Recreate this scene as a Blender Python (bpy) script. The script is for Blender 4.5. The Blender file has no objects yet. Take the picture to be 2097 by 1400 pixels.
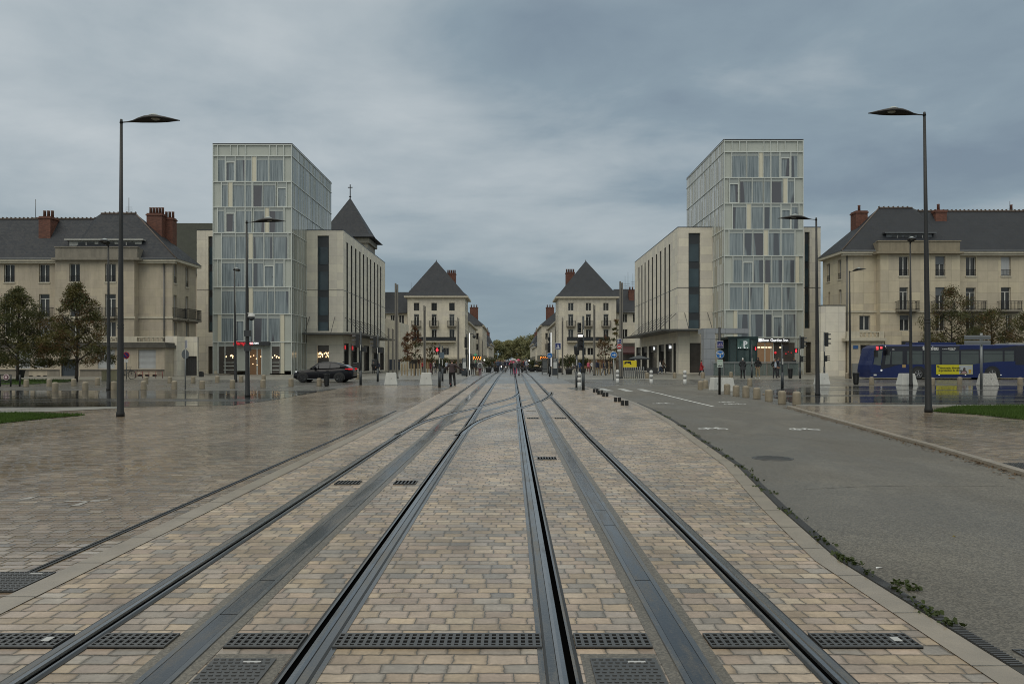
import bpy, bmesh, math, random
import numpy as np
from mathutils import Vector, Matrix
random.seed(7)
rng = np.random.default_rng(7)
S = bpy.context.scene
C = S.collection
R = math.radians
# ------------------------------------------------------------------ camera
F, H, CX, HY = 1631.0, 1.73, 1048.5, 741.0
cam_d = bpy.data.cameras.new('camera')
cam_d.sensor_width = 36.0; cam_d.lens = F/2097*36.0
cam_d.shift_y = (HY-700)/2097; cam_d.clip_start = 0.1; cam_d.clip_end = 4000
cam = bpy.data.objects.new('camera', cam_d); C.objects.link(cam)
cam.location = (0, 0, H); cam.rotation_euler = (R(90), 0, 0)
S.camera = cam
S.render.engine = 'CYCLES'
S.cycles.max_bounces = 6; S.cycles.diffuse_bounces = 3; S.cycles.glossy_bounces = 3
S.cycles.transmission_bounces = 4; S.cycles.transparent_max_bounces = 6
S.cycles.use_denoising = True; S.cycles.filter_width = 1.0
S.cycles.caustics_reflective = False; S.cycles.caustics_refractive = False
S.view_settings.view_transform = 'Standard'; S.view_settings.look = 'None'
S.view_settings.exposure = 0.0; S.view_settings.gamma = 1.0
# ------------------------------------------------------------------ world: overcast sky
SUN_EL, SUN_AZ = R(52), R(200)
W = bpy.data.worlds.new('World'); S.world = W; W.use_nodes = True
nt = W.node_tree; nt.nodes.clear()
class NT:
    """tiny node builder"""
    def __init__(s, tree): s.t = tree
    def n(s, typ, ins=None, **kw):
        nd = s.t.nodes.new(typ)
        for k, v in kw.items(): setattr(nd, k, v)
        for k, v in (ins or {}).items():
            sk = nd.inputs[k]
            if hasattr(v, 'links'): s.t.links.new(v, sk)
            elif isinstance(v, (tuple, list)) and sk.type == 'RGBA' and len(v) == 3: sk.default_value = (*v, 1)
            else: sk.default_value = v
        return nd
    def m(s, op, a, b=0.0, c=0.0, clamp=False):
        nd = s.t.nodes.new('ShaderNodeMath'); nd.operation = op; nd.use_clamp = clamp
        for i, v in enumerate((a, b, c)):
            if hasattr(v, 'links'): s.t.links.new(v, nd.inputs[i])
            else: nd.inputs[i].default_value = v
        return nd.outputs[0]
    def mix(s, fac, a, b, blend='MIX'):
        nd = s.t.nodes.new('ShaderNodeMix'); nd.data_type = 'RGBA'; nd.blend_type = blend
        for k, v in ((0, fac), (6, a), (7, b)):
            if hasattr(v, 'links'): s.t.links.new(v, nd.inputs[k])
            elif isinstance(v, (tuple, list)): nd.inputs[k].default_value = (*v[:3], 1)
            else: nd.inputs[k].default_value = v
        return nd.outputs[2]
    def ramp(s, fac, stops, interp='LINEAR'):
        nd = s.t.nodes.new('ShaderNodeValToRGB'); cr = nd.color_ramp; cr.interpolation = interp
        while len(cr.elements) < len(stops): cr.elements.new(0.5)
        for e, (p, c) in zip(cr.elements, stops):
            e.position = p; e.color = (*c, 1) if isinstance(c, (tuple, list)) else (c, c, c, 1)
        s.t.links.new(fac, nd.inputs[0]); return nd.outputs[0]
    def noise(s, vec, scale, detail=3.0, rough=0.55, dist=0.0, out=0):
        return s.n('ShaderNodeTexNoise', {'Vector': vec, 'Scale': scale, 'Detail': detail, 'Roughness': rough, 'Distortion': dist}).outputs[out]
    def sep(s, v):
        return s.n('ShaderNodeSeparateXYZ', {0: v}).outputs
    def comb(s, x, y, z):
        return s.n('ShaderNodeCombineXYZ', {0: x, 1: y, 2: z}).outputs[0]
b = NT(nt)
tc = b.n('ShaderNodeTexCoord')
d = b.sep(tc.outputs['Generated'])
el = b.m('MAXIMUM', d[2], 0.0)
den = b.m('ADD', el, 0.16)
px_ = b.m('DIVIDE', d[0], den); py_ = b.m('DIVIDE', d[1], den)
cv = b.comb(b.m('ADD', b.m('MULTIPLY', px_, 0.75), b.m('MULTIPLY', py_, 0.25)), b.m('ADD', b.m('MULTIPLY', py_, 0.85), b.m('MULTIPLY', px_, -0.18)), 3.1)
n1 = b.noise(cv, 0.85, 6.0, 0.50, 0.25)
n2 = b.noise(cv, 2.3, 7.0, 0.56, 0.3)
n3 = b.noise(b.comb(px_, py_, 9.0), 0.38, 2.0, 0.5, 0.0)
cl = b.m('ADD', b.m('ADD', b.m('MULTIPLY', n1, 0.55), b.m('MULTIPLY', n2, 0.25)), b.m('MULTIPLY', n3, 0.35))
cl = b.m('ADD', cl, b.m('MULTIPLY_ADD', d[0], -0.045, -0.018))
cloud = b.ramp(cl, [(0.455, (0.205, 0.268, 0.335)), (0.535, (0.262, 0.338, 0.398)), (0.60, (0.385, 0.450, 0.494)), (0.70, (0.530, 0.582, 0.612))])
hz = b.ramp(el, [(0.0, 1.0), (0.07, 0.70), (0.22, 0.0)])
cloud = b.mix(b.m('MULTIPLY', hz, 0.80), cloud, (0.255, 0.330, 0.368))
# extra warm sky gain added overhead and behind the viewer to light the facades
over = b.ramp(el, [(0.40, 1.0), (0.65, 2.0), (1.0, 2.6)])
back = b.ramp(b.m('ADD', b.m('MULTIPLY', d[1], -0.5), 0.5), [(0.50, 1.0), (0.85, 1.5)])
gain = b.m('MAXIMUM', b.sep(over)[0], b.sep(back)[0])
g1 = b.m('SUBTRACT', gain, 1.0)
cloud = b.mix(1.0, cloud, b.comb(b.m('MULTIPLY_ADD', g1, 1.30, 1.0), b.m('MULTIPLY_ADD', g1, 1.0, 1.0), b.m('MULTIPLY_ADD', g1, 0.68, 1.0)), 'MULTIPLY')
sky = b.n('ShaderNodeTexSky', sky_type='NISHITA', sun_disc=False, sun_elevation=SUN_EL, sun_rotation=SUN_AZ)
sky.dust_density = 4.0
bg1 = b.n('ShaderNodeBackground', {'Color': sky.outputs[0], 'Strength': 0.05})
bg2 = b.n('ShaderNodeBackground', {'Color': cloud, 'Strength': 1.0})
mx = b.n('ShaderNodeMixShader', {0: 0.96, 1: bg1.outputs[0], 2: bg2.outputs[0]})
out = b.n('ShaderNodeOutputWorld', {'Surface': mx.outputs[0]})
sl = bpy.data.lights.new('sun', 'SUN'); sl.energy = 1.0; sl.angle = R(60); sl.color = (1.0, 0.93, 0.83)
sun = bpy.data.objects.new('sun', sl); C.objects.link(sun)
# from the sky above and behind the viewer's left shoulder
sun.rotation_euler = Vector((0.30, 0.62, -0.95)).to_track_quat('-Z', 'Y').to_euler()
# ------------------------------------------------------------------ helpers
def gz(y): return 0.0 if y < 18 else 0.0074*(min(y, 70)-18)
def wx(px, Y): return (px-CX)*Y/F
def wz(py, Y): return H+(HY-py)*Y/F
def G(px, py):
    lo, hi = 1.0, 600.0
    for _ in range(60):
        m = (lo+hi)/2
        if (H-gz(m))*F/m > py-HY: lo = m
        else: hi = m
    return (wx(px, lo), lo, gz(lo))
MATS = {}
def newmat(name):
    m = bpy.data.materials.new(name); m.use_nodes = True; m.node_tree.nodes.clear()
    return m, NT(m.node_tree)
def finish(b, base, rough=0.6, metal=0.0, bump=None, emis=None, estr=0.0, spec=0.5, bstr=0.3, bdist=0.01, coat=0.0, alpha=None):
    ins = {'Base Color': base, 'Roughness': rough, 'Metallic': metal, 'Specular IOR Level': spec, 'Coat Weight': coat}
    if emis is not None: ins['Emission Color'] = emis; ins['Emission Strength'] = estr
    if bump is not None:
        ins['Normal'] = b.n('ShaderNodeBump', {'Height': bump, 'Strength': bstr, 'Distance': bdist}).outputs[0]
    p = b.n('ShaderNodeBsdfPrincipled', ins)
    b.n('ShaderNodeOutputMaterial', {0: p.outputs[0]})
def pos(b): return b.n('ShaderNodeNewGeometry').outputs['Position']
def M(name, col=(.5, .5, .5), rough=0.6, metal=0.0, var=0.18, scale=3.0, emis=0.0, ecol=None, bump=0.0, spec=0.5, streak=0.0, coat=0.0):
    """plain material with uneven tone, from world-space noise"""
    if name in MATS: return MATS[name]
    m, b = newmat(name)
    P = b.n('ShaderNodeTexCoord').outputs['Object']
    n = b.noise(P, scale, 5.0, 0.6)
    f = b.m('MULTIPLY_ADD', n, 2*var, 1-var)
    if streak:
        p = b.sep(P)
        st = b.noise(b.comb(b.m('MULTIPLY', p[0], 3.0), b.m('MULTIPLY', p[1], 3.0), b.m('MULTIPLY', p[2], 0.25)), 1.2, 4.0, 0.6)
        f = b.m('MULTIPLY', f, b.m('MULTIPLY_ADD', st, 2*streak, 1-streak))
    c = b.mix(1.0, col, b.comb(f, f, f), 'MULTIPLY')
    r = b.m('MULTIPLY_ADD', n, 0.3*rough, 0.85*rough)
    finish(b, c, r, metal, bump=(b.noise(P, scale*12, 4.0) if bump else None), emis=(ecol or col) if emis else None, estr=emis, spec=spec, bstr=bump, coat=coat)
    MATS[name] = m; return m
def link(o, parent=None):
    C.objects.link(o)
    if parent: o.parent = parent
    return o
def tag(o, label=None, cat=None, group=None, kind=None):
    for k, v in (('label', label), ('category', cat), ('group', group), ('kind', kind)):
        if v: o[k] = v
    return o
def thing(name, label, cat, loc=(0, 0, 0), rz=0.0, group=None):
    o = bpy.data.objects.new(name, None); o.empty_display_size = 0.2; link(o)
    o.location = loc; o.rotation_euler = (0, 0, rz)
    return tag(o, label, cat, group)
def copy_tree(o, parent=None):
    c = o.copy(); C.objects.link(c)
    if parent: c.parent = parent
    for ch in list(o.children): copy_tree(ch, c)
    return c
class MB:
    def __init__(s): s.v = []; s.f = []; s.m = []; s.sm = []
    def add(s, vs, fs, m=0, smooth=False):
        o = len(s.v); s.v += [tuple(p) for p in vs]
        for f in fs: s.f.append([o+i for i in f]); s.m.append(m); s.sm.append(smooth)
        return s
    def box(s, x0, y0, z0, x1, y1, z1, m=0):
        return s.frus((x0, y0, x1, y1), z0, (x0, y0, x1, y1), z1, m)
    def frus(s, a, z0, c, z1, m=0):
        v = [(a[0], a[1], z0), (a[2], a[1], z0), (a[2], a[3], z0), (a[0], a[3], z0), (c[0], c[1], z1), (c[2], c[1], z1), (c[2], c[3], z1), (c[0], c[3], z1)]
        return s.add(v, [(3, 2, 1, 0), (4, 5, 6, 7), (0, 1, 5, 4), (1, 2, 6, 5), (2, 3, 7, 6), (3, 0, 4, 7)], m)
    def cb(s, cx, cy, cz, sx, sy, sz, m=0):
        return s.box(cx-sx/2, cy-sy/2, cz-sz/2, cx+sx/2, cy+sy/2, cz+sz/2, m)
    def quad(s, a, b_, c, d_, m=0): return s.add([a, b_, c, d_], [(0, 1, 2, 3)], m)
    def prism(s, pts, ax, lo, hi, m=0):
        """pts in the plane normal to axis ax, extruded lo..hi"""
        n = len(pts)
        def mk(p, t):
            return (t, p[0], p[1]) if ax == 0 else (p[0], t, p[1]) if ax == 1 else (p[0], p[1], t)
        v = [mk(p, lo) for p in pts]+[mk(p, hi) for p in pts]
        return s.add(v, [tuple(range(n))[::-1], tuple(range(n, 2*n))]+[(i, (i+1) % n, n+(i+1) % n, n+i) for i in range(n)], m)
    def rings(s, rs, m=0, cap=True, smooth=True, closed=True):
        n = len(rs[0]); v = [p for r in rs for p in r]; f = []
        for k in range(len(rs)-1):
            for i in range(n if closed else n-1):
                j = (i+1) % n; f.append((k*n+i, k*n+j, (k+1)*n+j, (k+1)*n+i))
        s.add(v, f, m, smooth)
        if cap:
            s.add(rs[0], [tuple(range(n))[::-1]], m); s.add(rs[-1], [tuple(range(n))], m)
        return s
    def lathe(s, prof, n=12, c=(0, 0), m=0, cap=True, smooth=True):
        return s.rings([[(c[0]+r*math.cos(2*math.pi*i/n), c[1]+r*math.sin(2*math.pi*i/n), z) for i in range(n)] for r, z in prof], m, cap, smooth)
    def tube(s, path, rad, n=8, m=0, cap=True, smooth=True):
        rs = []
        path = [Vector(p) for p in path]
        if not isinstance(rad, (list, tuple)): rad = [rad]*len(path)
        up0 = None
        for i, p in enumerate(path):
            t = (path[min(i+1, len(path)-1)]-path[max(i-1, 0)]).normalized()
            if up0 is None: up0 = Vector((0, 0, 1)) if abs(t.z) < 0.9 else Vector((1, 0, 0))
            a = t.cross(up0)
            if a.length < 1e-4: a = t.cross(Vector((0, 1, 0)))
            a.normalize(); c = a.cross(t)
            rs.append([p+rad[i]*(math.cos(2*math.pi*k/n)*a+math.sin(2*math.pi*k/n)*c) for k in range(n)])
        return s.rings(rs, m, cap, smooth)
    def disc(s, c, r, n=20, nrm='y', m=0, th=0.02):
        """coin: faces along nrm axis"""
        ax = 'xyz'.index(nrm); o = [i for i in range(3) if i != ax]
        def P(t, k):
            p = list(c); p[ax] += t; p[o[0]] += r*math.cos(2*math.pi*k/n); p[o[1]] += r*math.sin(2*math.pi*k/n); return p
        return s.rings([[P(-th/2, k) for k in range(n)], [P(th/2, k) for k in range(n)]], m, True, False)
    def build(s, name, mats, parent=None, loc=None, world=False, bevel=0.0):
        me = bpy.data.meshes.new(name)
        vs = s.v
        if world and parent is not None:
            L = parent.location; vs = [(p[0]-L.x, p[1]-L.y, p[2]-L.z) for p in vs]
        me.from_pydata(vs, [], s.f)
        if not isinstance(mats, (list, tuple)): mats = [mats]
        for k in mats: me.materials.append(k)
        me.polygons.foreach_set('material_index', s.m); me.polygons.foreach_set('use_smooth', s.sm)
        bm = bmesh.new(); bm.from_mesh(me)
        bmesh.ops.remove_doubles(bm, verts=bm.verts, dist=1e-5)
        bmesh.ops.recalc_face_normals(bm, faces=bm.faces)
        if bevel: bmesh.ops.bevel(bm, geom=[e for e in bm.edges if len(e.link_faces) == 2 and e.calc_face_angle(0) > 0.5], offset=bevel, segments=2, profile=0.6, affect='EDGES')
        bm.to_mesh(me); bm.free(); me.update()
        o = bpy.data.objects.new(name, me); link(o, parent)
        if loc: o.location = loc
        return o
def text(name, s, size, mat, parent, loc, rot=(R(90), 0, 0), ext=0.01, align='CENTER', shear=0.0, bold=0.0, sx=1.0):
    cu = bpy.data.curves.new(name, 'FONT'); cu.body = s; cu.size = size; cu.extrude = ext; cu.align_x = align; cu.shear = shear; cu.offset = bold
    cu.resolution_u = 2
    t = bpy.data.objects.new(name, cu); C.objects.link(t)
    me = bpy.data.meshes.new_from_object(t.evaluated_get(bpy.context.evaluated_depsgraph_get()))
    bpy.data.objects.remove(t)
    me.materials.clear(); me.materials.append(mat)
    o = bpy.data.objects.new(name, me); link(o, parent); o.location = loc; o.rotation_euler = rot; o.scale = (sx, 1, 1)
    return o
ORD = 'first second third fourth fifth sixth seventh eighth ninth tenth eleventh twelfth thirteenth fourteenth fifteenth sixteenth seventeenth eighteenth nineteenth twentieth'.split()
# ------------------------------------------------------------------ ground materials
def paver_mat(name, tones, joint=(0.040, 0.035, 0.028), pw=0.185, ph=0.138, wet=0.5, ro=0.30, bs=0.45, spec=0.5, tl=0.5):
    m, b = newmat(name)
    P = pos(b); p = b.sep(P)
    wn = b.sep(b.noise(P, 5.5, 3.0, 0.6, 0.0, 1)); wn2 = b.sep(b.noise(P, 22.0, 2.0, 0.5, 0.0, 1))
    u = b.m('ADD', p[0], b.m('ADD', b.m('MULTIPLY_ADD', wn[0], 0.034, -0.017), b.m('MULTIPLY_ADD', wn2[0], 0.016, -0.008)))
    v = b.m('ADD', p[1], b.m('ADD', b.m('MULTIPLY_ADD', wn[1], 0.042, -0.021), b.m('MULTIPLY_ADD', wn2[1], 0.014, -0.007)))
    v = b.m('ADD', v, b.m('MULTIPLY', b.m('SINE', b.m('MULTIPLY', p[1], 7.3)), 0.018))
    vr = b.m('DIVIDE', v, ph)
    row = b.m('FLOOR', vr); fr = b.m('SUBTRACT', vr, row)
    w = b.m('ADD', b.m('DIVIDE', u, pw), b.m('MULTIPLY', row, 17.377))
    v1 = b.n('ShaderNodeTexVoronoi', {'W': w, 'Scale': 1.0, 'Randomness': 0.72}, voronoi_dimensions='1D')
    v2 = b.n('ShaderNodeTexVoronoi', {'W': w, 'Scale': 1.0, 'Randomness': 0.72}, voronoi_dimensions='1D', feature='DISTANCE_TO_EDGE')
    de = b.m('MULTIPLY', v2.outputs['Distance'], pw)
    dr = b.m('MULTIPLY', b.m('MINIMUM', fr, b.m('SUBTRACT', 1.0, fr)), ph)
    dd = b.m('MINIMUM', de, dr)
    body = b.n('ShaderNodeMapRange', {'Value': dd, 'From Min': 0.002, 'From Max': 0.0065}).outputs[0]
    cs = b.sep(v1.outputs['Color'])
    base = b.ramp(cs[0], tones)
    lum = b.m('MULTIPLY_ADD', cs[1], 0.34, 0.84)
    fine = b.m('MULTIPLY_ADD', b.noise(P, 34.0, 6.0, 0.7), 0.7, 0.65)
    big = b.m('MULTIPLY_ADD', b.noise(P, 0.33, 4.0, 0.6), 0.6, 0.70)
    mid = b.noise(b.comb(b.m('MULTIPLY', p[0], 0.9), b.m('MULTIPLY', p[1], 2.6), 4.0), 1.5, 5.0, 0.7)
    big = b.m('MULTIPLY', big, b.m('MULTIPLY_ADD', mid, 0.9, 0.55))
    k = b.m('MULTIPLY', b.m('MULTIPLY', lum, fine), big)
    base = b.mix(1.0, base, b.comb(k, k, k), 'MULTIPLY')
    grime = b.ramp(b.noise(b.comb(b.m('MULTIPLY', p[0], 1.6), b.m('MULTIPLY', p[1], 0.35), 11.0), 1.0, 5.0, 0.65), [(0.42, 1.0), (0.62, 0.74)])
    base = b.mix(1.0, base, grime, 'MULTIPLY')
    edge = b.n('ShaderNodeMapRange', {'Value': dd, 'From Min': 0.005, 'From Max': 0.022, 'To Min': 0.72, 'To Max': 1.0}).outputs[0]
    base = b.mix(1.0, base, b.comb(edge, edge, edge), 'MULTIPLY')
    stain = b.ramp(b.noise(b.comb(p[0], b.m('MULTIPLY', p[1], 0.4), 2.0), 1.1, 5.0, 0.65), [(0.5, 0.0), (0.72, 0.45)])
    base = b.mix(stain, base, b.mix(1.0, base, (0.55, 0.53, 0.5), 'MULTIPLY'))
    jc = b.mix(b.m('GREATER_THAN', de, dr), (0.100, 0.088, 0.072), joint)  # row joints coloured darker to stand for their shadow lines
    col = b.mix(body, jc, base)
    pud = b.ramp(b.noise(b.comb(b.m('MULTIPLY', p[0], 0.30), b.m('MULTIPLY', p[1], 0.14), 5.0), 1.3, 4.0, 0.6), [(0.45, 0.0), (0.66, 1.0)])
    rgh = b.m('MULTIPLY_ADD', cs[2], 0.10, ro)
    rgh = b.m('MULTIPLY_ADD', b.noise(P, 60.0, 3.0), 0.14, b.m('SUBTRACT', rgh, 0.05))
    rgh = b.m('SUBTRACT', rgh, b.m('MULTIPLY', b.sep(pud)[0], wet*0.30))
    rgh = b.m('MAXIMUM', rgh, 0.09)
    tilt = b.m('ADD', b.m('MULTIPLY', cs[1], 0.22), b.m('MULTIPLY', b.noise(P, 18.0, 4.0, 0.6), 0.25))
    slope = b.m('MULTIPLY', b.m('SUBTRACT', fr, 0.5), b.m('MULTIPLY', b.m('SUBTRACT', cs[1], 0.5), tl))
    hgt = b.m('MULTIPLY', b.n('ShaderNodeMapRange', {'Value': dd, 'From Min': 0.0, 'From Max': 0.018}).outputs[0], b.m('ADD', b.m('ADD', 0.75, slope), tilt))
    finish(b, col, rgh, 0.0, bump=hgt, bstr=bs, bdist=0.012, spec=spec)
    return m
TONES = [(0.0, (0.326, 0.253, 0.180)), (0.2, (0.391, 0.306, 0.212)), (0.38, (0.338, 0.261, 0.204)), (0.55, (0.415, 0.342, 0.252)), (0.70, (0.315, 0.253, 0.206)), (0.86, (0.315, 0.275, 0.230)), (1.0, (0.205, 0.186, 0.166))]
TONES2 = [(0.0, (0.203, 0.147, 0.100)), (0.3, (0.253, 0.190, 0.128)), (0.55, (0.220, 0.163, 0.116)), (0.75, (0.291, 0.233, 0.166)), (0.9, (0.209, 0.173, 0.136)), (1.0, (0.137, 0.112, 0.089))]
M_PAV = paver_mat('track_pavers', TONES, wet=0.6, ro=0.33, bs=0.40, spec=0.36)
M_PAV2 = paver_mat('square_pavers', TONES2, pw=0.20, ph=0.13, wet=0.5, ro=0.13, bs=0.32, spec=0.75, tl=1.0)
def asphalt_mat(name, c0, c1, ro, wet, sheen=0.0, bands=False, bstr=0.25, spec=0.5):
    m, b = newmat(name)
    P = pos(b); p = b.sep(P)
    vo = b.n('ShaderNodeTexVoronoi', {'Vector': P, 'Scale': 70.0})
    sp = b.sep(vo.outputs['Color'])[0]
    n = b.noise(P, 1.1, 5.0, 0.6); n2 = b.noise(P, 9.0, 4.0, 0.6)
    t = b.m('ADD', b.m('MULTIPLY', b.m('POWER', sp, 1.6), 0.95), b.m('ADD', b.m('MULTIPLY', n, 0.30), b.m('MULTIPLY', n2, 0.12)), clamp=True)
    col = b.mix(t, c0, c1)
    patch = b.ramp(b.noise(b.comb(b.m('MULTIPLY', p[0], 0.5), b.m('MULTIPLY', p[1], 0.28), 1.0), 0.7, 4.0, 0.6, 0.6), [(0.40, 0.0), (0.50, 1.0)])
    col = b.mix(b.m('MULTIPLY', b.sep(patch)[0], 0.45), col, b.mix(1.0, col, (0.62, 0.62, 0.63), 'MULTIPLY'))
    if bands:
        bn = b.noise(b.comb(b.m('MULTIPLY', p[0], 0.045), b.m('MULTIPLY', p[1], 0.85), 2.0), 1.0, 4.0, 0.62, 0.3)
        rg = b.ramp(bn, [(0.36, ro), (0.50, ro*0.8), (0.58, 0.16), (0.66, 0.33)])
        rg = b.sep(rg)[0]
    else:
        wn = b.ramp(b.noise(b.comb(b.m('MULTIPLY', p[0], 0.5), b.m('MULTIPLY', p[1], 0.2), 7.0), 0.9, 4.0, 0.6), [(0.42, 0.0), (0.64, 1.0)])
        rg = b.m('SUBTRACT', b.m('MULTIPLY_ADD', n2, 0.15, ro), b.m('MULTIPLY', b.sep(wn)[0], wet))
    finish(b, col, rg, 0.0, bump=b.m('ADD', vo.outputs['Distance'], b.m('MULTIPLY', n2, 0.3)), bstr=bstr, bdist=0.006, spec=spec)
    return m
M_ASPH = asphalt_mat('aggregate_asphalt', (0.058, 0.053, 0.045), (0.172, 0.157, 0.130), 0.60, 0.26, bstr=0.4, spec=0.34)
M_ROAD = asphalt_mat('wet_road', (0.080, 0.076, 0.069), (0.150, 0.143, 0.130), 0.24, 0.12, bstr=0.10)
M_PUD = asphalt_mat('flooded_tarmac', (0.026, 0.028, 0.030), (0.048, 0.049, 0.050), 0.035, 0.0, bands=True, bstr=0.02)
M_WALKL = asphalt_mat('light_pavement', (0.16, 0.152, 0.130), (0.24, 0.228, 0.195), 0.34, 0.14)
M_SMOOTH = asphalt_mat('smooth_slab', (0.130, 0.130, 0.125), (0.200, 0.198, 0.190), 0.34, 0.14)
M_CONC = asphalt_mat('dark_concrete', (0.075, 0.066, 0.053), (0.165, 0.148, 0.120), 0.40, 0.20)
M_KERB = M('kerb_stone', (0.240, 0.205, 0.160), 0.30, var=0.35, scale=2.5, bump=0.15)
def worn_mat(name, c0, c1, r0, r1, metal, lo=0.46, hi=0.62):
    m, b = newmat(name); P = pos(b); p = b.sep(P)
    n = b.noise(b.comb(b.m('MULTIPLY', p[0], 6.0), b.m('MULTIPLY', p[1], 0.9), 1.0), 1.2, 6.0, 0.7); s_ = b.noise(P, 45.0, 4.0, 0.7)
    f = b.sep(b.ramp(b.m('ADD', b.m('MULTIPLY', n, 0.8), b.m('MULTIPLY', s_, 0.2)), [(lo, 0.0), (hi, 1.0)]))[0]
    k = b.m('MULTIPLY_ADD', s_, 0.6, 0.7)
    finish(b, b.mix(1.0, b.mix(f, c0, c1), b.comb(k, k, k), 'MULTIPLY'), b.m('ADD', b.m('MULTIPLY_ADD', f, r1-r0, r0), b.m('MULTIPLY_ADD', s_, 0.12, -0.06)), metal, bump=s_, bstr=0.08)
    return m
M_STEEL = worn_mat('rail_head', (0.210, 0.220, 0.230), (0.085, 0.070, 0.055), 0.16, 0.34, 0.8, 0.52, 0.70)
M_DSTEEL = worn_mat('dark_steel', (0.030, 0.034, 0.039), (0.085, 0.075, 0.062), 0.10, 0.36, 0.1)
M_BLUST = worn_mat('grey_strip', (0.058, 0.063, 0.068), (0.120, 0.108, 0.090), 0.13, 0.38, 0.1)
M_RUB = M('black_rubber', (0.010, 0.010, 0.010), 0.5)
M_BLACK = M('groove_black', (0.002, 0.002, 0.002), 0.9, spec=0.0)  # black colour stands for the shade down in grooves and slots
M_IRON = M('cast_iron', (0.075, 0.074, 0.072), 0.36, 0.4, var=0.3, scale=6.0)
M_WHITE = M('road_paint', (0.62, 0.62, 0.60), 0.38, var=0.25, scale=9.0)
M_FADED = M('faded_paint', (0.30, 0.28, 0.25), 0.36, var=0.45, scale=7.0)
# ------------------------------------------------------------------ ground sheets
def sheet(name, poly, off, mat, kind='structure', parent=None):
    bm = bmesh.new()
    vs = [bm.verts.new((p[0], p[1], 0)) for p in poly]
    f = bm.faces.new(vs); 
    bmesh.ops.triangulate(bm, faces=[f])
    for yc in (18.0, 70.0):
        bmesh.ops.bisect_plane(bm, geom=bm.verts[:]+bm.edges[:]+bm.faces[:], plane_co=(0, yc, 0), plane_no=(0, 1, 0))
    for v in bm.verts: v.co.z = gz(v.co.y)+off
    bmesh.ops.recalc_face_normals(bm, faces=bm.faces)
    for fc in bm.faces:
        if fc.normal.z < 0: fc.normal_flip()
    me = bpy.data.meshes.new(name); bm.to_mesh(me); bm.free(); me.materials.append(mat)
    o = bpy.data.objects.new(name, me); link(o, parent)
    if kind: o['kind'] = kind
    return o
def Gp(*pts): return [G(x, y)[:2] for x, y in pts]
def breaks(path):
    """put extra points where the ground changes slope"""
    o = [path[0]]
    for a, c in zip(path, path[1:]):
        for yc in sorted((18.0, 70.0), reverse=a[1] > c[1]):
            if (a[1]-yc)*(c[1]-yc) < 0:
                t = (yc-a[1])/(c[1]-a[1]); o.append((a[0]+t*(c[0]-a[0]), yc))
        o.append(c)
    return o
def ribbon(mb, path, prof, ms, base=0.0):
    """prof: (offset to the right, height) points; ms: material of each profile segment"""
    path = breaks([(p[0], p[1]) for p in path]); n = len(prof); rows = []
    for i, p in enumerate(path):
        a = Vector(path[max(i-1, 0)]); c = Vector(path[min(i+1, len(path)-1)])
        t = (c-a).normalized(); nr = Vector((t.y, -t.x))
        rows.append([(p[0]+nr.x*o, p[1]+nr.y*o, gz(p[1])+base+h) for o, h in prof])
    for i in range(len(rows)-1):
        for k in range(n-1):
            mb.quad(rows[i][k], rows[i][k+1], rows[i+1][k+1], rows[i+1][k], ms[k])
    return mb
sheet('road', [(-400, -40), (400, -40), (400, 1500), (-400, 1500)], 0.0, M_ROAD)
# the stone square: everything from the viewer to the cross street, left of the cycle road
KL = [(2.52, -4), (2.60, 4.5), (2.62, 6.9), (2.95, 9.5), (3.52, 13.2), (4.02, 18.6), (4.35, 22.5), (4.62, 27.5), (4.72, 31.5), (4.62, 36.5), (4.45, 40.5), (4.7, 44.0)]
edge_l = Gp((735, 789), (700, 795), (630, 806), (560, 818), (480, 829), (250, 833), (120, 842), (-60, 845))
sheet('stone_square', [(-3.62, -4), (-3.62, 46.5)]+[p for p in Gp((905, 789))]+edge_l+[(-60, edge_l[-1][1]), (-60, -4)], 0.008, M_PAV2)
YT = G(1000, 786)[1]
sheet('tramway_paving', [(2.70, -4)]+[(x+0.02, y) for x, y in KL]+[(4.1, YT), (-3.62, YT), (-3.62, -4)], 0.010, M_PAV)
sheet('tramway_slab', [(4.1, YT), (3.6, 160), (3.0, 420), (-3.0, 420), (-3.3, 160), (-3.62, YT)], 0.009, M_SMOOTH)
# far pavements
sheet('pavement', [(3.9, 62.5), (9.0, 62.5), (40, 64), (40, 77), (30, 150), (9.4, 150), (9.4, 420), (3.1, 420), (3.6, 160)], 0.007, M_WALKL)
sheet('pavement', [(-3.9, 63.5), (-3.5, 160), (-3.1, 420), (-9.4, 420), (-9.4, 150), (-30, 150), (-60, 77), (-60, 62), (-12, 62)], 0.006, M_WALKL)
# flooded forecourts left and right
sheet('water', Gp((-80, 846), (-80, 800), (640, 800), (690, 796), (628, 807), (560, 819), (480, 830), (250, 834), (100, 838)), 0.014, M_PUD)
sheet('water', Gp((1640, 829), (1560, 808), (1590, 797), (1700, 791), (2200, 789), (2200, 829)), 0.014, M_PUD)
sheet('footway', Gp((-80, 848), (-80, 837), (250, 833.4), (250, 836), (110, 843)), 0.018, M_WALKL)
sheet('footway', Gp((1630, 834), (1630, 829), (2240, 829), (2240, 838)), 0.018, M_WALKL)
# cycle road
KR = Gp((2330, 1050), (2097, 977), (2000, 947), (1900, 917), (1800, 889), (1700, 861), (1612, 835))
KR = [(KR[0][0]-0.6, -4)]+[(KR[0][0]-0.35, 4)]+KR
poly = [(x+0.20, y) for x, y in KL]+Gp((1215, 793), (1300, 787), (1440, 787), (1500, 812), (1570, 823))+KR[::-1]
sheet('cycle_road', poly, 0.012, M_ASPH)
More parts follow.
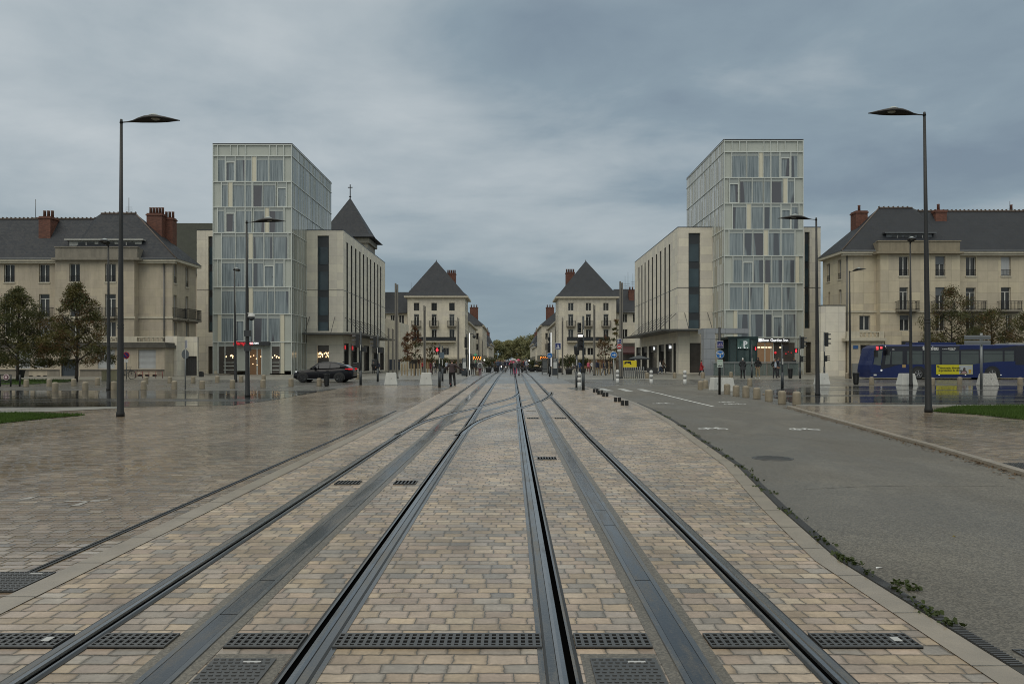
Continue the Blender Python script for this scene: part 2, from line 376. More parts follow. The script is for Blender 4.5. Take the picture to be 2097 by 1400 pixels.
# right-hand paved corner behind its kerb
sheet('paved_corner', [(x+0.16, y) for x, y in KR]+Gp((1625, 834), (2250, 835))+[(60, 30), (60, -4)], 0.062, M_PAV2)
mb = MB()
ribbon(mb, KR, [(-0.01, 0.0), (0.0, 0.075), (0.14, 0.080), (0.17, 0.06)], [0, 0, 0])
kb = mb.build('kerb', M_KERB); tag(kb, kind='structure')
# joints of kerb blocks: short dark gaps
mb = MB()
KRl = [Vector(p) for p in KR]
def walk(pts, step):
    pts = [Vector(p) for p in pts]; o = []; acc = 0.0
    for a, c in zip(pts, pts[1:]):
        L = (c-a).length
        while acc <= L:
            t = acc/L; o.append((a+(c-a)*t, (c-a).normalized())); acc += step
        acc -= L
    return o
for p, t in walk(KR[1:], 0.98):
    if p.y > 30: break
    nr = Vector((t.y, -t.x))
    a = p-nr*0.004; z = gz(p.y)
    mb.quad((*(a-t*0.006), z+0.01), (*(a+t*0.006), z+0.01), (*(a+t*0.006+nr*0.003), z+0.082), (*(a-t*0.006+nr*0.003), z+0.082))
    e = p+nr*0.15
    mb.quad((*(a-t*0.006), z+0.0835), (*(a+t*0.006), z+0.0835), (*(e+t*0.006), z+0.0835), (*(e-t*0.006), z+0.0835))
tag(mb.build('kerb_joint', M_CONC), kind='structure')
# pale flush kerb left of the road, slot drain beside it
mb = MB(); ribbon(mb, KL, [(-0.0, 0.016), (0.20, 0.018)], [0]); 
for p, t in walk(KL[1:-2], 0.95):
    nr = Vector((t.y, -t.x)); z = gz(p.y)+0.0185
    mb.quad((*(p-t*0.005), z), (*(p+t*0.005), z), (*(p+t*0.005+nr*0.2), z), (*(p-t*0.005+nr*0.2), z), 1)
tag(mb.build('kerb', [M_KERB, M_CONC]), kind='structure')
mb = MB(); ribbon(mb, KL[:9], [(0.205, 0.017), (0.300, 0.017)], [0])
for p, t in walk(KL[1:8], 0.03):
    nr = Vector((t.y, -t.x)); z = gz(p.y)+0.0175
    a = p+nr*0.210; e = p+nr*0.298
    mb.add([(*(a-t*0.007), z), (*(a+t*0.007), z), (*(e+t*0.007), z), (*(e-t*0.007), z), (*(a-t*0.006), z+0.008), (*(a+t*0.006), z+0.008), (*(e+t*0.006), z+0.008), (*(e-t*0.006), z+0.008)], [(4, 5, 6, 7), (0, 1, 5, 4), (1, 2, 6, 5), (2, 3, 7, 6), (3, 0, 4, 7)], 1)
o = mb.build('slot_drain', [M('drain_dirt', (0.022, 0.020, 0.016), 0.6, var=0.5, scale=9), M_IRON]); tag(o, 'long slotted drain channel edging the cycle road, weeds in it', 'drain')
mb = MB(); ribbon(mb, [(-3.60, -4), (-3.60, 26.5)], [(-0.11, 0.0165), (0.115, 0.0165)], [0])
for k in range(32):
    y = -3+k*0.98; z = gz(y)+0.018; mb.quad((-3.71, y, z), (-3.485, y, z), (-3.485, y+0.01, z), (-3.71, y+0.01, z), 1)
tag(mb.build('kerb', [M_KERB, M_CONC]), kind='structure')
mb = MB(); ribbon(mb, [(-3.94, -4), (-3.93, 27)], [(-0.028, 0.016), (-0.02, 0.024), (-0.012, 0.017), (0.012, 0.017), (0.02, 0.024), (0.03, 0.016)], [1, 1, 0, 1, 1])
tag(mb.build('slot_drain', [M_BLACK, M_IRON]), 'narrow black slot drain running along the left of the tramway', 'drain')
# ------------------------------------------------------------------ tram tracks
def rail_profile(s):
    # s=+1: gauge side to the right
    p = [(-0.116, 0.014), (-0.102, 0.018), (-0.100, 0.019), (-0.050, 0.020), (-0.046, 0.026), (-0.026, 0.032), (0.000, 0.030), (0.006, 0.014), (0.038, 0.013), (0.042, 0.024), (0.058, 0.024), (0.063, 0.018), (0.082, 0.014)]
    m = [1, 1, 2, 1, 3, 3, 3, 0, 4, 2, 2, 1]
    if s < 0: p = [(-x, z) for x, z in p[::-1]]; m = m[::-1]
    return p, m
RM = [M_BLACK, M_RUB, M_BLUST, M_STEEL, M_BLACK]
def rail(path, s, parent):
    p, m = rail_profile(s); mb = MB(); ribbon(mb, path, p, m)
    return mb.build('rail', RM, parent)
def power_strip(path, parent, seed):
    mb = MB(); ribbon(mb, path, [(-0.172, 0.013), (-0.102, 0.016)], [0]); ribbon(mb, path, [(0.102, 0.016), (0.172, 0.013)], [0])
    ribbon(mb, path, [(-0.102, 0.016), (-0.098, 0.024), (-0.062, 0.024), (-0.060, 0.019)], [1, 1, 1]); ribbon(mb, path, [(0.060, 0.019), (0.062, 0.024), (0.098, 0.024), (0.102, 0.016)], [1, 1, 1])
    o = mb.build('conductor_strip', [M_CONC, M_BLUST], parent)
    rr = random.Random(seed); y = path[0][1]; x = path[0][0]; k = 0
    cover = MB(); brown = MB()
    while y < 60:
        L = rr.choice([0.85, 2.1, 2.1, 3.2]); q = brown if (rr.random() < 0.22 and y < 9) else cover
        ribbon(q, [(x, y), (x, y+L-0.012)], [(-0.060, 0.019), (-0.058, 0.022), (0.058, 0.022), (0.060, 0.019)], [0, 0, 0]); y += L
    ribbon(cover, [(x, y), (x, path[-1][1])], [(-0.060, 0.021), (0.060, 0.021)], [0])
    cover.build('contact_plate', M_DSTEEL, o)
    if brown.f: brown.build('contact_plate', M('weathered_plate', (0.115, 0.082, 0.055), 0.4, 0.2, var=0.4, scale=5.0), o)
    mk = MB()
    for sx in (-1, 1):
        ribbon(mk, [(x+sx*0.080, 3.7), (x+sx*0.080, 4.22)], [(-0.018, 0.0255), (0.018, 0.0255)], [0])
    mk.build('painted_mark', M_WHITE, o)
def lin(x0, y0, x1, y1, n): return [(x0+(x1-x0)*k/n, y0+(y1-y0)*k/n) for k in range(n+1)]
for nm, xa, xb, lab in (('left', -2.635, -1.202, 'tram track left of the centre line, its near switch curving right'), ('right', 0.300, 1.745, 'tram track right of the centre line, running straight to the far stop')):
    t = thing('tram_track', lab, 'tram track', ((xa+xb)/2, 0, 0), group='tram tracks')
    far = 240
    L = (xa+xb)/2
    rail([(xa-L, -2), (xa-L, far)], 1, t); rail([(xb-L, -2), (xb-L, far)], -1, t)
    power_strip([(0, -2), (0, far)], t, 3 if nm == 'left' else 8)
    # steel sleepers plates set in the paving beside the inner rail
    mb = MB(); s = 1 if nm == 'left' else -1
    xi = (xb if nm == 'left' else xa)-L
    ribbon(mb, [(xi, -2), (xi, 30)], [(s*0.118, 0.0142), (s*0.150, 0.0142)] if s > 0 else [(s*0.150, 0.0142), (s*0.118, 0.0142)], [0])
    mb.build('edge_strip', M_BLUST, t)
def cat_rom(pts, n=8):
    pts = [Vector(p) for p in pts]; P = [pts[0]*2-pts[1]]+pts+[pts[-1]*2-pts[-2]]; o = []
    for i in range(1, len(P)-2):
        for k in range(n):
            t = k/n; a, b_, c, d_ = P[i-1:i+3]
            o.append(0.5*((2*b_)+(c-a)*t+(2*a-5*b_+4*c-d_)*t*t+(3*b_-a-3*c+d_)*t**3))
    return o+[pts[-1]]
def crossrail(pts, parent, s):
    mb = MB()
    p = [(-0.075, 0.016), (-0.070, 0.022), (-0.028, 0.030), (-0.020, 0.031), (0.020, 0.031), (0.045, 0.024), (0.075, 0.016)]
    ribbon(mb, cat_rom(pts), p, [1, 2, 3, 4, 2, 1]); mb.build('rail', RM, parent)
x = thing('tram_crossover', 'curved crossover rails linking the left tram track to the right one', 'tram crossover', (0, 20, gz(20)))
def loc_(pts): return [(p[0], p[1]) for p in pts]
XR1 = Gp((815, 891), (862, 866.5), (921, 849), (976, 835.5), (1003, 827.5), (1048, 815), (1062, 806))
XR2 = Gp((940, 892), (950, 883), (978, 864), (1028, 845.5), (1072.6, 834), (1110, 820.7), (1127, 809.5), (1129, 804))
for q in (XR1, XR2):
    mb = MB(); p = [(-0.11, 0.015), (-0.10, 0.0205), (-0.05, 0.0285), (-0.022, 0.0335), (-0.018, 0.0335), (0.026, 0.0335), (0.05, 0.0285), (0.10, 0.0205), (0.11, 0.015)]
    ribbon(mb, cat_rom(q), p, [1, 2, 2, 3, 4, 2, 2, 1]); mb.v = [(a, b_-20, c-gz(20)) for a, b_, c in mb.v]
    mb.build('rail', RM, x)
mid = [((a[0]+c[0])/2, (a[1]+c[1])/2) for a, c in zip(XR1, XR2)]
mb = MB(); ribbon(mb, cat_rom(mid[1:6]), [(-0.10, 0.0125), (0.10, 0.0125)], [0]); mb.v = [(a, b_-20, c-gz(20)) for a, b_, c in mb.v]
mb.build('conductor_strip', M_BLUST, x)
# transverse rail rods boxes
for k, (yy, xa, xb) in enumerate(((19.9, -2.45, -1.36), (30.0, -2.45, -1.36), (27.0, 0.48, 0.80), (24.0, 0.48, 1.56))):
    mb = MB(); mb.box(xa, -0.05, 0.014, xb, 0.05, 0.021); 
    tag(mb.build('switch_rod_cover', M_CONC, loc=(0, yy, gz(yy))), ('narrow dark cover bar across the left track at the near switch', 'narrow dark cover bar across the left track beyond the switch', 'short dark cover bar beside the right inner rail', 'dark cover bar across the right track before the crossover')[k], 'track cover', 'track cover bars')
# drain grates across the tracks
def grate(xa, xb, ya, yb, lab, tagged=False, group='drain grates across the tracks', slot=False):
    L = xb-xa; D = yb-ya; yc = (ya+yb)/2
    o = thing('drain_grate', lab, 'drain grate', ((xa+xb)/2, yc, gz(yc)), group=group)
    mb = MB(); mb.box(-L/2, -D/2, 0.0115, L/2, D/2, 0.0155); mb.build('channel', M_BLACK, o)
    mb = MB(); z0, z1 = 0.0155, 0.0255
    mb.box(-L/2, -D/2, z0, L/2, -D/2+0.022, z1); mb.box(-L/2, D/2-0.022, z0, L/2, D/2, z1)
    n = max(2, int(L/0.045)); w = L/n
    for i in range(n+1): mb.box(-L/2+i*w-0.010 if i else -L/2, -D/2+0.022, z0, -L/2+i*w+0.010 if i < n else L/2, D/2-0.022, z1)
    if not slot:
        for j in range(1, 4):
            y = -D/2+D*j/4; mb.box(-L/2+0.008, y-0.009, z0, L/2-0.008, y+0.009, z1-0.0015)
    mb.build('bars', M_IRON, o)
    if tagged:
        mb = MB(); mb.box(L/2-0.13, -0.03, z1, L/2-0.08, 0.04, z1+0.002); mb.build('number_plate', M('plate_white', (0.40, 0.40, 0.39), 0.4), o)
    return o
ga, gb = 4.78, 5.02
grate(-4.6, -2.755, ga, gb, 'iron drain grate left of the leftmost rail, white tag on it', True)
grate(-2.55, -2.09, ga, gb, 'iron drain grate between leftmost rail and left conductor strip')
grate(-1.735, -1.285, ga, gb, 'iron drain grate between left conductor strip and second rail')
grate(-1.08, 0.18, ga, gb, 'wide iron drain grate between the two tram tracks')
grate(0.385, 0.845, ga, gb, 'iron drain grate between third rail and right conductor strip')
grate(1.20, 1.66, ga, gb, 'iron drain grate between right conductor strip and last rail')
grate(1.865, 2.47, ga, gb, 'iron drain grate right of the last rail with white tag', True)
for xa, xb, py, lab in ((-2.5, -2.16, 990, 'slatted drain grate left of the left conductor strip, farther row'), (-1.67, -1.36, 990, 'slatted drain grate right of the left conductor strip, farther row'), (0.45, 0.79, 940, 'slatted drain grate between third rail and right strip, farther row'), (0.45, 0.79, 857, 'small far slatted grate beside the right conductor strip'), (1.27, 1.62, 857, 'small far slatted grate beside the last rail')):
    y = G(1048, py)[1]; grate(xa, xb, y-0.16, y+0.16, lab, slot=True)
def plate_cover(xa, xb, ya, yb, lab, off=0.014, frame=0.0):
    o = thing('access_cover', lab, 'access cover', ((xa+xb)/2, (ya+yb)/2, gz(ya)), group='cast iron access covers')
    L, D = xb-xa, yb-ya
    mb = MB(); mb.box(-L/2, -D/2, 0.012, L/2, D/2, off+0.008); mb.build('cover', M_IRON, o)
    mb = MB(); nx, ny = max(3, int(L/0.04)), max(3, int(D/0.045))
    for i in range(nx):
        for j in range(ny):
            cx = -L/2+(i+0.5+0.25*(j % 2))*L/(nx+0.5); cy = -D/2+(j+0.5)*D/ny
            mb.box(cx-0.012, cy-0.006, off+0.008, cx+0.012, cy+0.006, off+0.012)
    mb.build('stud_pattern', M_IRON, o)
    mb = MB(); mb.box(L/2-0.17, D/2-0.075, off+0.008, L/2-0.07, D/2-0.055, off+0.0135); mb.build('number_plate', M('plate_white', (0.40, 0.40, 0.39), 0.4), o)
    return o
for xa, xb in ((-1.71, -1.33), (0.42, 0.80)):
    sheet('track_concrete', [(xa-0.02, 3.6), (xb+0.04, 3.6), (xb+0.04, 4.69), (xa-0.02, 4.69)], 0.0135, M_CONC)
plate_cover(-1.72, -1.36, 3.72, 4.60, 'studded iron cover between the left strip and second rail')
plate_cover(0.45, 0.83, 3.72, 4.60, 'studded iron cover between third rail and right strip')
plate_cover(-4.25, -3.72, 5.95, 6.50, 'studded iron cover by the slot drain at the left edge')
plate_cover(2.98, 3.55, 4.25, 4.75, 'studded iron cover at the kerb end of the road drain')
plate_cover(7.98, 8.55, 12.3, 13.1, 'wet iron cover behind the raised kerb on the right', off=0.064)
g = G(1582, 939.5)
mb = MB(); mb.lathe([(0.36, 0.012), (0.36, 0.018), (0.33, 0.019), (0.33, 0.016)], 24)
mb.lathe([(0.325, 0.016), (0.325, 0.0205), (0.0, 0.0205)], 24)
for i in range(-5, 6):
    for j in range(-5, 6):
        if i*i+j*j < 27: mb.box(i*0.055-0.018, j*0.055-0.010, 0.0205, i*0.055+0.018, j*0.055+0.010, 0.0235)
tag(mb.build('manhole_cover', M_IRON, loc=g), 'round iron manhole cover in the cycle road', 'manhole cover')
# asphalt aprons around the two signal posts
sheet('signal_apron', Gp((880, 798), (905, 793.5), (928, 793), (905, 798.5)), 0.016, M_ROAD)
sheet('signal_apron', Gp((1160, 795), (1188, 791.5), (1208, 797), (1183, 800)), 0.016, M_ROAD)
# ------------------------------------------------------------------ painted markings
def mark(path, w, mat=None, name='road_marking', base=0.018):
    mb = MB(); ribbon(mb, path, [(-w/2, base), (w/2, base)], [0]); return tag(mb.build(name, mat or M_WHITE), kind='structure')
mark(Gp((1318, 799), (1350, 806), (1400, 818.5), (1461, 833)), 0.11)
M_WORNP = M('worn_road_paint', (0.40, 0.395, 0.37), 0.36, var=0.5, scale=5.0)
for x0, y0 in ((1223, 795.3), (1264, 796.3), (1304, 797)):
    sheet('crossing_stripe', Gp((x0, y0), (x0+13, y0), (x0+34, y0+5.6), (x0+18, y0+5.6)), 0.019, M_WORNP)
mark(Gp((1640, 1004), (1750, 998), (1880, 995.5), (2060, 996.5)), 0.018, M_CONC, 'road_seam', 0.0145)
mark(Gp((1490, 886), (1600, 893), (1690, 905), (1760, 915)), 0.012, M_CONC, 'road_seam', 0.0145)
def bike_mark(px, py, w, flip=1):
    g = G(px, py); L = w; mb = MB()
    def seg(a, c, t=0.055): ribbon(mb, [(g[0]+flip*a[0]*L, g[1]+a[1]*L), (g[0]+flip*c[0]*L, g[1]+c[1]*L)], [(-t/2, 0.019), (t/2, 0.019)], [0])
    for cx in (-0.33, 0.33):
        n = 14
        for k in range(n):
            a0, a1 = 2*math.pi*k/n, 2*math.pi*(k+1)/n
            seg((cx+0.17*math.cos(a0), 0.22*math.sin(a0)), (cx+0.17*math.cos(a1), 0.22*math.sin(a1)))
    for a, c in (((-0.33, 0), (-0.12, 0.36)), ((-0.12, 0.36), (0.22, 0.36)), ((0.22, 0.36), (0.0, 0.0)), ((0, 0), (-0.33, 0)), ((0.33, 0), (0.2, 0.52)), ((0.2, 0.52), (0.34, 0.56)), ((0, 0), (-0.16, 0.46)), ((-0.26, 0.46), (-0.06, 0.46))): seg(a, c)
    tag(mb.build('bicycle_marking', M_WHITE), kind='structure')
bike_mark(1460, 879, 0.72); bike_mark(1648, 880.5, 0.72, -1); bike_mark(1358, 827, 0.80); bike_mark(1505, 828, 0.8); bike_mark(1488, 824, 0.6)
# worn pedestrian and bicycle paint on the pavers at the left
for px, py, pts in ((40, 1026, [(-0.35, 0.0, 0.28, 0.03), (-0.05, 0.03, 0.07, 0.16), (-0.02, 0.14, 0.05, 0.2), (0.2, 0.10, 0.3, 0.14)]), (165, 1030, [(-0.25, 0.02, 0.2, 0.06), (0.0, -0.12, 0.1, 0.05), (0.05, 0.06, 0.26, 0.10), (0.18, 0.10, 0.24, 0.17), (-0.06, 0.14, 0.04, 0.18)])):
    g = G(px, py)
    for x0, y0, x1, y1 in pts:
        sheet('worn_paint', [(g[0]+x0, g[1]+y0*2), (g[0]+x1, g[1]+y0*2+0.03), (g[0]+x1-0.03, g[1]+y1*2), (g[0]+x0+0.03, g[1]+y1*2-0.02)], 0.0125, M_FADED)

for i, (px, by, l) in enumerate(((1219.5, 803.5, 'first pair of small black blocks where the cycle road begins'), (1228.5, 807.5, 'second pair of small black blocks where the cycle road begins'), (1239, 812, 'third pair of small black blocks where the cycle road begins'), (1264, 823, 'fourth pair of small black blocks beside the cycle road tip'), (1278.5, 830, 'fifth pair of small black blocks beside the cycle road tip'))):
    p = G(px, by); t = thing('kerb_block', l, 'block', (p[0], p[1], p[2]), 0.15, 'pairs of black kerb blocks')
    for k, x0 in enumerate((-0.125, 0.02)):
        mb = MB(); mb.box(x0, -0.06-0.06*k, 0, x0+0.11, 0.06-0.06*k, 0.19); mb.box(x0+0.012, -0.064-0.06*k, 0.02, x0+0.098, -0.06-0.06*k, 0.17); mb.build('block', M_BLACK if False else M_RUB, t, bevel=0.006)
# ------------------------------------------------------------------ building materials
def stone_mat(name, col, pw, ph, var=0.10, joint=0.62, jw=0.012, rough=0.72, stain=0.25, off=0.5):
    m, b = newmat(name)
    g = b.n('ShaderNodeNewGeometry'); P = g.outputs['Position']; p = b.sep(P); nn = b.sep(g.outputs['Normal'])
    side = b.m('GREATER_THAN', b.m('ABSOLUTE', nn[0]), 0.7)
    u = b.m('ADD', b.m('MULTIPLY', p[0], b.m('SUBTRACT', 1.0, side)), b.m('MULTIPLY', p[1], side))
    r = b.m('DIVIDE', p[2], ph); row = b.m('FLOOR', r); fr = b.m('SUBTRACT', r, row)
    q = b.m('ADD', b.m('DIVIDE', u, pw), b.m('MULTIPLY', row, off)); ce = b.m('FLOOR', q); fc = b.m('SUBTRACT', q, ce)
    du = b.m('MULTIPLY', b.m('MINIMUM', fc, b.m('SUBTRACT', 1.0, fc)), pw); dv = b.m('MULTIPLY', b.m('MINIMUM', fr, b.m('SUBTRACT', 1.0, fr)), ph)
    j = b.m('LESS_THAN', b.m('MINIMUM', du, dv), jw)
    wn = b.n('ShaderNodeTexWhiteNoise', {'Vector': b.comb(ce, row, 1.0)}).outputs['Value']
    f = b.m('MULTIPLY_ADD', wn, 2*var, 1-var)
    f = b.m('MULTIPLY', f, b.m('MULTIPLY_ADD', b.noise(P, 1.6, 5.0, 0.6), 0.3, 0.85))
    f = b.m('MULTIPLY', f, b.m('MULTIPLY_ADD', b.noise(P, 14.0, 3.0, 0.6), 0.14, 0.93))
    st = b.noise(b.comb(b.m('MULTIPLY', u, 1.3), 0.0, b.m('MULTIPLY', p[2], 0.16)), 1.0, 5.0, 0.65)
    f = b.m('MULTIPLY', f, b.m('MULTIPLY_ADD', st, 2*stain, 1-stain))
    f = b.m('MULTIPLY', f, b.m('SUBTRACT', 1.0, b.m('MULTIPLY', j, 1-joint)))
    c = b.mix(1.0, col, b.comb(f, f, b.m('MULTIPLY', f, b.m('MULTIPLY_ADD', wn, -0.06, 1.02))), 'MULTIPLY')
    finish(b, c, rough, bump=b.m('SUBTRACT', 1.0, j), bstr=0.2)
    return m
M_HSTONE = stone_mat('hotel_limestone', (0.650, 0.605, 0.515), 1.25, 0.92, var=0.09, stain=0.12, off=0.0, jw=0.011, joint=0.7)
M_OSTONE = stone_mat('old_limestone_left', (0.415, 0.358, 0.275), 1.15, 0.80, var=0.07, stain=0.38, off=0.5, jw=0.010, joint=0.80)
M_OSTONE2 = stone_mat('old_limestone_right', (0.500, 0.436, 0.325), 1.0, 1.05, var=0.10, stain=0.24, off=0.0, jw=0.014, joint=0.74)
M_PSTONE = stone_mat('street_limestone', (0.600, 0.550, 0.455), 1.1, 0.8, var=0.06, stain=0.30, jw=0.012, joint=0.82)
M_TRIM = M('pale_trim', (0.46, 0.42, 0.33), 0.7, var=0.25, scale=1.2, streak=0.25)
M_DIRTY = M('stained_concrete', (0.20, 0.18, 0.145), 0.75, var=0.35, scale=1.2, streak=0.4)
M_BLACKST = M('soot_stained_stone', (0.080, 0.074, 0.062), 0.8, var=0.45, scale=1.5, streak=0.45)
def slate_mat(name, col, ro=0.34):
    m, b = newmat(name)
    P = pos(b); p = b.sep(P)
    r = b.m('DIVIDE', p[2], 0.17); row = b.m('FLOOR', r); fr = b.m('SUBTRACT', r, row)
    ce = b.m('FLOOR', b.m('ADD', b.m('DIVIDE', b.m('ADD', p[0], p[1]), 0.24), b.m('MULTIPLY', row, 0.5)))
    wn = b.n('ShaderNodeTexWhiteNoise', {'Vector': b.comb(ce, row, 4.0)}).outputs['Value']
    f = b.m('MULTIPLY', b.m('MULTIPLY_ADD', wn, 0.4, 0.8), b.m('MULTIPLY_ADD', b.noise(P, 0.9, 5.0, 0.65), 0.7, 0.65))
    f = b.m('MULTIPLY', f, b.m('SUBTRACT', 1.0, b.m('MULTIPLY', b.m('LESS_THAN', fr, 0.12), 0.3)))
    c = b.mix(1.0, col, b.comb(f, f, f), 'MULTIPLY')
    finish(b, c, b.m('MULTIPLY_ADD', wn, 0.22, ro), bump=b.m('ADD', fr, wn), bstr=0.35, bdist=0.02, spec=0.32)
    return m
M_SLATE = slate_mat('wet_slate', (0.027, 0.030, 0.036), 0.52)
M_MOSS = slate_mat('mossy_slate', (0.045, 0.048, 0.038), 0.7)
M_BRICK = stone_mat('chimney_brick', (0.125, 0.050, 0.033), 0.23, 0.075, var=0.25, joint=0.9, jw=0.006, stain=0.4)
M_POT = M('clay_pot', (0.120, 0.055, 0.035), 0.7, var=0.3)
M_ZINC = M('zinc', (0.13, 0.135, 0.14), 0.4, 0.5, var=0.25)
M_WFRAME = M('window_white', (0.55, 0.54, 0.50), 0.5, var=0.1)
M_WDARK = M('window_dark', (0.040, 0.042, 0.045), 0.4, var=0.1)
M_RAIL = M('wrought_iron', (0.016, 0.016, 0.017), 0.5, 0.2)
M_SHUT = M('shutter_white', (0.42, 0.43, 0.43), 0.55, var=0.12, streak=0.2)
def glass_mat(name, c0, c1, sc=0.7, ro=0.06):
    m, b = newmat(name); oi = b.n('ShaderNodeObjectInfo').outputs['Random']
    P = pos(b)
    n = b.noise(P, sc, 3.0, 0.5)
    t = b.m('ADD', b.m('MULTIPLY', n, 0.6), b.m('MULTIPLY', oi, 0.6), clamp=True)
    t = b.ramp(t, [(0.3, 0.0), (0.75, 1.0)])
    finish(b, b.mix(t, c0, c1), ro, spec=0.42, bump=b.noise(P, 0.8, 2.0), bstr=0.03)
    return m
M_GLASS = glass_mat('window_glass', (0.008, 0.009, 0.010), (0.045, 0.047, 0.048))
M_GLASSB = glass_mat('bluish_glass', (0.018, 0.030, 0.040), (0.055, 0.085, 0.100))
def curtain_mat(name, c0, c1, dark, amt):
    m, b = newmat(name); oi = b.n('ShaderNodeObjectInfo').outputs['Random']; P = pos(b); p = b.sep(P)
    u = b.m('ADD', b.m('ADD', p[0], p[1]), b.m('MULTIPLY', oi, 31.0))
    wob = b.noise(b.comb(u, 0.0, b.m('MULTIPLY', p[2], 0.12)), 3.2, 3.0, 0.6)
    f1 = b.noise(b.comb(b.m('MULTIPLY', u, 9.0), 0.0, b.m('MULTIPLY', p[2], 0.3)), 1.0, 3.0, 0.5)
    fold = b.ramp(b.m('ADD', b.m('MULTIPLY', f1, 0.75), b.m('MULTIPLY', wob, 0.25)), [(0.38, 0.0), (0.60, 1.0)])
    c = b.mix(fold, c0, c1)
    gap = b.ramp(b.noise(b.comb(u, 7.0, b.m('MULTIPLY', p[2], 0.08)), 1.1, 1.0, 0.4), [(0.52-amt, 0.0), (0.55-amt, 1.0)])
    c = b.mix(gap, dark, c)
    finish(b, c, 0.10, spec=0.55)
    return m
M_CURT = curtain_mat('room_curtain', (0.135, 0.165, 0.182), (0.275, 0.318, 0.335), (0.095, 0.105, 0.122), 0.15)
M_CURT2 = curtain_mat('room_curtain_open', (0.120, 0.145, 0.162), (0.260, 0.298, 0.312), (0.095, 0.095, 0.110), 0.07)
M_GPANEL = M('glazed_panel', (0.435, 0.455, 0.41), 0.18, var=0.12, scale=0.35, spec=0.5)
M_GPANEL2 = M('glazed_panel_dark', (0.275, 0.290, 0.260), 0.14, var=0.12, scale=0.35)  # darker panel tone, used on the hotel door leaf
M_CREAM = M('cream_strip', (0.60, 0.565, 0.445), 0.3, var=0.08)
M_FRAME = M('aluminium_frame', (0.55, 0.575, 0.54), 0.35, 0.0, var=0.08)
M_TRANS = M('transom_glass', (0.320, 0.345, 0.330), 0.14, var=0.12, scale=0.6)
def strip_mat(name, tones):
    m, b = newmat(name); P = pos(b); p = b.sep(P)
    fl = b.m('FLOOR', b.m('DIVIDE', b.m('SUBTRACT', p[2], 1.0), 2.82))
    w = b.m('ADD', b.m('MULTIPLY', b.m('ADD', p[1], p[0]), 1.55), b.m('MULTIPLY', fl, 7.31))
    v = b.n('ShaderNodeTexVoronoi', {'W': w, 'Scale': 1.0, 'Randomness': 0.8}, voronoi_dimensions='1D')
    e = b.n('ShaderNodeTexVoronoi', {'W': w, 'Scale': 1.0, 'Randomness': 0.8}, voronoi_dimensions='1D', feature='DISTANCE_TO_EDGE')
    c = b.ramp(b.sep(v.outputs['Color'])[0], tones, 'CONSTANT')
    j = b.m('LESS_THAN', e.outputs['Distance'], 0.07)
    c = b.mix(j, c, (0.185, 0.200, 0.185))
    n = b.m('MULTIPLY_ADD', b.noise(P, 0.5, 3.0), 0.22, 0.89)
    finish(b, b.mix(1.0, c, b.comb(n, n, n), 'MULTIPLY'), 0.14)
    return m
M_STRIPL = strip_mat('side_glazing_left', [(0.0, (0.255, 0.268, 0.235)), (0.4, (0.335, 0.345, 0.315)), (0.7, (0.225, 0.235, 0.205)), (0.9, (0.400, 0.410, 0.375))])
M_STRIPR = strip_mat('side_glazing_right', [(0.0, (0.310, 0.300, 0.245)), (0.42, (0.460, 0.470, 0.450)), (0.62, (0.330, 0.325, 0.270)), (0.85, (0.520, 0.530, 0.510))])
M_DGREY = M('dark_grey_metal', (0.040, 0.043, 0.047), 0.4, 0.2, var=0.12)
M_SPAN = M('spandrel_panel', (0.030, 0.033, 0.037), 0.3, var=0.15)
M_CANOPY = M('canopy_metal', (0.070, 0.070, 0.066), 0.4, 0.3, var=0.2)
M_WARM = M('warm_interior', (0.10, 0.062, 0.035), 0.6, var=0.5, scale=1.5, emis=0.05, ecol=(0.9, 0.45, 0.18))
M_DARKIN = M('dim_interior', (0.075, 0.068, 0.062), 0.25, var=0.5, scale=1.2)
M_BULB = M('bulb', (1.0, 0.85, 0.6), 0.3, var=0.0, emis=2.0, ecol=(1.0, 0.70, 0.38))
M_LEDW = M('led_white', (1, 1, 1), 0.3, var=0.0, emis=0.8, ecol=(0.95, 0.98, 1.0))
M_REDL = M('neon_red', (0.4, 0.02, 0.03), 0.3, var=0.0, emis=0.45, ecol=(1.0, 0.035, 0.05))
M_ORANGE = M('led_orange', (1, 0.35, 0.05), 0.3, var=0.0, emis=2.0, ecol=(1.0, 0.26, 0.03))
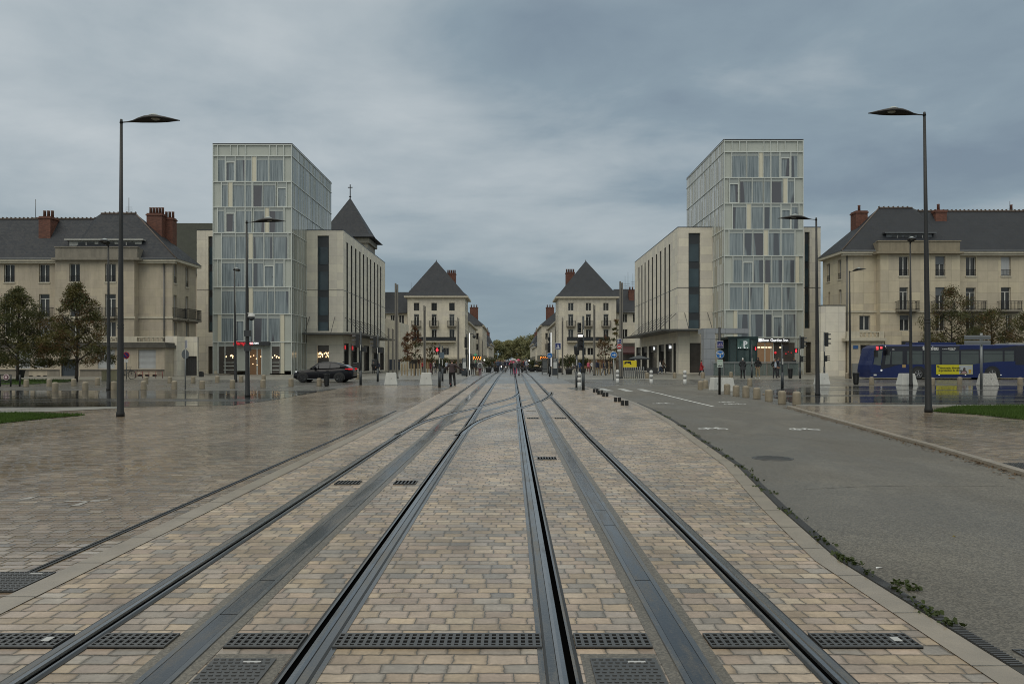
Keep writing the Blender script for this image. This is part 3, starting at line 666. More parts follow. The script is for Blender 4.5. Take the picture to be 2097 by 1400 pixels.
# ------------------------------------------------------------------ walls with openings
def fmap(Y):        # a wall facing the viewer
    return lambda a, z, d: (a, Y+d, z)
def smap(X, s):     # a wall along the street; s=+1 faces +x, s=-1 faces -x
    return lambda a, z, d: (X-s*d, a, z)
def wall(mb, mp, a0, a1, z0, z1, holes, depth=0.28, m=0, mj=None):
    """wall surface with real recessed openings (reveals depth deep)"""
    mj = m if mj is None else mj
    xs = sorted({a0, a1} | {min(max(v, a0), a1) for h in holes for v in (h[0], h[1])})
    zs = sorted({z0, z1} | {min(max(v, z0), z1) for h in holes for v in (h[2], h[3])})
    for i in range(len(xs)-1):
        for k in range(len(zs)-1):
            cx, cz = (xs[i]+xs[i+1])/2, (zs[k]+zs[k+1])/2
            if any(h[0] < cx < h[1] and h[2] < cz < h[3] for h in holes): continue
            mb.quad(mp(xs[i], zs[k], 0), mp(xs[i+1], zs[k], 0), mp(xs[i+1], zs[k+1], 0), mp(xs[i], zs[k+1], 0), m)
    for h0, h1, v0, v1 in holes:
        mb.quad(mp(h0, v0, 0), mp(h0, v1, 0), mp(h0, v1, depth), mp(h0, v0, depth), mj)
        mb.quad(mp(h1, v0, 0), mp(h1, v1, 0), mp(h1, v1, depth), mp(h1, v0, depth), mj)
        mb.quad(mp(h0, v1, 0), mp(h1, v1, 0), mp(h1, v1, depth), mp(h0, v1, depth), mj)
        mb.quad(mp(h0, v0, 0), mp(h1, v0, 0), mp(h1, v0, depth), mp(h0, v0, depth), mj)
def pbox(mb, mp, a0, a1, z0, z1, d0, d1, m=0):
    v = [mp(a, z, d) for d in (d0, d1) for a, z in ((a0, z0), (a1, z0), (a1, z1), (a0, z1))]
    mb.add(v, [(0, 1, 2, 3), (7, 6, 5, 4), (0, 4, 5, 1), (1, 5, 6, 2), (2, 6, 7, 3), (3, 7, 4, 0)], m)
wr = random.Random(11)
def window(par, mp, a0, a1, z0, z1, depth=0.24, style='french', frame=None, glass=None, rail_=None, blind=0.0, lit=False):
    frame = frame or M_WFRAME; glass = glass or M_GLASS
    g = MB(); g.quad(mp(a0, z0, depth), mp(a1, z0, depth), mp(a1, z1, depth), mp(a0, z1, depth))
    w = g.build('window', glass, par, world=True)
    f = MB(); t = 0.055; d0, d1 = depth-0.05, depth-0.002
    W_ = a1-a0
    pbox(f, mp, a0, a0+t, z0, z1, d0, d1); pbox(f, mp, a1-t, a1, z0, z1, d0, d1)
    pbox(f, mp, a0+t, a1-t, z1-t, z1, d0, d1); pbox(f, mp, a0+t, a1-t, z0, z0+t, d0, d1)
    c = (a0+a1)/2; top = z1-t
    if style == 'french' and z1-z0 > 1.9:
        top = z1-0.42; pbox(f, mp, a0+t, a1-t, top-0.05, top, d0, d1); top -= 0.05
    if style != 'plain': pbox(f, mp, c-0.045, c+0.045, z0+t, top, d0-0.01, d1)
    f.v = [tuple(Vector(p)-par.location) for p in f.v]
    f.build('frame', frame, w)
    if blind > 0:
        bl = MB(); pbox(bl, mp, a0+t, a1-t, z1-(z1-z0)*blind, z1-0.02, depth-0.09, depth-0.055)
        bl.v = [tuple(Vector(p)-par.location) for p in bl.v]; bl.build('blind', M_SHUT if blind > 0.5 else M_ZINC, w)
    if rail_ == 'low':
        rb = MB(); h = 0.62
        pbox(rb, mp, a0, a1, z0+h-0.035, z0+h, 0.02, 0.05); pbox(rb, mp, a0, a1, z0+h*0.55, z0+h*0.55+0.02, 0.025, 0.045); pbox(rb, mp, a0, a1, z0+0.1, z0+0.12, 0.025, 0.045)
        n = max(4, int(W_/0.13))
        for i in range(n+1):
            x_ = a0+W_*i/n; pbox(rb, mp, x_-0.008, x_+0.008, z0+0.1, z0+h, 0.028, 0.042)
        rb.v = [tuple(Vector(p)-par.location) for p in rb.v]; rb.build('railing', M_RAIL, w)
    return w
def sill(mb, mp, a0, a1, z, m=0): pbox(mb, mp, a0-0.06, a1+0.06, z-0.12, z, -0.07, 0.2, m)
def balcony(par, mp, a0, a1, z, h=0.95, dep=0.75, gap=0.13, slab=None, solid=None):
    b_ = MB(); pbox(b_, mp, a0, a1, z-0.18, z, -dep, 0.02); pbox(b_, mp, a0+0.25, a1-0.25, z-0.32, z-0.18, -dep*0.5, 0.02)
    o = b_.build('balcony', slab or M_DIRTY, par, world=True)
    r = MB()
    def side(fa, n):
        for i in range(n+1): fa(i/n)
    pbox(r, mp, a0, a1, z+h-0.04, z+h, -dep, -dep+0.05); pbox(r, mp, a0, a1, z+0.08, z+0.11, -dep+0.01, -dep+0.04); pbox(r, mp, a0, a1, z+h*0.78, z+h*0.78+0.02, -dep+0.01, -dep+0.04)
    for e in (a0, a1-0.05):
        pbox(r, mp, e, e+0.05, z+h-0.04, z+h, -dep+0.05, 0); pbox(r, mp, e, e+0.05, z+0.08, z+0.11, -dep+0.05, 0)
        for k in range(1, 5): pbox(r, mp, e+0.015, e+0.035, z, z+h-0.04, -dep+dep*k/5, -dep+dep*k/5+0.02)
    n = max(3, int((a1-a0)/gap))
    for i in range(n+1):
        x_ = a0+0.01+(a1-a0-0.035)*i/n; pbox(r, mp, x_, x_+0.022, z, z+h-0.04, -dep+0.012, -dep+0.034)
    if solid: pbox(r, mp, a0+0.03, a1-0.03, z+0.1, z+h-0.06, -dep+0.045, -dep+0.06, 1)
    r.v = [tuple(Vector(p)-par.location) for p in r.v]; r.build('railing', [M_RAIL, solid or M_RAIL], o)
    return o
def chimney(par, x0, x1, y0, y1, z0, z1, pots, pmat=None):
    z1 -= 0.55
    c = MB(); c.box(x0, y0, z0, x1, y1, z1-0.25); c.box(x0-0.07, y0-0.07, z1-0.25, x1+0.07, y1+0.07, z1-0.12); c.box(x0, y0, z1-0.12, x1, y1, z1)
    o = c.build('chimney', M_BRICK, par, world=True)
    p = MB()
    for i in range(pots):
        px = x0+(x1-x0)*(i+0.5)/pots
        p.lathe([(0.15, z1-0.02), (0.13, z1+0.55), (0.16, z1+0.62), (0.12, z1+0.66)], 8, (px, (y0+y1)/2))
    p.v = [tuple(Vector(q)-par.location) for q in p.v]; p.build('chimney_pot', pmat or M_POT, o)
    return o
def antenna(name_lab, px, py0, py1, Y, arms=4):
    x_, z0, z1 = wx(px, Y), wz(py0, Y), wz(py1, Y)
    m_ = MB(); m_.tube([(0, 0, 0), (0, 0, z1-z0)], 0.03, 5)
    for k in range(arms): zz = (z1-z0)*(1-0.13*k); m_.tube([(-0.45+0.04*k, 0, zz), (0.45-0.04*k, 0, zz)], 0.018, 4)
    m_.tube([(-0.1, 0, z1-z0), (0.7, 0.1, z1-z0+0.02)], 0.018, 4)
    tag(m_.build('roof_antenna', M_ZINC, loc=(x_, Y, z0)), name_lab, 'antenna')
# ------------------------------------------------------------------ hotels
def hotel(sgn, T, label):
    """sgn -1 left, +1 right; T holds measured dimensions and window layouts"""
    Y0, Yb, YL, YLb = T['Y0'], T['Y1'], T['YL'], T['YLb']
    xo, xi, ztop = T['xo'], T['xi'], T['top']          # tower outer and street edges
    a0, a1 = sorted((xo, xi)); zb = gz(Y0)
    t = thing('hotel', label, 'hotel', ((a0+a1)/2, Y0, zb), group='paired hotels')
    mpf = fmap(Y0)
    lv = T['levels']           # z of level lines top -> base
    core = MB()
    core.box(a0+0.02, Y0+0.06, zb+0.4, a1-0.02, Yb, ztop)
    core.box(a0-0.03, Y0-0.03, ztop, a1+0.03, Yb+0.03, ztop+0.10, 1)
    core.build('tower_wall', [M_GPANEL, M_DGREY], t, world=True)
    sk = MB(); sk.quad((xi, Y0+0.01, zb), (xi, Yb, zb), (xi, Yb, ztop-0.002), (xi, Y0+0.01, ztop-0.002)); 
    sk.build('side_glazing', M_STRIPL if sgn < 0 else M_STRIPR, t, world=True)
    fr = MB()
    sx = xi-sgn*0.0
    for z in lv[:-1]: 
        pbox(fr, mpf, a0, a1, z-0.05, z+0.05, -0.09, 0.06)
        fr.box(*( (xi, Y0, z-0.035, xi+0.07, Yb, z+0.035) if sgn < 0 else (xi-0.07, Y0, z-0.035, xi, Yb, z+0.035)))
    for e in (a0, a1-0.08): pbox(fr, mpf, e, e+0.08, zb, ztop-0.01, -0.085, 0.06)
    W_ = a1-a0
    def U(v, lo, hi): return a0+(v-lo)/(hi-lo)*W_
    lo, hi = T['lohi']
    for k, row in enumerate(T['rows']):
        z1, z0 = lv[k+1]-0.05, lv[k+2]+0.05          # row between level lines k+1 and k+2
        if k == 7: z0 = zb+0.12
        for it in row['p']:
            door = len(it) == 3
            u0, u1 = U(it[0], lo, hi), U(it[1], lo, hi)
            hh = z1-z0; tz = z1-hh*(0.22 if door else 0.13)
            cm = M_CURT if wr.random() < 0.78 else M_CURT2
            if k == 7: cm = M_DARKIN
            g = MB(); pbox(g, mpf, u0, u1, z0, tz, 0.01, 0.05)
            w_ = g.build('window', cm, t, world=True)
            q = MB()
            pbox(q, mpf, u0, u1, tz+0.04, z1, 0.0, 0.05, 1)
            for e in (u0-0.05, u1-0.0): pbox(q, mpf, e, e+0.05, z0, z1, -0.07, 0.055)
            pbox(q, mpf, u0, u1, tz, tz+0.04, -0.02, 0.05)
            if door:
                pbox(q, mpf, u0, u0+0.07, z0, tz, -0.06, 0.0); pbox(q, mpf, u1-0.07, u1, z0, tz, -0.06, 0.0); pbox(q, mpf, u0+0.07, u1-0.07, tz-0.07, tz, -0.06, 0.0); pbox(q, mpf, u0+0.07, u1-0.07, z0, z0+0.07, -0.06, 0.0)
                pbox(q, mpf, u1-0.13, u1-0.09, z0+1.0, z0+1.12, -0.08, -0.06, 2)
            q.v = [tuple(Vector(p_)-t.location) for p_ in q.v]
            q.build('frame', [M_FRAME, M_TRANS, M_DGREY], w_)
        for u0, u1 in row.get('c', []):
            g = MB(); pbox(g, mpf, U(u0, lo, hi), U(u1, lo, hi), z0+0.001, z1, -0.04, 0.05); g.build('cream_panel', M_CREAM, t, world=True)
        for u in row.get('b', []): pbox(fr, mpf, U(u, lo, hi)-0.03, U(u, lo, hi)+0.03, z0, z1, -0.07, 0.06)
    for u in T['top_bars']: pbox(fr, mpf, U(u, lo, hi)-0.035, U(u, lo, hi)+0.035, lv[1]+0.05, lv[0]-0.05, -0.08, 0.06)
    sr = random.Random(31+sgn)
    for k in range(len(lv)-1):
        y = Y0+0.4
        while y < Yb-0.2:
            x0, x1 = (xi, xi+0.035) if sgn < 0 else (xi-0.035, xi); fr.box(x0, y, lv[k+1]+0.036, x1, y+0.04, lv[k]-0.036); y += sr.choice([0.55, 0.7, 1.1, 1.1, 1.6])
    fr.build('facade_frame', M_FRAME, t, world=True)
    # lower stone block
    bi, bo, zl = T['bi'], T['bo'], T['ztl']
    zbb = gz(YL); A0, A1 = sorted((bi, bo)); mpl = fmap(YL); mps = smap(bi, 1 if sgn < 0 else -1)
    hf = [(*sorted((wx(x0, YL), wx(x1, YL))), wz(y1, YL), wz(y0, YL)) for x0, x1, y0, y1 in T['slots']]
    bl = MB(); wall(bl, mpl, A0, A1, zbb, zl, hf, 0.45)
    hs = []
    for x0 in T['slits']:
        ya = abs(bi)*F/abs(x0-CX); hs.append((ya-0.42, ya+0.42, T['slz'][0], T['slz'][1]))
    sh = [(abs(bi)*F/abs(x0-CX), abs(bi)*F/abs(x1-CX)) for x0, x1 in T['shops']]
    hsh = [(min(p_), max(p_), zbb+0.15, zbb+3.5) for p_ in sh]
    wall(bl, mps, YL, YLb, zbb, zl, hs+hsh, 0.45, 0, 2)
    bl.box(A0+0.05, YLb-0.3, zbb, A1-0.05, YLb, zl-0.05)
    bl.box(A0-0.02, YL-0.02, zl, A1+0.02, YLb, zl+0.09, 1)
    zj = T['zj']; pbox(bl, mpl, A0, A1, zj-0.03, zj+0.03, -0.012, 0.0, 1); pbox(bl, mps, YL, YLb, zj-0.03, zj+0.03, -0.012, 0.0, 1)
    bl.build('stone_wall', [M_HSTONE, M_DGREY, M('slit_reveal', (0.055, 0.054, 0.050), 0.5, var=0.15)], t, world=True)
    for i, (h0, h1, v0, v1) in enumerate(hf):
        s_ = T['slots'][i]
        g = MB(); pbox(g, mpl, h0, h1, v0, v1, 0.30, 0.36); o = g.build('window_strip', M_SPAN if s_[2] < 650 else (M_DARKIN if sgn < 0 or i else M('grey_door', (0.16, 0.165, 0.16), 0.4, 0.2, var=0.2, streak=0.2)), t, world=True)
        if s_[2] < 650:
            for y0, y1 in T['panes']:
                q = MB(); pbox(q, mpl, h0+0.06*(h1-h0), h1-0.10*(h1-h0), wz(y1, YL), wz(y0, YL), 0.24, 0.295); q.v = [tuple(Vector(p_)-t.location) for p_ in q.v]; q.build('pane', M_GLASSB, o)
    for h0, h1, v0, v1 in hs:
        g = MB(); pbox(g, mps, h0, h1, v0, v1, 0.38, 0.44); g.build('slit_window', M_WDARK, t, world=True)
    for i, (h0, h1, v0, v1) in enumerate(hsh):
        g = MB(); pbox(g, mps, h0, h1, v0, v1, 0.35, 0.45); o = g.build('shop_window', M_DARKIN if i % 2 else M_GLASS, t, world=True)
        q = MB(); pbox(q, mps, h0, h1, v1-0.85, v1, 0.2, 0.3); q.v = [tuple(Vector(p_)-t.location) for p_ in q.v]; q.build('fascia', M_DGREY, o)
    # canopy hung on rods
    cz = T['cz']; cc = MB(); ov = 2.3
    cin, cx0 = bi-sgn*ov, T['cx0']
    X0, X1 = sorted((cin, cx0))
    cc.box(X0, YL-ov, cz-0.10, X1, YL-0.003, cz+0.09)
    xa, xb = sorted((cin, bi-sgn*0.003)); cc.box(xa, YL-0.003, cz-0.10, xb, YLb-5, cz+0.09)
    co = cc.build('canopy', M_CANOPY, t, world=True)
    n = 9
    ends = [((bi, y, cz+2.0), (bi-sgn*(ov-0.2), y, cz+0.1)) for y in (YL+0.8+i*(YLb-8-YL)/n for i in range(n))]+[((wx(xx, YL), YL, cz+2.0), (wx(xx, YL), YL-ov+0.2, cz+0.1)) for xx in T['rodx']]
    for e0, e1 in ends:
        rd = MB(); rd.tube([e0, e1], 0.03, 5); rd.v = [tuple(Vector(p_)-t.location) for p_ in rd.v]; rd.build('tie_rod', M_DGREY, co)
    return t
def zs(l, Y): return [wz(y, Y) for y in l]
YH = 85.0
TL = dict(Y0=YH, Y1=103.5, YL=91.0, YLb=121, xo=wx(436, YH), xi=wx(598, YH), top=wz(295.5, YH),
    levels=zs([297, 320, 372.5, 424.7, 477, 531, 588, 643, 700, 767], YH), lohi=(92, 505),
    rows=[dict(p=[(120, 155), (160, 208, 1), (214, 258), (264, 294), (322, 382), (388, 460)], c=[(298, 318)], b=[464]),
          dict(p=[(140, 170), (198, 256), (264, 294), (304, 352), (356, 420), (430, 476, 1)], c=[(174, 194)], b=[136, 300]),
          dict(p=[(120, 152), (160, 208, 1), (214, 258), (264, 294), (308, 362), (388, 460)], c=[(366, 384)], b=[116, 466]),
          dict(p=[(140, 208), (214, 276), (304, 356), (362, 404), (408, 480)], c=[(280, 300)], b=[136, 486]),
          dict(p=[(140, 206), (210, 258), (264, 298), (304, 356), (360, 410, 1), (416, 460)], b=[118, 136, 466]),
          dict(p=[(140, 206), (214, 276), (304, 376), (380, 412), (418, 488)], c=[(280, 300)], b=[136, 492]),
          dict(p=[(140, 200), (212, 256, 1), (262, 300), (308, 376), (382, 442)], c=[(445, 465), (118, 136)], b=[304]),
          dict(p=[(124, 154), (158, 210), (400, 442)], c=[(446, 465)], b=[118, 214, 282, 350, 392])],
    top_bars=[118, 184, 222, 262, 388, 425, 462], bi=wx(703, 91), bo=wx(403, 91), ztl=wz(472, 91), zj=wz(594, 91),
    slots=[(650, 673.5, 482.5, 677.6), (650, 673.5, 707, 766), (426.5, 436, 484, 680), (426.5, 436, 709, 766)],
    panes=[(505, 541), (556, 593), (608, 645), (659, 677)],
    slits=[711, 720, 728.5, 737, 744.5, 752, 759, 767, 773.5, 779.5], slz=(wz(677, 91), wz(491, 91)),
    shops=[(705, 714), (718, 731), (735, 741), (745, 756), (762, 775), (778, 786)], cz=wz(682.5, 91)-0.1, cx0=wx(619, 88.7), rodx=[634, 686])
HL = hotel(-1, TL, 'left glass-fronted hotel tower over pale stone block, red sign above its door')
TR = dict(Y0=YH, Y1=103.0, YL=89.6, YLb=121, xo=wx(1645, YH), xi=wx(1482, YH), top=wz(287, YH),
    levels=zs([289, 311.6, 364.4, 416.8, 470, 524, 580, 635, 691, 767], YH), lohi=(507, 914),
    rows=[dict(p=[(550, 620), (627, 684), (712, 744), (750, 790), (798, 846, 1), (852, 884)], c=[(688, 706)], b=[545]),
          dict(p=[(536, 582, 1), (590, 650), (656, 706), (714, 746), (752, 808), (834, 866)], c=[(812, 832)], b=[528, 870]),
          dict(p=[(554, 622), (648, 708), (714, 744), (752, 796), (802, 848, 1), (854, 886)], c=[(625, 645)], b=[550, 892]),
          dict(p=[(536, 606), (612, 654), (658, 708), (736, 796), (802, 868)], c=[(712, 732)], b=[530, 874]),
          dict(p=[(556, 600), (604, 656, 1), (660, 708), (718, 748), (754, 806), (812, 870)], c=[(874, 892)], b=[550]),
          dict(p=[(538, 600), (606, 636), (642, 708), (738, 800), (806, 872)], c=[(716, 734)], b=[530, 878]),
          dict(p=[(578, 636), (644, 708), (720, 752), (758, 806, 1), (814, 874)], c=[(558, 574)], b=[516, 880]),
          dict(p=[(676, 746), (750, 800), (804, 870)], b=[530, 560, 600, 640, 880])],
    top_bars=[549, 586, 624, 712, 744, 782, 820, 884], bi=wx(1388, 89.6), bo=wx(1680.5, 89.6), ztl=wz(466, 89.6), zj=wz(589, 89.6),
    slots=[(1410, 1434, 477, 673), (1412.5, 1435.5, 702, 763), (1648, 1658, 475, 672), (1650, 1661, 700, 763)],
    panes=[(499, 535), (550, 587), (602, 640), (655, 672)],
    slits=[1371, 1362, 1353, 1344.5, 1336, 1328.5, 1321, 1314.5, 1308.5], slz=(wz(674, 89.6), wz(488, 89.6)),
    shops=[(1379, 1384), (1363, 1376), (1349, 1359.5), (1329, 1345), (1314.5, 1325), (1303, 1312)], cz=wz(675, 89.6)-0.1, cx0=wx(1443, 87), rodx=[1402, 1449])
HR = hotel(1, TR, 'right glass-fronted hotel tower over pale stone block, white lettering above its door')
# signs, lobby details
def cbox(name, mp, a0, a1, z0, z1, d0, d1, mat, par):
    g = MB(); pbox(g, mp, a0, a1, z0, z1, d0, d1); return g.build(name, mat, par, world=True)
def hx(px): return wx(px, YH)
def hzz(py): return wz(py, YH)
mpH = fmap(YH)
sg = cbox('sign_board', mpH, hx(486), hx(554), hzz(707), hzz(699.5), -0.55, -0.1, M_DGREY, HL)
def loc_in(par, x_, y_, z_): return (x_-par.location.x, y_-par.location.y, z_-par.location.z)
text('sign_lettering', 'Hampton', 0.55, M_REDL, sg, loc_in(HL, hx(501), YH-0.57, hzz(706)), shear=0.25, bold=0.012)
text('sign_lettering', 'by HILTON', 0.24, M_LEDW, sg, loc_in(HL, hx(521.5), YH-0.57, hzz(704.4)), bold=0.012)
cbox('doorway', mpH, hx(511), hx(537), gz(YH)+0.02, hzz(715), -0.02, 0.05, M_WARM, HL)
dr = cbox('door_leaf', mpH, hx(537.5), hx(553), gz(YH)+0.02, hzz(712), -0.04, 0.04, M_GPANEL2, HL)
for x_ in (511, 527, 536.5): cbox('door_post', mpH, hx(x_)-0.05, hx(x_)+0.05, gz(YH)+0.02, hzz(714), -0.09, -0.03, M_FRAME, HL)
br = random.Random(5)
def bulbs(par, mp, a0, a1, z0, z1, n, d, r=0.05, tall=1.5):
    for _ in range(n):
        a, z = br.uniform(a0, a1), br.uniform(z0, z1); g = MB(); c = mp(a, z, d)
        g.lathe([(0.0, -r*tall), (r*0.8, -r*0.6), (r, 0), (r*0.7, r*tall*0.7), (0, r*tall)], 6, m=0)
        o = g.build('pendant_bulb', M_BULB, par, loc_in(par, *c))
bulbs(HL, mpH, hx(463), hx(478), hzz(733), hzz(727), 6, -0.02, 0.06)
bulbs(HL, mpH, hx(558), hx(575), hzz(733), hzz(727), 6, -0.02, 0.06)
bulbs(HL, mpH, hx(514), hx(535), hzz(750), hzz(727), 6, -0.07, 0.05)
bulbs(HL, fmap(91), wx(652, 91), wx(673, 91), wz(731, 91), wz(722, 91), 24, 0.22, 0.055, 2.0)
# lobby shelves
for px0, px1 in ((458, 481), (558, 572)):
    for k, y in enumerate((742, 749, 757)):
        cbox('shelf', mpH, hx(px0), hx(px1), hzz(y)-0.03, hzz(y)+0.03, -0.03, 0.0, M_FRAME, HL)
mps = smap(TL['bi'], 1)
for p0, p1 in ((705, 714), (718, 731)):
    y0, y1 = (abs(TL['bi'])*F/(CX-v) for v in (p0, p1))
    c = mps((y0+y1)/2, gz(90)+3.05, 0.15)
    g = MB(); g.disc((0, 0, 0), 0.24, 20, 'x', 0, 0.08); o = g.build('round_shop_sign', M_REDL, HL, loc_in(HL, *c))
sg = cbox('sign_board', mpH, hx(1548), hx(1614), hzz(700.5), hzz(693), -0.45, -0.1, M_DGREY, HR)
text('sign_lettering', 'Hilton Garden Inn', 0.44, M_LEDW, sg, loc_in(HR, hx(1581.5), YH-0.47, hzz(699.4)), bold=0.004, sx=0.95)
g = MB(); 
for a, c in ((0, 0), (0.16, 0), (0, 0.18), (0.16, 0.18)): g.cb(a, 0, c, 0.11, 0.04, 0.13)
g.build('sign_emblem', M_LEDW, sg, loc_in(HR, hx(1551.5), YH-0.47, hzz(698.4)))
cbox('lobby_glazing', mpH, hx(1549), hx(1583), gz(YH)+0.02, hzz(701), -0.02, 0.05, M('lobby_warm', (0.12, 0.075, 0.045), 0.35, var=0.5, scale=1.0, emis=0.12, ecol=(0.85, 0.5, 0.25)), HR)
for x0, x1 in ((1551, 1556), (1558, 1571), (1573, 1580), (1596, 1601)): cbox('strip_light', mpH, hx(x0), hx(x1), hzz(711.2)-0.04, hzz(711.2)+0.04, -0.06, -0.03, M('strip_warm', (1, .9, .7), 0.3, var=0, emis=2.5, ecol=(1.0, 0.82, 0.55)), HR)
for x_ in (1549, 1566, 1583): cbox('door_post', mpH, hx(x_)-0.05, hx(x_)+0.05, gz(YH)+0.02, hzz(702), -0.09, -0.03, M_FRAME, HR)
for x_, y_, r_ in ((1587.5, 722, 0.14), (1609, 724, 0.07), (1620, 722, 0.06), (1614, 720, 0.05)):
    g = MB(); g.lathe([(0, -r_), (r_*.7, -r_*.7), (r_, 0), (r_*.7, r_*.7), (0, r_)], 8); g.build('red_lamp', M_REDL, HR, loc_in(HR, hx(x_), YH-0.06, hzz(y_)))
mps = smap(TR['bi'], -1)
for p0, p1, n_ in ((1329, 1345, 6), (1363, 1376, 8)):
    ya = TR['bi']*F/((p0+p1)/2-CX); g = MB()
    for k in range(n_):
        c = mps(ya+(k-n_/2)*-0.17, gz(90)+2.95, 0.18); hh = (0.38, 0.26, 0.26, 0.3)[k % 4] if k else 0.42
        g.box(c[0]-0.02, c[1]-0.055, c[2], c[0]+0.02, c[1]+0.055, c[2]+hh)
    g.build('shop_lettering', M_LEDW, HR, world=True)
# ------------------------------------------------------------------ old stone apartment houses
def roof_part(par, faces, mats=None, name='roof', th=0.0):
    g = MB()
    for f in faces: g.add(f[0], [tuple(range(len(f[0])))], f[1])
    return g.build(name, mats or [M_SLATE, M_ZINC], par, world=True)
def baluster_row(par, mp, a0, a1, z0, z1):
    g = MB(); pbox(g, mp, a0, a1, z1-0.14, z1, -0.12, 0.12); pbox(g, mp, a0, a1, z0, z0+0.10, -0.12, 0.12)
    n = max(2, int((a1-a0)/0.36))
    for i in range(n):
        a = a0+(i+0.5)*(a1-a0)/n; c = mp(a, 0, 0)
        h = z1-z0-0.24
        g.lathe([(0.055, z0+0.10), (0.11, z0+0.10+h*0.3), (0.05, z0+0.10+h*0.62), (0.085, z0+0.10+h)], 8, (c[0], c[1]), cap=False)
    return g.build('balustrade', M_TRIM, par, world=True)
def old_house(sgn, Y, D):
    st = D['stone']; z0 = gz(Y); mp = fmap(Y); bay = D['bay']; Yb_ = Y-0.9; mb_ = fmap(Yb_)
    X = lambda p: wx(p, Y); Z = lambda p: wz(p, Y); XB = lambda p: wx(p, Yb_); ZB = lambda p: wz(p, Yb_)
    cor = X(D['corner']); far = D['far']; A0, A1 = sorted((cor, far)); Y2 = Y+5.7
    t = thing('apartment_house', D['label'], 'house', (cor, Y, z0), group='old stone houses beside the hotels')
    ze = Z(D['eave']); zr = Z(D['ridge'])
    b0, b1 = XB(bay[0]), XB(bay[1])
    fb, fm = [], []
    specs = []
    for x0, x1, y0, y1, opt in D['win']:
        inb = bay[0] < (x0+x1)/2 < bay[1]
        f = (XB, ZB, mb_, fb) if inb else (X, Z, mp, fm)
        h = (f[0](x0), f[0](x1), f[1](y1), f[1](y0)); f[3].append(h); specs.append((h, f[2], opt))
    w = MB(); wall(w, mp, A0, A1, z0, ze, [h for h in fm], 0.26)
    wall(w, mb_, b0, b1, z0, ze, fb, 0.26)
    w.quad((b0, Yb_, z0), (b0, Y, z0), (b0, Y, ze), (b0, Yb_, ze)); w.quad((b1, Yb_, z0), (b1, Y, z0), (b1, Y, ze), (b1, Yb_, ze))
    s_ = smap(cor, 1 if sgn < 0 else -1)
    hs = []
    for px0, px1, y0, y1, opt in D['side']:
        ya, yb = sorted((cor*F/(px0-CX), cor*F/(px1-CX))); ym = (ya+yb)/2
        h = (ya, yb, wz(y1, ym), wz(y0, ym)); hs.append(h); specs.append((h, s_, opt))
    wall(w, s_, Y, Y2, z0, ze, hs, 0.26)
    w.quad((A0, Y2, z0), (A1, Y2, z0), (A1, Y2, ze), (A0, Y2, ze)); w.quad((far, Y, z0), (far, Y2, z0), (far, Y2, ze), (far, Y, ze))
    w.build('wall', st, t, world=True)
    for h, m_, opt in specs:
        bl = opt.get('blind', 0.0)
        window(t, m_, *h, depth=0.24, frame=opt.get('frame'), rail_=opt.get('rail'), blind=bl, style=opt.get('style', 'french'))
        q = MB(); sill(q, m_, h[0], h[1], h[2]); q.build('sill', M_TRIM, t, world=True)
    for x0, x1, y0, yb in D['balc']:
        inb = bay[0] < (x0+x1)/2 < bay[1]; f = (XB, ZB, mb_) if inb else (X, Z, mp)
        balcony(t, f[2], f[0](x0), f[0](x1), f[1](yb), h=f[1](y0)-f[1](yb), dep=0.7)
    for px0, px1, y0, yb in D['sbalc']:
        ya, yb2 = sorted((cor*F/(px0-CX), cor*F/(px1-CX))); ym = (ya+yb2)/2
        balcony(t, s_, ya, yb2, wz(yb, ym), h=wz(y0, ym)-wz(yb, ym), dep=0.5)
    # cornice and string courses
    c = MB()
    e = 0.55
    lo = (A0-e if sgn > 0 else A0); hi = (A1+e if sgn < 0 else A1)
    c.box(lo, Y-e, ze, hi, Y2+0.1, ze+0.28); c.box(lo+0.12 if sgn > 0 else lo, Y-e+0.15, ze-0.2, hi-0.12 if sgn < 0 else hi, Y-0.003, ze-0.002)
    c.build('cornice', M_TRIM, t, world=True)
    c = MB()
    for y in D['string']:
        pbox(c, mp, A0, A1, Z(y)-0.10, Z(y)+0.10, -0.10, -0.001); pbox(c, mb_, b0-0.1, b1+0.1, ZB(y)-0.10, ZB(y)+0.10, -0.10, -0.001)
        pbox(c, s_, Y-0.1, Y2, Z(y)-0.10, Z(y)+0.10, -0.10, -0.001)
    c.build('string_course', M_TRIM, t, world=True)
    # roof: main ridge, taller hipped end over the bay
    e = 0.5
    yr = Y+2.9
    zt = ze+0.26
    xc = cor-sgn*0.6
    rl, rh = X2(D['ridge_x'][0], yr), X2(D['ridge_x'][1], yr)
    rn, rf = (rh, rl) if sgn < 0 else (rl, rh)      # near the corner / away from it
    zr = wz(D['ridge'], yr); zr2 = wz(D['ridge2'], yr)
    vm = rf-(-sgn)*2.2                                # valley foot
    fa = [([(xc, Y-e, zt), (rn, yr, zr), (rf, yr, zr), (X2(D['valley'], Y-e), Y-e, zt)], 0),
          ([(xc, Y-e, zt), (xc, Y2+0.1, zt), (rn, yr, zr)], 0),
          ([(xc, Y2+0.1, zt), (rf, Y2+0.1, zt), (rf, yr, zr), (rn, yr, zr)], 0),
          ([(X2(D['valley'], Y-e), Y-e, zt+0.003), (far, Y-e, zt+0.003), (far, yr, zr2), (rf+sgn*0.6, yr, zr2)], 0),
          ([(X2(D['valley'], Y-e), Y-e, zt), (rf, yr, zr), (rf+sgn*0.9, yr+0.1, zr2)], 0),
          ([(rf, Y2+0.1, zt), (far, Y2+0.1, zt), (far, yr, zr2), (rf, yr, zr2)], 0)]
    roof_part(t, fa)
    g = MB(); 
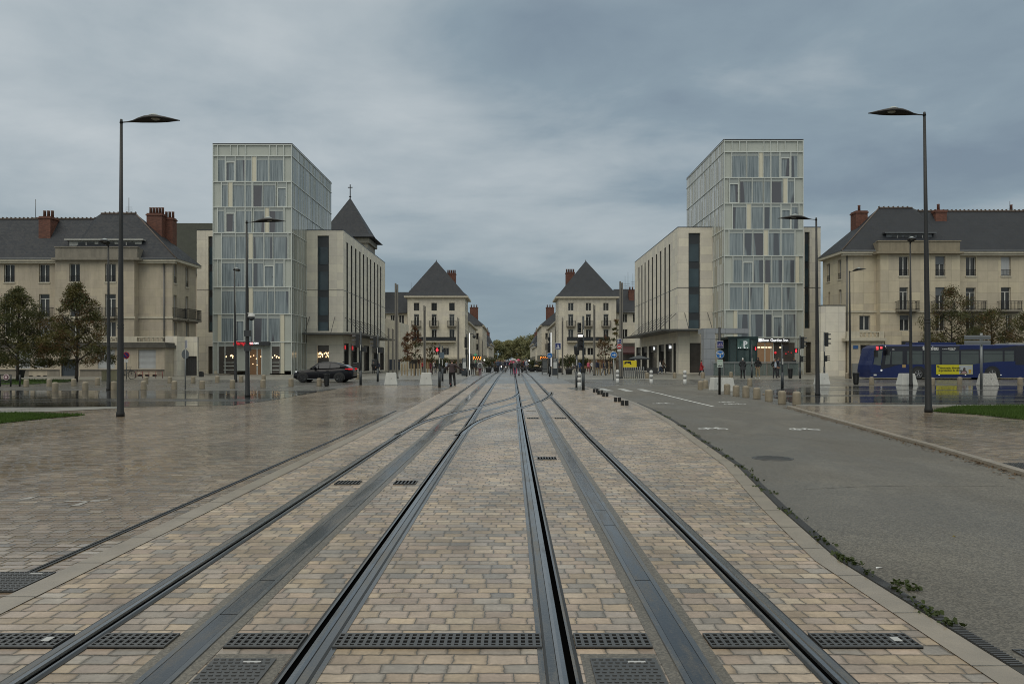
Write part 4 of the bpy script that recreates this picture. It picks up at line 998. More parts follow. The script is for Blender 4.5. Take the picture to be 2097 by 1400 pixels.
    g.tube([(rn, yr, zr), (rf, yr, zr)], 0.11, 6); g.tube([(rf+sgn*0.6, yr, zr2), (far, yr, zr2)], 0.11, 6)
    x_ = rf+sgn*0.6
    n = int(abs(far-x_)/0.42)
    for i in range(n): g.cb(x_+(far-x_)*i/n, yr, zr2+0.10, 0.05, 0.26, 0.16)
    n = int(abs(rf-rn)/0.42)
    for i in range(n): g.cb(rn+(rf-rn)*i/max(n, 1), yr, zr+0.10, 0.05, 0.26, 0.16)
    g.tube([(rn, yr, zr), (xc, Y-e, zt)], 0.07, 5)
    g.build('ridge_tile', M('ridge_clay', (0.10, 0.075, 0.06), 0.7, var=0.4, scale=4), t, world=True)
    g = MB(); g.tube([(xc, Y-e-0.03, zt-0.04), (far, Y-e-0.03, zt-0.04)], 0.09, 6); g.build('gutter', M_ZINC, t, world=True)
    g = MB(); px = X(D['pipe']); g.tube([(px, Y-0.12, z0), (px, Y-0.12, ze-0.1)], 0.06, 6); g.build('downpipe', M_ZINC, t, world=True)
    # attic behind the bay parapet
    p0, p1, py0, py1 = D['para']
    Yp = Y-1.15
    g = MB(); g.box(wx(p0, Yp), Yp, wz(py1, Yp), wx(p1, Yp), Yp+0.35, wz(py0, Yp)); g.box(wx(p0, Yp)-0.08, Yp-0.08, wz(py0, Yp), wx(p1, Yp)+0.08, Yp+0.43, wz(py0, Yp)+0.09)
    g.box(wx(p0, Yp), Yp+0.35, wz(py1, Yp), wx(p0, Yp)+0.3, Y+0.6, wz(py0, Yp)); g.box(wx(p1, Yp)-0.3, Yp+0.35, wz(py1, Yp), wx(p1, Yp), Y+0.6, wz(py0, Yp))
    g.box(wx(p0, Yp)-0.25, Yp-0.25, wz(py1, Yp)-0.22, wx(p1, Yp)+0.25, Y, wz(py1, Yp)-0.002)
    g.build('parapet', D['para_mat'], t, world=True)
    d0, d1, dy0, dy1 = D['dormer']; Yd = Y+0.55
    g = MB(); xs0, xs1 = wx(d0, Yd), wx(d1, Yd); g.box(xs0, Yd, wz(dy1, Yd)-1.2, xs1, Yd+2.8, wz(dy0, Yd)); g.box(xs0-0.3, Yd-0.35, wz(dy0, Yd), xs1+0.3, Yd+3.0, wz(dy0, Yd)+0.14)
    o = g.build('dormer', D['dorm_mat'], t, world=True)
    n = 3; wd = (xs1-xs0)/(n+0.6)
    for i in range(n):
        a = xs0+wd*(0.3+i)+0.15*wd
        g = MB(); pbox(g, fmap(Yd), a, a+wd*0.8, wz(dy1, Yd)-0.6, wz(dy0, Yd)-0.12, -0.03, 0.02); pbox(g, fmap(Yd), a+wd*0.38, a+wd*0.42, wz(dy1, Yd)-0.6, wz(dy0, Yd)-0.12, -0.06, -0.03, 1)
        g.v = [tuple(Vector(p)-t.location) for p in g.v]; g.build('window', [M_GLASS, M_WFRAME], o)
    return t, X, Z
def X2(px, Y): return wx(px, Y)
TOPW = [dict(rail='low')]
YO = 77.0
low = dict(rail='low', frame=M_WFRAME)
DL = dict(stone=M_OSTONE, corner=353, far=-62.0, eave=536, ridge=437.5, ridge2=448.5, bay=(113, 275), string=(650,), pipe=337,
    label='old stone house left of the left hotel, sooty balustrade over its shuttered ground floor',
    win=[(-62, -40, 541, 578, low), (8, 30, 541, 578, low), (80, 101.5, 541, 578, low), (142, 163.5, 540, 577, low), (215, 237, 540, 577, low),
         (8, 30, 601, 650, dict()), (80, 101.5, 602, 650, dict()), (142, 163.5, 602, 650, dict()), (215, 237, 602, 650, dict()),
         (8, 30, 659, 695, dict()), (80, 101.5, 659, 695, dict(blind=1.0)), (142, 163.5, 659, 695, dict()), (215, 237, 659, 692, dict())],
    side=[(355.5, 362, 540, 580, dict(rail='low', style='plain')), (380, 386, 546, 588, dict(rail='low', style='plain')), (355.5, 362, 604, 652, dict(style='plain')), (380, 386, 607, 654, dict(style='plain')), (356, 362.5, 659, 690, dict(style='plain')), (381, 387, 659, 690, dict(style='plain'))],
    balc=[(203, 241, 630, 649), (72, 110, 630, 650)], sbalc=[(352.6, 373.5, 632, 652), (377, 403, 634, 655)],
    ridge_x=(207, 278), valley=140, para=(113, 281, 507, 528), para_mat=M_DIRTY, dormer=(142, 290, 493, 506), dorm_mat=M('dormer_white', (0.36, 0.36, 0.33), 0.6, var=0.2, streak=0.3))
hl, XL, ZL = old_house(-1, YO, DL)
DR = dict(stone=M_OSTONE2, corner=1732, far=66.0, eave=520, ridge=426, ridge2=432.5, bay=(1803, 1966), string=(638,), pipe=1733.5,
    label='old cream stone apartment house behind the blue bus, slate roof with brick chimneys',
    win=[(1841, 1861, 525, 565, low), (1915.5, 1936, 525, 565, dict(rail='low', blind=0.4)), (1978, 1999, 526, 565, low), (2050, 2070, 526, 565, dict(rail='low', blind=0.95)), (2122, 2143, 526, 565, low),
         (1842, 1860, 588, 637, dict()), (1915.5, 1936, 588, 637, dict(blind=0.35)), (1978, 1998, 589, 637, dict()), (2050, 2070, 588, 637, dict()),
         (1760, 1782, 646, 676, dict()), (1842.5, 1863, 645, 677, dict(blind=0.3)), (1915.5, 1936, 645, 677, dict()), (1978, 1998, 645, 677, dict()), (2060, 2072, 645, 677, dict())],
    side=[(1693, 1699.5, 540, 577, dict(rail='low', style='plain')), (1716, 1722.5, 532, 572, dict(rail='low', style='plain')), (1696, 1700, 598, 624, dict(style='plain')), (1717, 1723, 593, 622, dict(style='plain'))],
    balc=[(1833, 1876, 617, 635), (1906, 1950, 617, 635), (1970, 2013, 617, 635), (2042, 2086, 617, 635)], sbalc=[],
    ridge_x=(1800, 1868), valley=1960, para=(1799, 1966, 494.5, 515), para_mat=M('stained_cream', (0.24, 0.205, 0.145), 0.75, var=0.3, scale=1.0, streak=0.35), dormer=(1815, 1908, 479, 493), dorm_mat=M_ZINC)
hr, XR_, ZR_ = old_house(1, YO, DR)
# chimneys of both houses
YC = YO+2.0
YC = YO+1.2
chimney(hl, wx(79, YC), wx(103, YC), YC, YC+1.4, wz(505, YC), wz(431, YC), 3)
YC = YO+2.0
chimney(hl, wx(300, YC+1), wx(331, YC+1), YC+1, YC+2.2, wz(520, YC), wz(425, YC+1), 5)
chimney(hl, wx(333, YC+2), wx(353.5, YC+2), YC+2, YC+3.0, wz(525, YC), wz(434, YC+2), 3)
chimney(hr, wx(1753, YC+1), wx(1777, YC+1), YC+1, YC+2.3, wz(500, YC), wz(420, YC+1), 1, M_BRICK)
chimney(hr, wx(1916, YC), wx(1939, YC), YC, YC+1.1, wz(480, YC), wz(418, YC), 1, M_BRICK)
chimney(hr, wx(2069, YO+3.8), wx(2082, YO+3.8), YO+3.8, YO+4.6, wz(460, YC), wz(420, YO+3.8), 1, M_BRICK)
def skylight(par, px0, px1, py0, py1, Y, open_=False):
    g = MB(); x0, x1 = wx(px0, Y), wx(px1, Y); z0, z1 = wz(py1, Y), wz(py0, Y)
    if open_:
        g.add([(x0, Y, z0), (x1, Y, z0), (x1, Y, z1-0.2), ((x0+x1)/2, Y, z1), (x0, Y, z0+0.3), ((x0+x1)/2, Y+1.2, z1)], [(0, 1, 2, 3), (0, 3, 4), (3, 2, 5)], 1)
        g.prism([(x0-0.05, z0), (x1+0.05, z0), ((x0+x1)/2, z1)], 1, Y-0.02, Y+1.0, 1)
    else:
        g.add([(x0-0.06, Y-0.02, z0), (x1-0.06, Y-0.02, z0), (x1+0.06, Y+0.75, z1), (x0+0.06, Y+0.75, z1), (x0-0.06, Y-0.08, z0+0.1), (x1-0.06, Y-0.08, z0+0.1), (x1+0.06, Y+0.66, z1+0.1), (x0+0.06, Y+0.66, z1+0.1)], [(4, 5, 6, 7), (0, 1, 5, 4), (1, 2, 6, 5), (2, 3, 7, 6), (3, 0, 4, 7)], 0)
    g.build('skylight', [M('skylight_glass', (0.25, 0.30, 0.31), 0.1), M_DGREY], par, world=True)
skylight(hl, 24, 43, 494, 509, YO+1.2, True)
skylight(hr, 1968, 1983, 478, 495, YO+1.4, True)
skylight(hr, 2041, 2060, 479, 493, YO+1.55)
# left house: ground floor terrace, shutters, door, plinth
Yt = YO-2.6; mpt = fmap(Yt); xt = lambda p: wx(p, Yt); zt_ = lambda p: wz(p, Yt)
zb = gz(Yt)
g = MB(); shut = [(30, 62), (200, 235), (283, 319)]; hol = [(xt(a), xt(b_), zt_(755), zt_(716)) for a, b_ in shut]+[(xt(125), xt(161), zb+0.02, zt_(735))]+[(xt(70), xt(98), zt_(753), zt_(735))]
bas = [(xt(p-4), xt(p+4), zt_(777.5), zt_(768.5)) for p in (63, 79, 92)]+[(xt(p-5), xt(p+4), zt_(773), zt_(767)) for p in (287, 302, 317)]
wall(g, mpt, -62, xt(337), zb, zt_(712), hol+bas, 0.2); g.quad((xt(337), Yt, zb), (xt(337), YO, zb), (xt(337), YO, zt_(712)), (xt(337), Yt, zt_(712)))
g.build('ground_floor_wall', M_OSTONE, hl, world=True)
g = MB(); pbox(g, mpt, -62, xt(337)+0.25, zt_(712), zt_(706), -0.35, 2.59); pbox(g, mpt, -62, xt(337)+0.1, zt_(706), zt_(701), -0.15, 2.59); g.build('terrace_cornice', M_BLACKST, hl, world=True)
baluster_row(hl, fmap(Yt+0.05), xt(281), xt(336), zt_(701), zt_(688.5)); baluster_row(hl, fmap(Yt+0.05), xt(196), xt(242), zt_(701), zt_(688.5))
g = MB(); pbox(g, fmap(Yt+0.05), xt(242), xt(281), zt_(701), zt_(688.5), -0.12, 0.12); pbox(g, fmap(Yt+0.05), -62, xt(196), zt_(701), zt_(688.5), -0.12, 0.12); g.build('terrace_pier', M_TRIM, hl, world=True)
for a_, b_ in ((-62, xt(58)), (xt(97), xt(122)), (xt(164), xt(281)), (xt(322), xt(337))):
    g = MB(); pbox(g, mpt, a_, b_, zb, zt_(758), -0.03, -0.003); g.build('plinth', M('plinth_grey', (0.215, 0.190, 0.152), 0.75, var=0.3, scale=1.5, streak=0.35), hl, world=True)
g = MB(); pbox(g, mpt, -62, xt(122), zt_(758), zt_(756.5), -0.10, -0.002); pbox(g, mpt, xt(164), xt(337), zt_(758), zt_(756.5), -0.10, -0.002); g.build('plinth_moulding', M_BLACKST, hl, world=True)
for a, b_, v0, v1 in hol[:3]:
    g = MB(); n = 16
    for i in range(n): z_ = v0+(v1-v0)*i/n; pbox(g, mpt, a, b_, z_, z_+(v1-v0)/n-0.015, 0.10, 0.13)
    g.build('roller_shutter', M_SHUT, hl, world=True)
for a, b_, v0, v1 in bas:
    g = MB(); pbox(g, mpt, a, b_, v0, v1, 0.15, 0.18); g.build('cellar_window', M_WDARK, hl, world=True)
a, b_, v0, v1 = hol[3]
g = MB(); pbox(g, mpt, a, b_, v0, v1, 0.16, 0.2)
for i in range(1, 8): pbox(g, mpt, a+(b_-a)*i/8-0.02, a+(b_-a)*i/8+0.02, v0+0.5, v1, 0.13, 0.16)
g.build('front_door', M('door_dark', (0.035, 0.045, 0.055), 0.35, var=0.3), hl, world=True)
a, b_, v0, v1 = hol[4]; g = MB(); pbox(g, mpt, a, b_, v0, v1, 0.1, 0.13); g.build('roller_shutter', M_SHUT, hl, world=True)
# right house: entrance bay with balustrade, gates, low plinth
Yt = YO-1.6; mpt = fmap(Yt); xt = lambda p: wx(p, Yt); zt_ = lambda p: wz(p, Yt); zb = gz(Yt)
g = MB(); hol = [(xt(1762), xt(1783), zt_(741), zt_(706))]
wall(g, mpt, xt(1742), xt(1810), zb, zt_(698), hol, 0.3); g.quad((xt(1742), Yt, zb), (xt(1742), YO, zb), (xt(1742), YO, zt_(698)), (xt(1742), Yt, zt_(698))); g.quad((xt(1810), Yt, zb), (xt(1810), YO, zb), (xt(1810), YO, zt_(698)), (xt(1810), Yt, zt_(698)))
g.build('porch_wall', M_OSTONE2, hr, world=True)
g = MB(); pbox(g, mpt, xt(1731), xt(1812), zt_(698), zt_(692), -0.35, 1.59); pbox(g, fmap(Yt+0.1), xt(1735), xt(1761), zt_(692), zt_(678), -0.12, 0.12); pbox(g, fmap(Yt+0.1), xt(1800), xt(1811), zt_(692), zt_(678), -0.12, 0.12); g.build('porch_cornice', M_TRIM, hr, world=True)
baluster_row(hr, fmap(Yt+0.1), xt(1761), xt(1800), zt_(692), zt_(678))
a, b_, v0, v1 = hol[0]; g = MB(); pbox(g, mpt, a, b_, v0, v1, 0.26, 0.3, 0)
for i in range(1, 5): pbox(g, mpt, a+(b_-a)*i/5-0.035, a+(b_-a)*i/5+0.035, v0, v1, 0.05, 0.12, 1)
g.build('gate', [M_DARKIN, M_RAIL], hr, world=True)
g = MB(); pbox(g, mpt, xt(1744), xt(1800), zb, zt_(744), -0.25, -0.02); g.build('base_panel', M('grey_plinth', (0.20, 0.20, 0.19), 0.6, var=0.15), hr, world=True)
g = MB(); pbox(g, mpt, xt(1747), xt(1757), zt_(714), zt_(707), -0.05, -0.02); g.build('street_plate', M('plate_blue', (0.035, 0.10, 0.26), 0.35, var=0.1), hr, world=True)
g = MB(); pbox(g, fmap(YO-1.4), wx(1812, YO-1.4), wx(1968, YO-1.4), wz(770, YO-1.4), wz(678, YO-1.4), 0, 0.45); g.build('ground_floor_wall', M_OSTONE2, hr, world=True)
for a_, b_ in ((1846, 1862), (1880, 1896), (1918, 1934)):
    g = MB(); pbox(g, fmap(YO-1.4), wx(a_, YO-1.4), wx(b_, YO-1.4), wz(740, YO-1.4), wz(698, YO-1.4), -0.02, 0.0); g.build('window', M_GLASS, hr, world=True)
antenna('small aerial on the slate roof far left', 73, 408, 446, YO+4, 1)
antenna('thin comb aerial on the left house roof ridge', 264, 405, 437, YO+4, 4)
antenna('small aerial on the right house roof, far right', 2068, 412, 431, YO+4, 2)
# link walls between hotels and houses
def link_wall(lab, px, pyt, Ya, door, grp='stone link walls beside the hotels'):
    t = thing('stone_wall', lab, 'wall', (wx(px[0], Ya), Ya, gz(Ya)), group=grp); t['kind'] = 'thing'
    return t
t = link_wall('stone link wall with dark garage door between left house and hotel', (339, 403), 688, 76.4, 1)
g = MB(); Ya = 76.4; Yc_ = 78.2; zt0 = wz(688, Ya)
g.box(wx(338.5, Ya), Ya, gz(Ya), wx(362, Ya), Yc_+0.5, zt0)
h = [(wx(373.5, Yc_), wx(403.5, Yc_)-0.03, gz(Yc_)+0.02, wz(729, Yc_))]
wall(g, fmap(Yc_), wx(362, Ya), wx(403.5, Yc_), gz(Yc_), zt0-0.01, h, 0.3); g.box(wx(362, Ya), Yc_+0.32, gz(Yc_), wx(403.5, Yc_), Yc_+0.5, zt0-0.015)
g.quad((wx(403.5, Yc_), Yc_, gz(Yc_)), (wx(403.5, Yc_), Yc_+0.4, gz(Yc_)), (wx(403.5, Yc_), Yc_+0.4, zt0-0.01), (wx(403.5, Yc_), Yc_, zt0-0.01))
g.build('wall', M_HSTONE, t, world=True)
g = MB(); pbox(g, fmap(Yc_), h[0][0], h[0][1], h[0][2], h[0][3], 0.24, 0.3)
for i in range(1, 7): pbox(g, fmap(Yc_), h[0][0]+(h[0][1]-h[0][0])*i/7-0.01, h[0][0]+(h[0][1]-h[0][0])*i/7+0.01, h[0][2], h[0][3], 0.22, 0.24)
g.build('garage_door', M('garage_grey', (0.050, 0.050, 0.052), 0.4, var=0.15), t, world=True)
t = link_wall('plain pale stone link wall between right hotel and cream house', (1681, 1732), 626, 76.2, 0)
g = MB(); Ya = 76.2; g.box(wx(1681, Ya), Ya, gz(Ya), wx(1731.5, Ya), Ya+0.6, wz(626, Ya)); g.box(wx(1681, Ya)-0.03, Ya-0.03, wz(626, Ya), wx(1731.5, Ya)+0.03, Ya+0.63, wz(626, Ya)+0.08, 1); g.build('wall', [M_HSTONE, M_DGREY], t, world=True)
# ------------------------------------------------------------------ church behind the left hotel
YS = 150.0
t = thing('church_tower', 'church tower with dark pyramid spire and cross behind the left hotel', 'church', (wx(723, YS), YS+4, gz(YS)))
X = lambda p: wx(p, YS); Z = lambda p: wz(p, YS)
x0, x1 = X(657), X(757); cx_, cy_ = (x0+x1)/2, YS+(x1-x0)/2
g = MB(); g.box(x0+0.5, YS+0.5, gz(YS), x1-0.5, YS+(x1-x0)-0.5, Z(497)); g.box(x0+0.1, YS+0.1, Z(497), x1-0.1, YS+(x1-x0)-0.1, Z(487)); g.build('tower_wall', M('church_stone', (0.27, 0.25, 0.205), 0.8, var=0.35, scale=0.8, streak=0.4), t, world=True)
a = X(707)
g = MB(); e = 0.9; ap = (a, cy_, wz(405, cy_)); q = [(x0-e, YS-e, Z(486)), (x1+e, YS-e, Z(486)), (x1+e, YS+(x1-x0)+e, Z(486)), (x0-e, YS+(x1-x0)+e, Z(486))]
q2 = [(p[0]*0.80+a*0.20, p[1]*0.80+cy_*0.20, p[2]+(ap[2]-p[2])*0.10) for p in q for q_ in [p]]
for i in range(4):
    j = (i+1) % 4; g.quad(q[i], q[j], q2[j], q2[i]); g.add([q2[i], q2[j], ap], [(0, 1, 2)])
g.add(q, [(3, 2, 1, 0)]); g.build('spire', M_SLATE, t, world=True)
g = MB(); zc = ap[2]; g.tube([(a, cy_, zc-0.4), (a, cy_, wz(378, cy_))], 0.10, 6); g.tube([(a-0.45, cy_, wz(384, cy_)), (a+0.45, cy_, wz(384, cy_))], 0.09, 6); g.lathe([(0, zc-0.1), (0.25, zc+0.2), (0, zc+0.5)], 8, (a, cy_)); g.build('cross', M_RAIL, t, world=True)
for k, (p0, p1) in enumerate(((690, 712), (728, 750))):
    g = MB(); n = 8
    xa, xb = X(p0), X(p1); zz0, zz1 = Z(540), Z(505); 
    pts = [(xa, zz0), (xb, zz0)]+[((xa+xb)/2+(xb-xa)/2*math.cos(math.pi*i/n), zz1-1+1.0*math.sin(math.pi*i/n)) for i in range(n+1)]
    g.prism(pts, 1, YS+0.42, YS+0.52); g.build('belfry_opening', M_WDARK, t, world=True)
# mossy roof of the house behind the left house
Yk = 112.0
t = thing('apartment_house', 'mossy slate roofed house peeking out behind the left hotel wing', 'house', (wx(380, Yk), Yk, gz(Yk)))
g = MB(); g.box(wx(330, Yk), Yk, gz(Yk), wx(560, Yk), Yk+12, wz(560, Yk)); g.build('wall', M_OSTONE, t, world=True)
zt1, zt2 = wz(560, Yk)-0.1, wz(457, Yk+5)
roof_part(t, [([(wx(325, Yk), Yk-0.5, zt1), (wx(565, Yk), Yk-0.5, zt1), (wx(560, Yk+5), Yk+5, zt2), (wx(345, Yk+5), Yk+5, zt2)], 0), ([(wx(325, Yk), Yk+12.5, zt1), (wx(565, Yk), Yk+12.5, zt1), (wx(560, Yk+5), Yk+6, zt2), (wx(345, Yk+5), Yk+6, zt2)], 0), ([(wx(325, Yk), Yk-0.5, zt1), (wx(345, Yk+5), Yk+5, zt2), (wx(345, Yk+5), Yk+6, zt2), (wx(325, Yk), Yk+12.5, zt1)], 0), ([(wx(345, Yk+5), Yk+5, zt2), (wx(560, Yk+5), Yk+5, zt2), (wx(560, Yk+5), Yk+6, zt2), (wx(345, Yk+5), Yk+6, zt2)], 0)], [M_MOSS])
# ------------------------------------------------------------------ street corner houses with pyramid roofs
YP = 150.0
def corner_house(sgn, D):
    mp = fmap(YP); X = lambda p: wx(p, YP); Z = lambda p: wz(p, YP); z0 = gz(YP)
    x0, x1 = X(D['x'][0]), X(D['x'][1]); xi = x1 if sgn < 0 else x0; Y2 = YP+10.5
    t = thing('corner_house', D['label'], 'house', ((x0+x1)/2, YP, z0), group='pyramid roofed corner houses')
    ze = Z(D['eave']); hol = []; sp = []
    for px in D['wx']:
        for y0, y1, hw in ((620, 636, 5.6), (643, 668, 5.2), (674, 693, 5.2)):
            h = (X(px-hw), X(px+hw), Z(y1), Z(y0)); hol.append(h); sp.append((h, y0))
    for a, b_ in D['mez']:
        h = (X(a), X(b_), Z(727), Z(712)); hol.append(h); sp.append((h, 712))
    g = MB(); wall(g, mp, x0, x1, z0, ze, hol, 0.3)
    s_ = smap(xi, 1 if sgn < 0 else -1); hs = [(YP+2+3*i, YP+3.2+3*i, Z(y1), Z(y0)) for i in range(3) for y0, y1 in ((620, 636), (643, 668), (674, 693))]
    wall(g, s_, YP, Y2, z0, ze, hs, 0.3); g.quad((x0+x1-xi, YP, z0), (x0+x1-xi, Y2, z0), (x0+x1-xi, Y2, ze), (x0+x1-xi, YP, ze)); g.quad((x0, Y2, z0), (x1, Y2, z0), (x1, Y2, ze), (x0, Y2, ze))
    g.build('wall', M_PSTONE, t, world=True)
    for h, y0 in sp: window(t, mp, *h, depth=0.22, frame=M_WDARK if y0 == 620 and sgn < 0 else M_WFRAME, style='french', blind=0.12 if y0 in (643, 674) else 0)
    for h in hs: window(t, s_, *h, depth=0.22, style='plain')
    for px in D['wx']: balcony(t, mp, X(px-9.5), X(px+9.5), Z(667.5), h=0.95, dep=0.8, slab=M_DIRTY)
    balcony(t, mp, X(D['long'][0]), X(D['long'][1]), Z(699), h=Z(690)-Z(699), dep=1.0, solid=M('balcony_screen', (0.030, 0.036, 0.042) if sgn < 0 else (0.085, 0.075, 0.060), 0.5, var=0.3), slab=M_TRIM)
    g = MB(); e = 0.6; g.box(x0-e, YP-e, ze, x1+e, Y2+e, ze+0.3); g.build('cornice', M_TRIM, t, world=True)
    ap = (wx(D['apex'][0], YP+5.2), YP+5.2, wz(D['apex'][1], YP+5.2)); zt = ze+0.3; k = 0.13
    q = [(x0-e, YP-e), (x1+e, YP-e), (x1+e, Y2+e), (x0-e, Y2+e)]; q = [(*p, zt) for p in q]
    q2 = [(p[0]*(1-k)+ap[0]*k, p[1]*(1-k)+ap[1]*k, zt+(ap[2]-zt)*0.10) for p in q]
    fa = []
    for i in range(4): j = (i+1) % 4; fa += [([q[i], q[j], q2[j], q2[i]], 0), ([q2[i], q2[j], ap], 0)]
    roof_part(t, fa)
    g = MB(); g.lathe([(0.12, ap[2]-0.2), (0.05, ap[2]+0.15), (0, ap[2]+0.3)], 6, (ap[0], ap[1])); g.build('finial', M_ZINC, t, world=True)
    c0, c1, cy = D['chim']; Yc = YP+6.0
    chimney(t, *sorted((wx(c0, Yc), wx(c1, Yc))), Yc, Yc+1.6, wz(600, Yc), wz(cy-4, Yc), 5)
    # shop floor
    g = MB(); pbox(g, mp, x0-0.1, x1+0.1, Z(735), Z(731), -0.9, 0.02); g.build('shop_canopy', M_TRIM, t, world=True)
    for i, (a, b_) in enumerate(D['shop']):
        g = MB(); pbox(g, mp, X(a), X(b_), z0+0.1, Z(737), -0.03, 0.0); o = g.build('shop_window', (M_WARM if i in D['warm'] else M_DARKIN), t, world=True)
    return t
DLc = dict(label='left corner house with pyramid slate roof at the street mouth', x=(834.5, 952), eave=609.5, wx=(853, 889, 925.5), mez=[(892, 900), (907, 919.5)], long=(845, 934), apex=(893.5, 534), chim=(915, 933, 557), shop=[(838, 860), (864, 888), (892, 916), (920, 938)], warm=(1,))
ca = corner_house(-1, DLc)
DRc = dict(label='right corner house with pyramid slate roof at the street mouth', x=(1144, 1262), eave=610.5, wx=(1169, 1205, 1241), mez=[(1192, 1200), (1203, 1215)], long=(1161, 1248), apex=(1199.5, 534), chim=(1159, 1177, 555), shop=[(1160, 1184), (1188, 1210), (1214, 1236), (1240, 1258)], warm=(1, 2))
cb_ = corner_house(1, DRc)
def side_wing(sgn, px0, px1, ye, yr, wins, lab, ant):
    Yw = YP+3; X = lambda p: wx(p, Yw); Z = lambda p: wz(p, Yw); z0 = gz(Yw); mp = fmap(Yw)
    t = thing('terraced_house', lab, 'house', ((X(px0)+X(px1))/2, Yw, z0), group='houses flanking the corner houses')
    hol = [(X(a), X(b_), Z(d_), Z(c)) for a, b_, c, d_ in wins]
    g = MB(); wall(g, mp, X(px0), X(px1), z0, Z(ye), hol, 0.25); g.box(X(px0), Yw+9, z0, X(px1), Yw+9.3, Z(ye)); g.build('wall', M_PSTONE, t, world=True)
    for h in hol: window(t, mp, *h, depth=0.2)
    roof_part(t, [([(X(px0), Yw-0.5, Z(ye)), (X(px1), Yw-0.5, Z(ye)), (X(px1), Yw+4.5, wz(yr, Yw+4.5)), (X(px0), Yw+4.5, wz(yr, Yw+4.5))], 0), ([(X(px0), Yw+9.6, Z(ye)), (X(px1), Yw+9.6, Z(ye)), (X(px1), Yw+4.5, wz(yr, Yw+4.5)), (X(px0), Yw+4.5, wz(yr, Yw+4.5))], 0)])
    g = MB(); g.tube([(X(px0), Yw-0.52, Z(ye)), (X(px1), Yw-0.52, Z(ye))], 0.12, 6); g.build('gutter', M_ZINC, t, world=True)
    return t
t = side_wing(-1, 700, 834, 641, 598, [(817, 827.5, 645, 664), (817, 827.5, 676, 694), (800, 808, 645, 664), (780, 790, 645, 664)], 'slate roofed house joined to the left corner house', 0)
t2 = side_wing(1, 1262.5, 1420, 640, 592, [(1275, 1284.5, 642, 660), (1274, 1285, 674, 694), (1296, 1305, 642, 660), (1316, 1325, 642, 660)], 'slate roofed house joined to the right corner house', 0)
chimney(t2, wx(1288, YP+5), wx(1299, YP+5), YP+5, YP+6.2, wz(625, YP), wz(588, YP+5), 2)
chimney(t, wx(836, YP+6.9), wx(843, YP+6.9), YP+6.9, YP+7.6, wz(610, YP), wz(595, YP+6.9), 1)
antenna('thin aerial on the roof left of the pyramid roof', 842, 578, 597, YP+7.2, 1)
antenna('tall comb aerial right of the right corner house', 1286, 557, 590, YP+7, 3); antenna('comb aerial next to the tall one on that roof', 1280, 565, 592, YP+7.5, 4); antenna('comb aerial at the right end of that roof', 1296, 560, 588, YP+8, 4)
# low pale shop wing and dark awning shop between hotels and corner houses
t = thing('shop_pavilion', 'low pale shop wing between left hotel and corner house', 'shop', (wx(806, 124), 124, gz(124)), group='low shops behind the hotels')
g = MB(); X = lambda p: wx(p, 124); Z = lambda p: wz(p, 124); g.prism([(X(786), gz(124)), (X(820), gz(124)), (X(820), Z(660)), (X(786), Z(651))], 1, 124, 134); g.build('wall', M_PSTONE, t, world=True)
g = MB(); g.box(X(796), 123.96, gz(124)+0.1, X(819), 124, Z(736)); g.build('shop_window', M('blue_grey_glass', (0.05, 0.06, 0.085), 0.15, var=0.3), t, world=True)
t = thing('shop_pavilion', 'dark red awning shop right of the right corner house', 'shop', (wx(1285, 130), 130, gz(130)), group='low shops behind the hotels')
X = lambda p: wx(p, 130); Z = lambda p: wz(p, 130)
g = MB(); g.box(X(1274), 130, gz(130), X(1330), 138, Z(702)); g.build('wall', M_DARKIN, t, world=True)
g = MB(); g.add([(X(1273), 128.2, Z(722)), (X(1332), 128.2, Z(722)), (X(1332), 130, Z(709)), (X(1273), 130, Z(709)), (X(1273), 128.2, Z(725)), (X(1332), 128.2, Z(725))], [(0, 1, 2, 3), (0, 1, 5, 4)]); g.build('awning', M('awning_red', (0.045, 0.010, 0.010), 0.7, var=0.2), t, world=True)
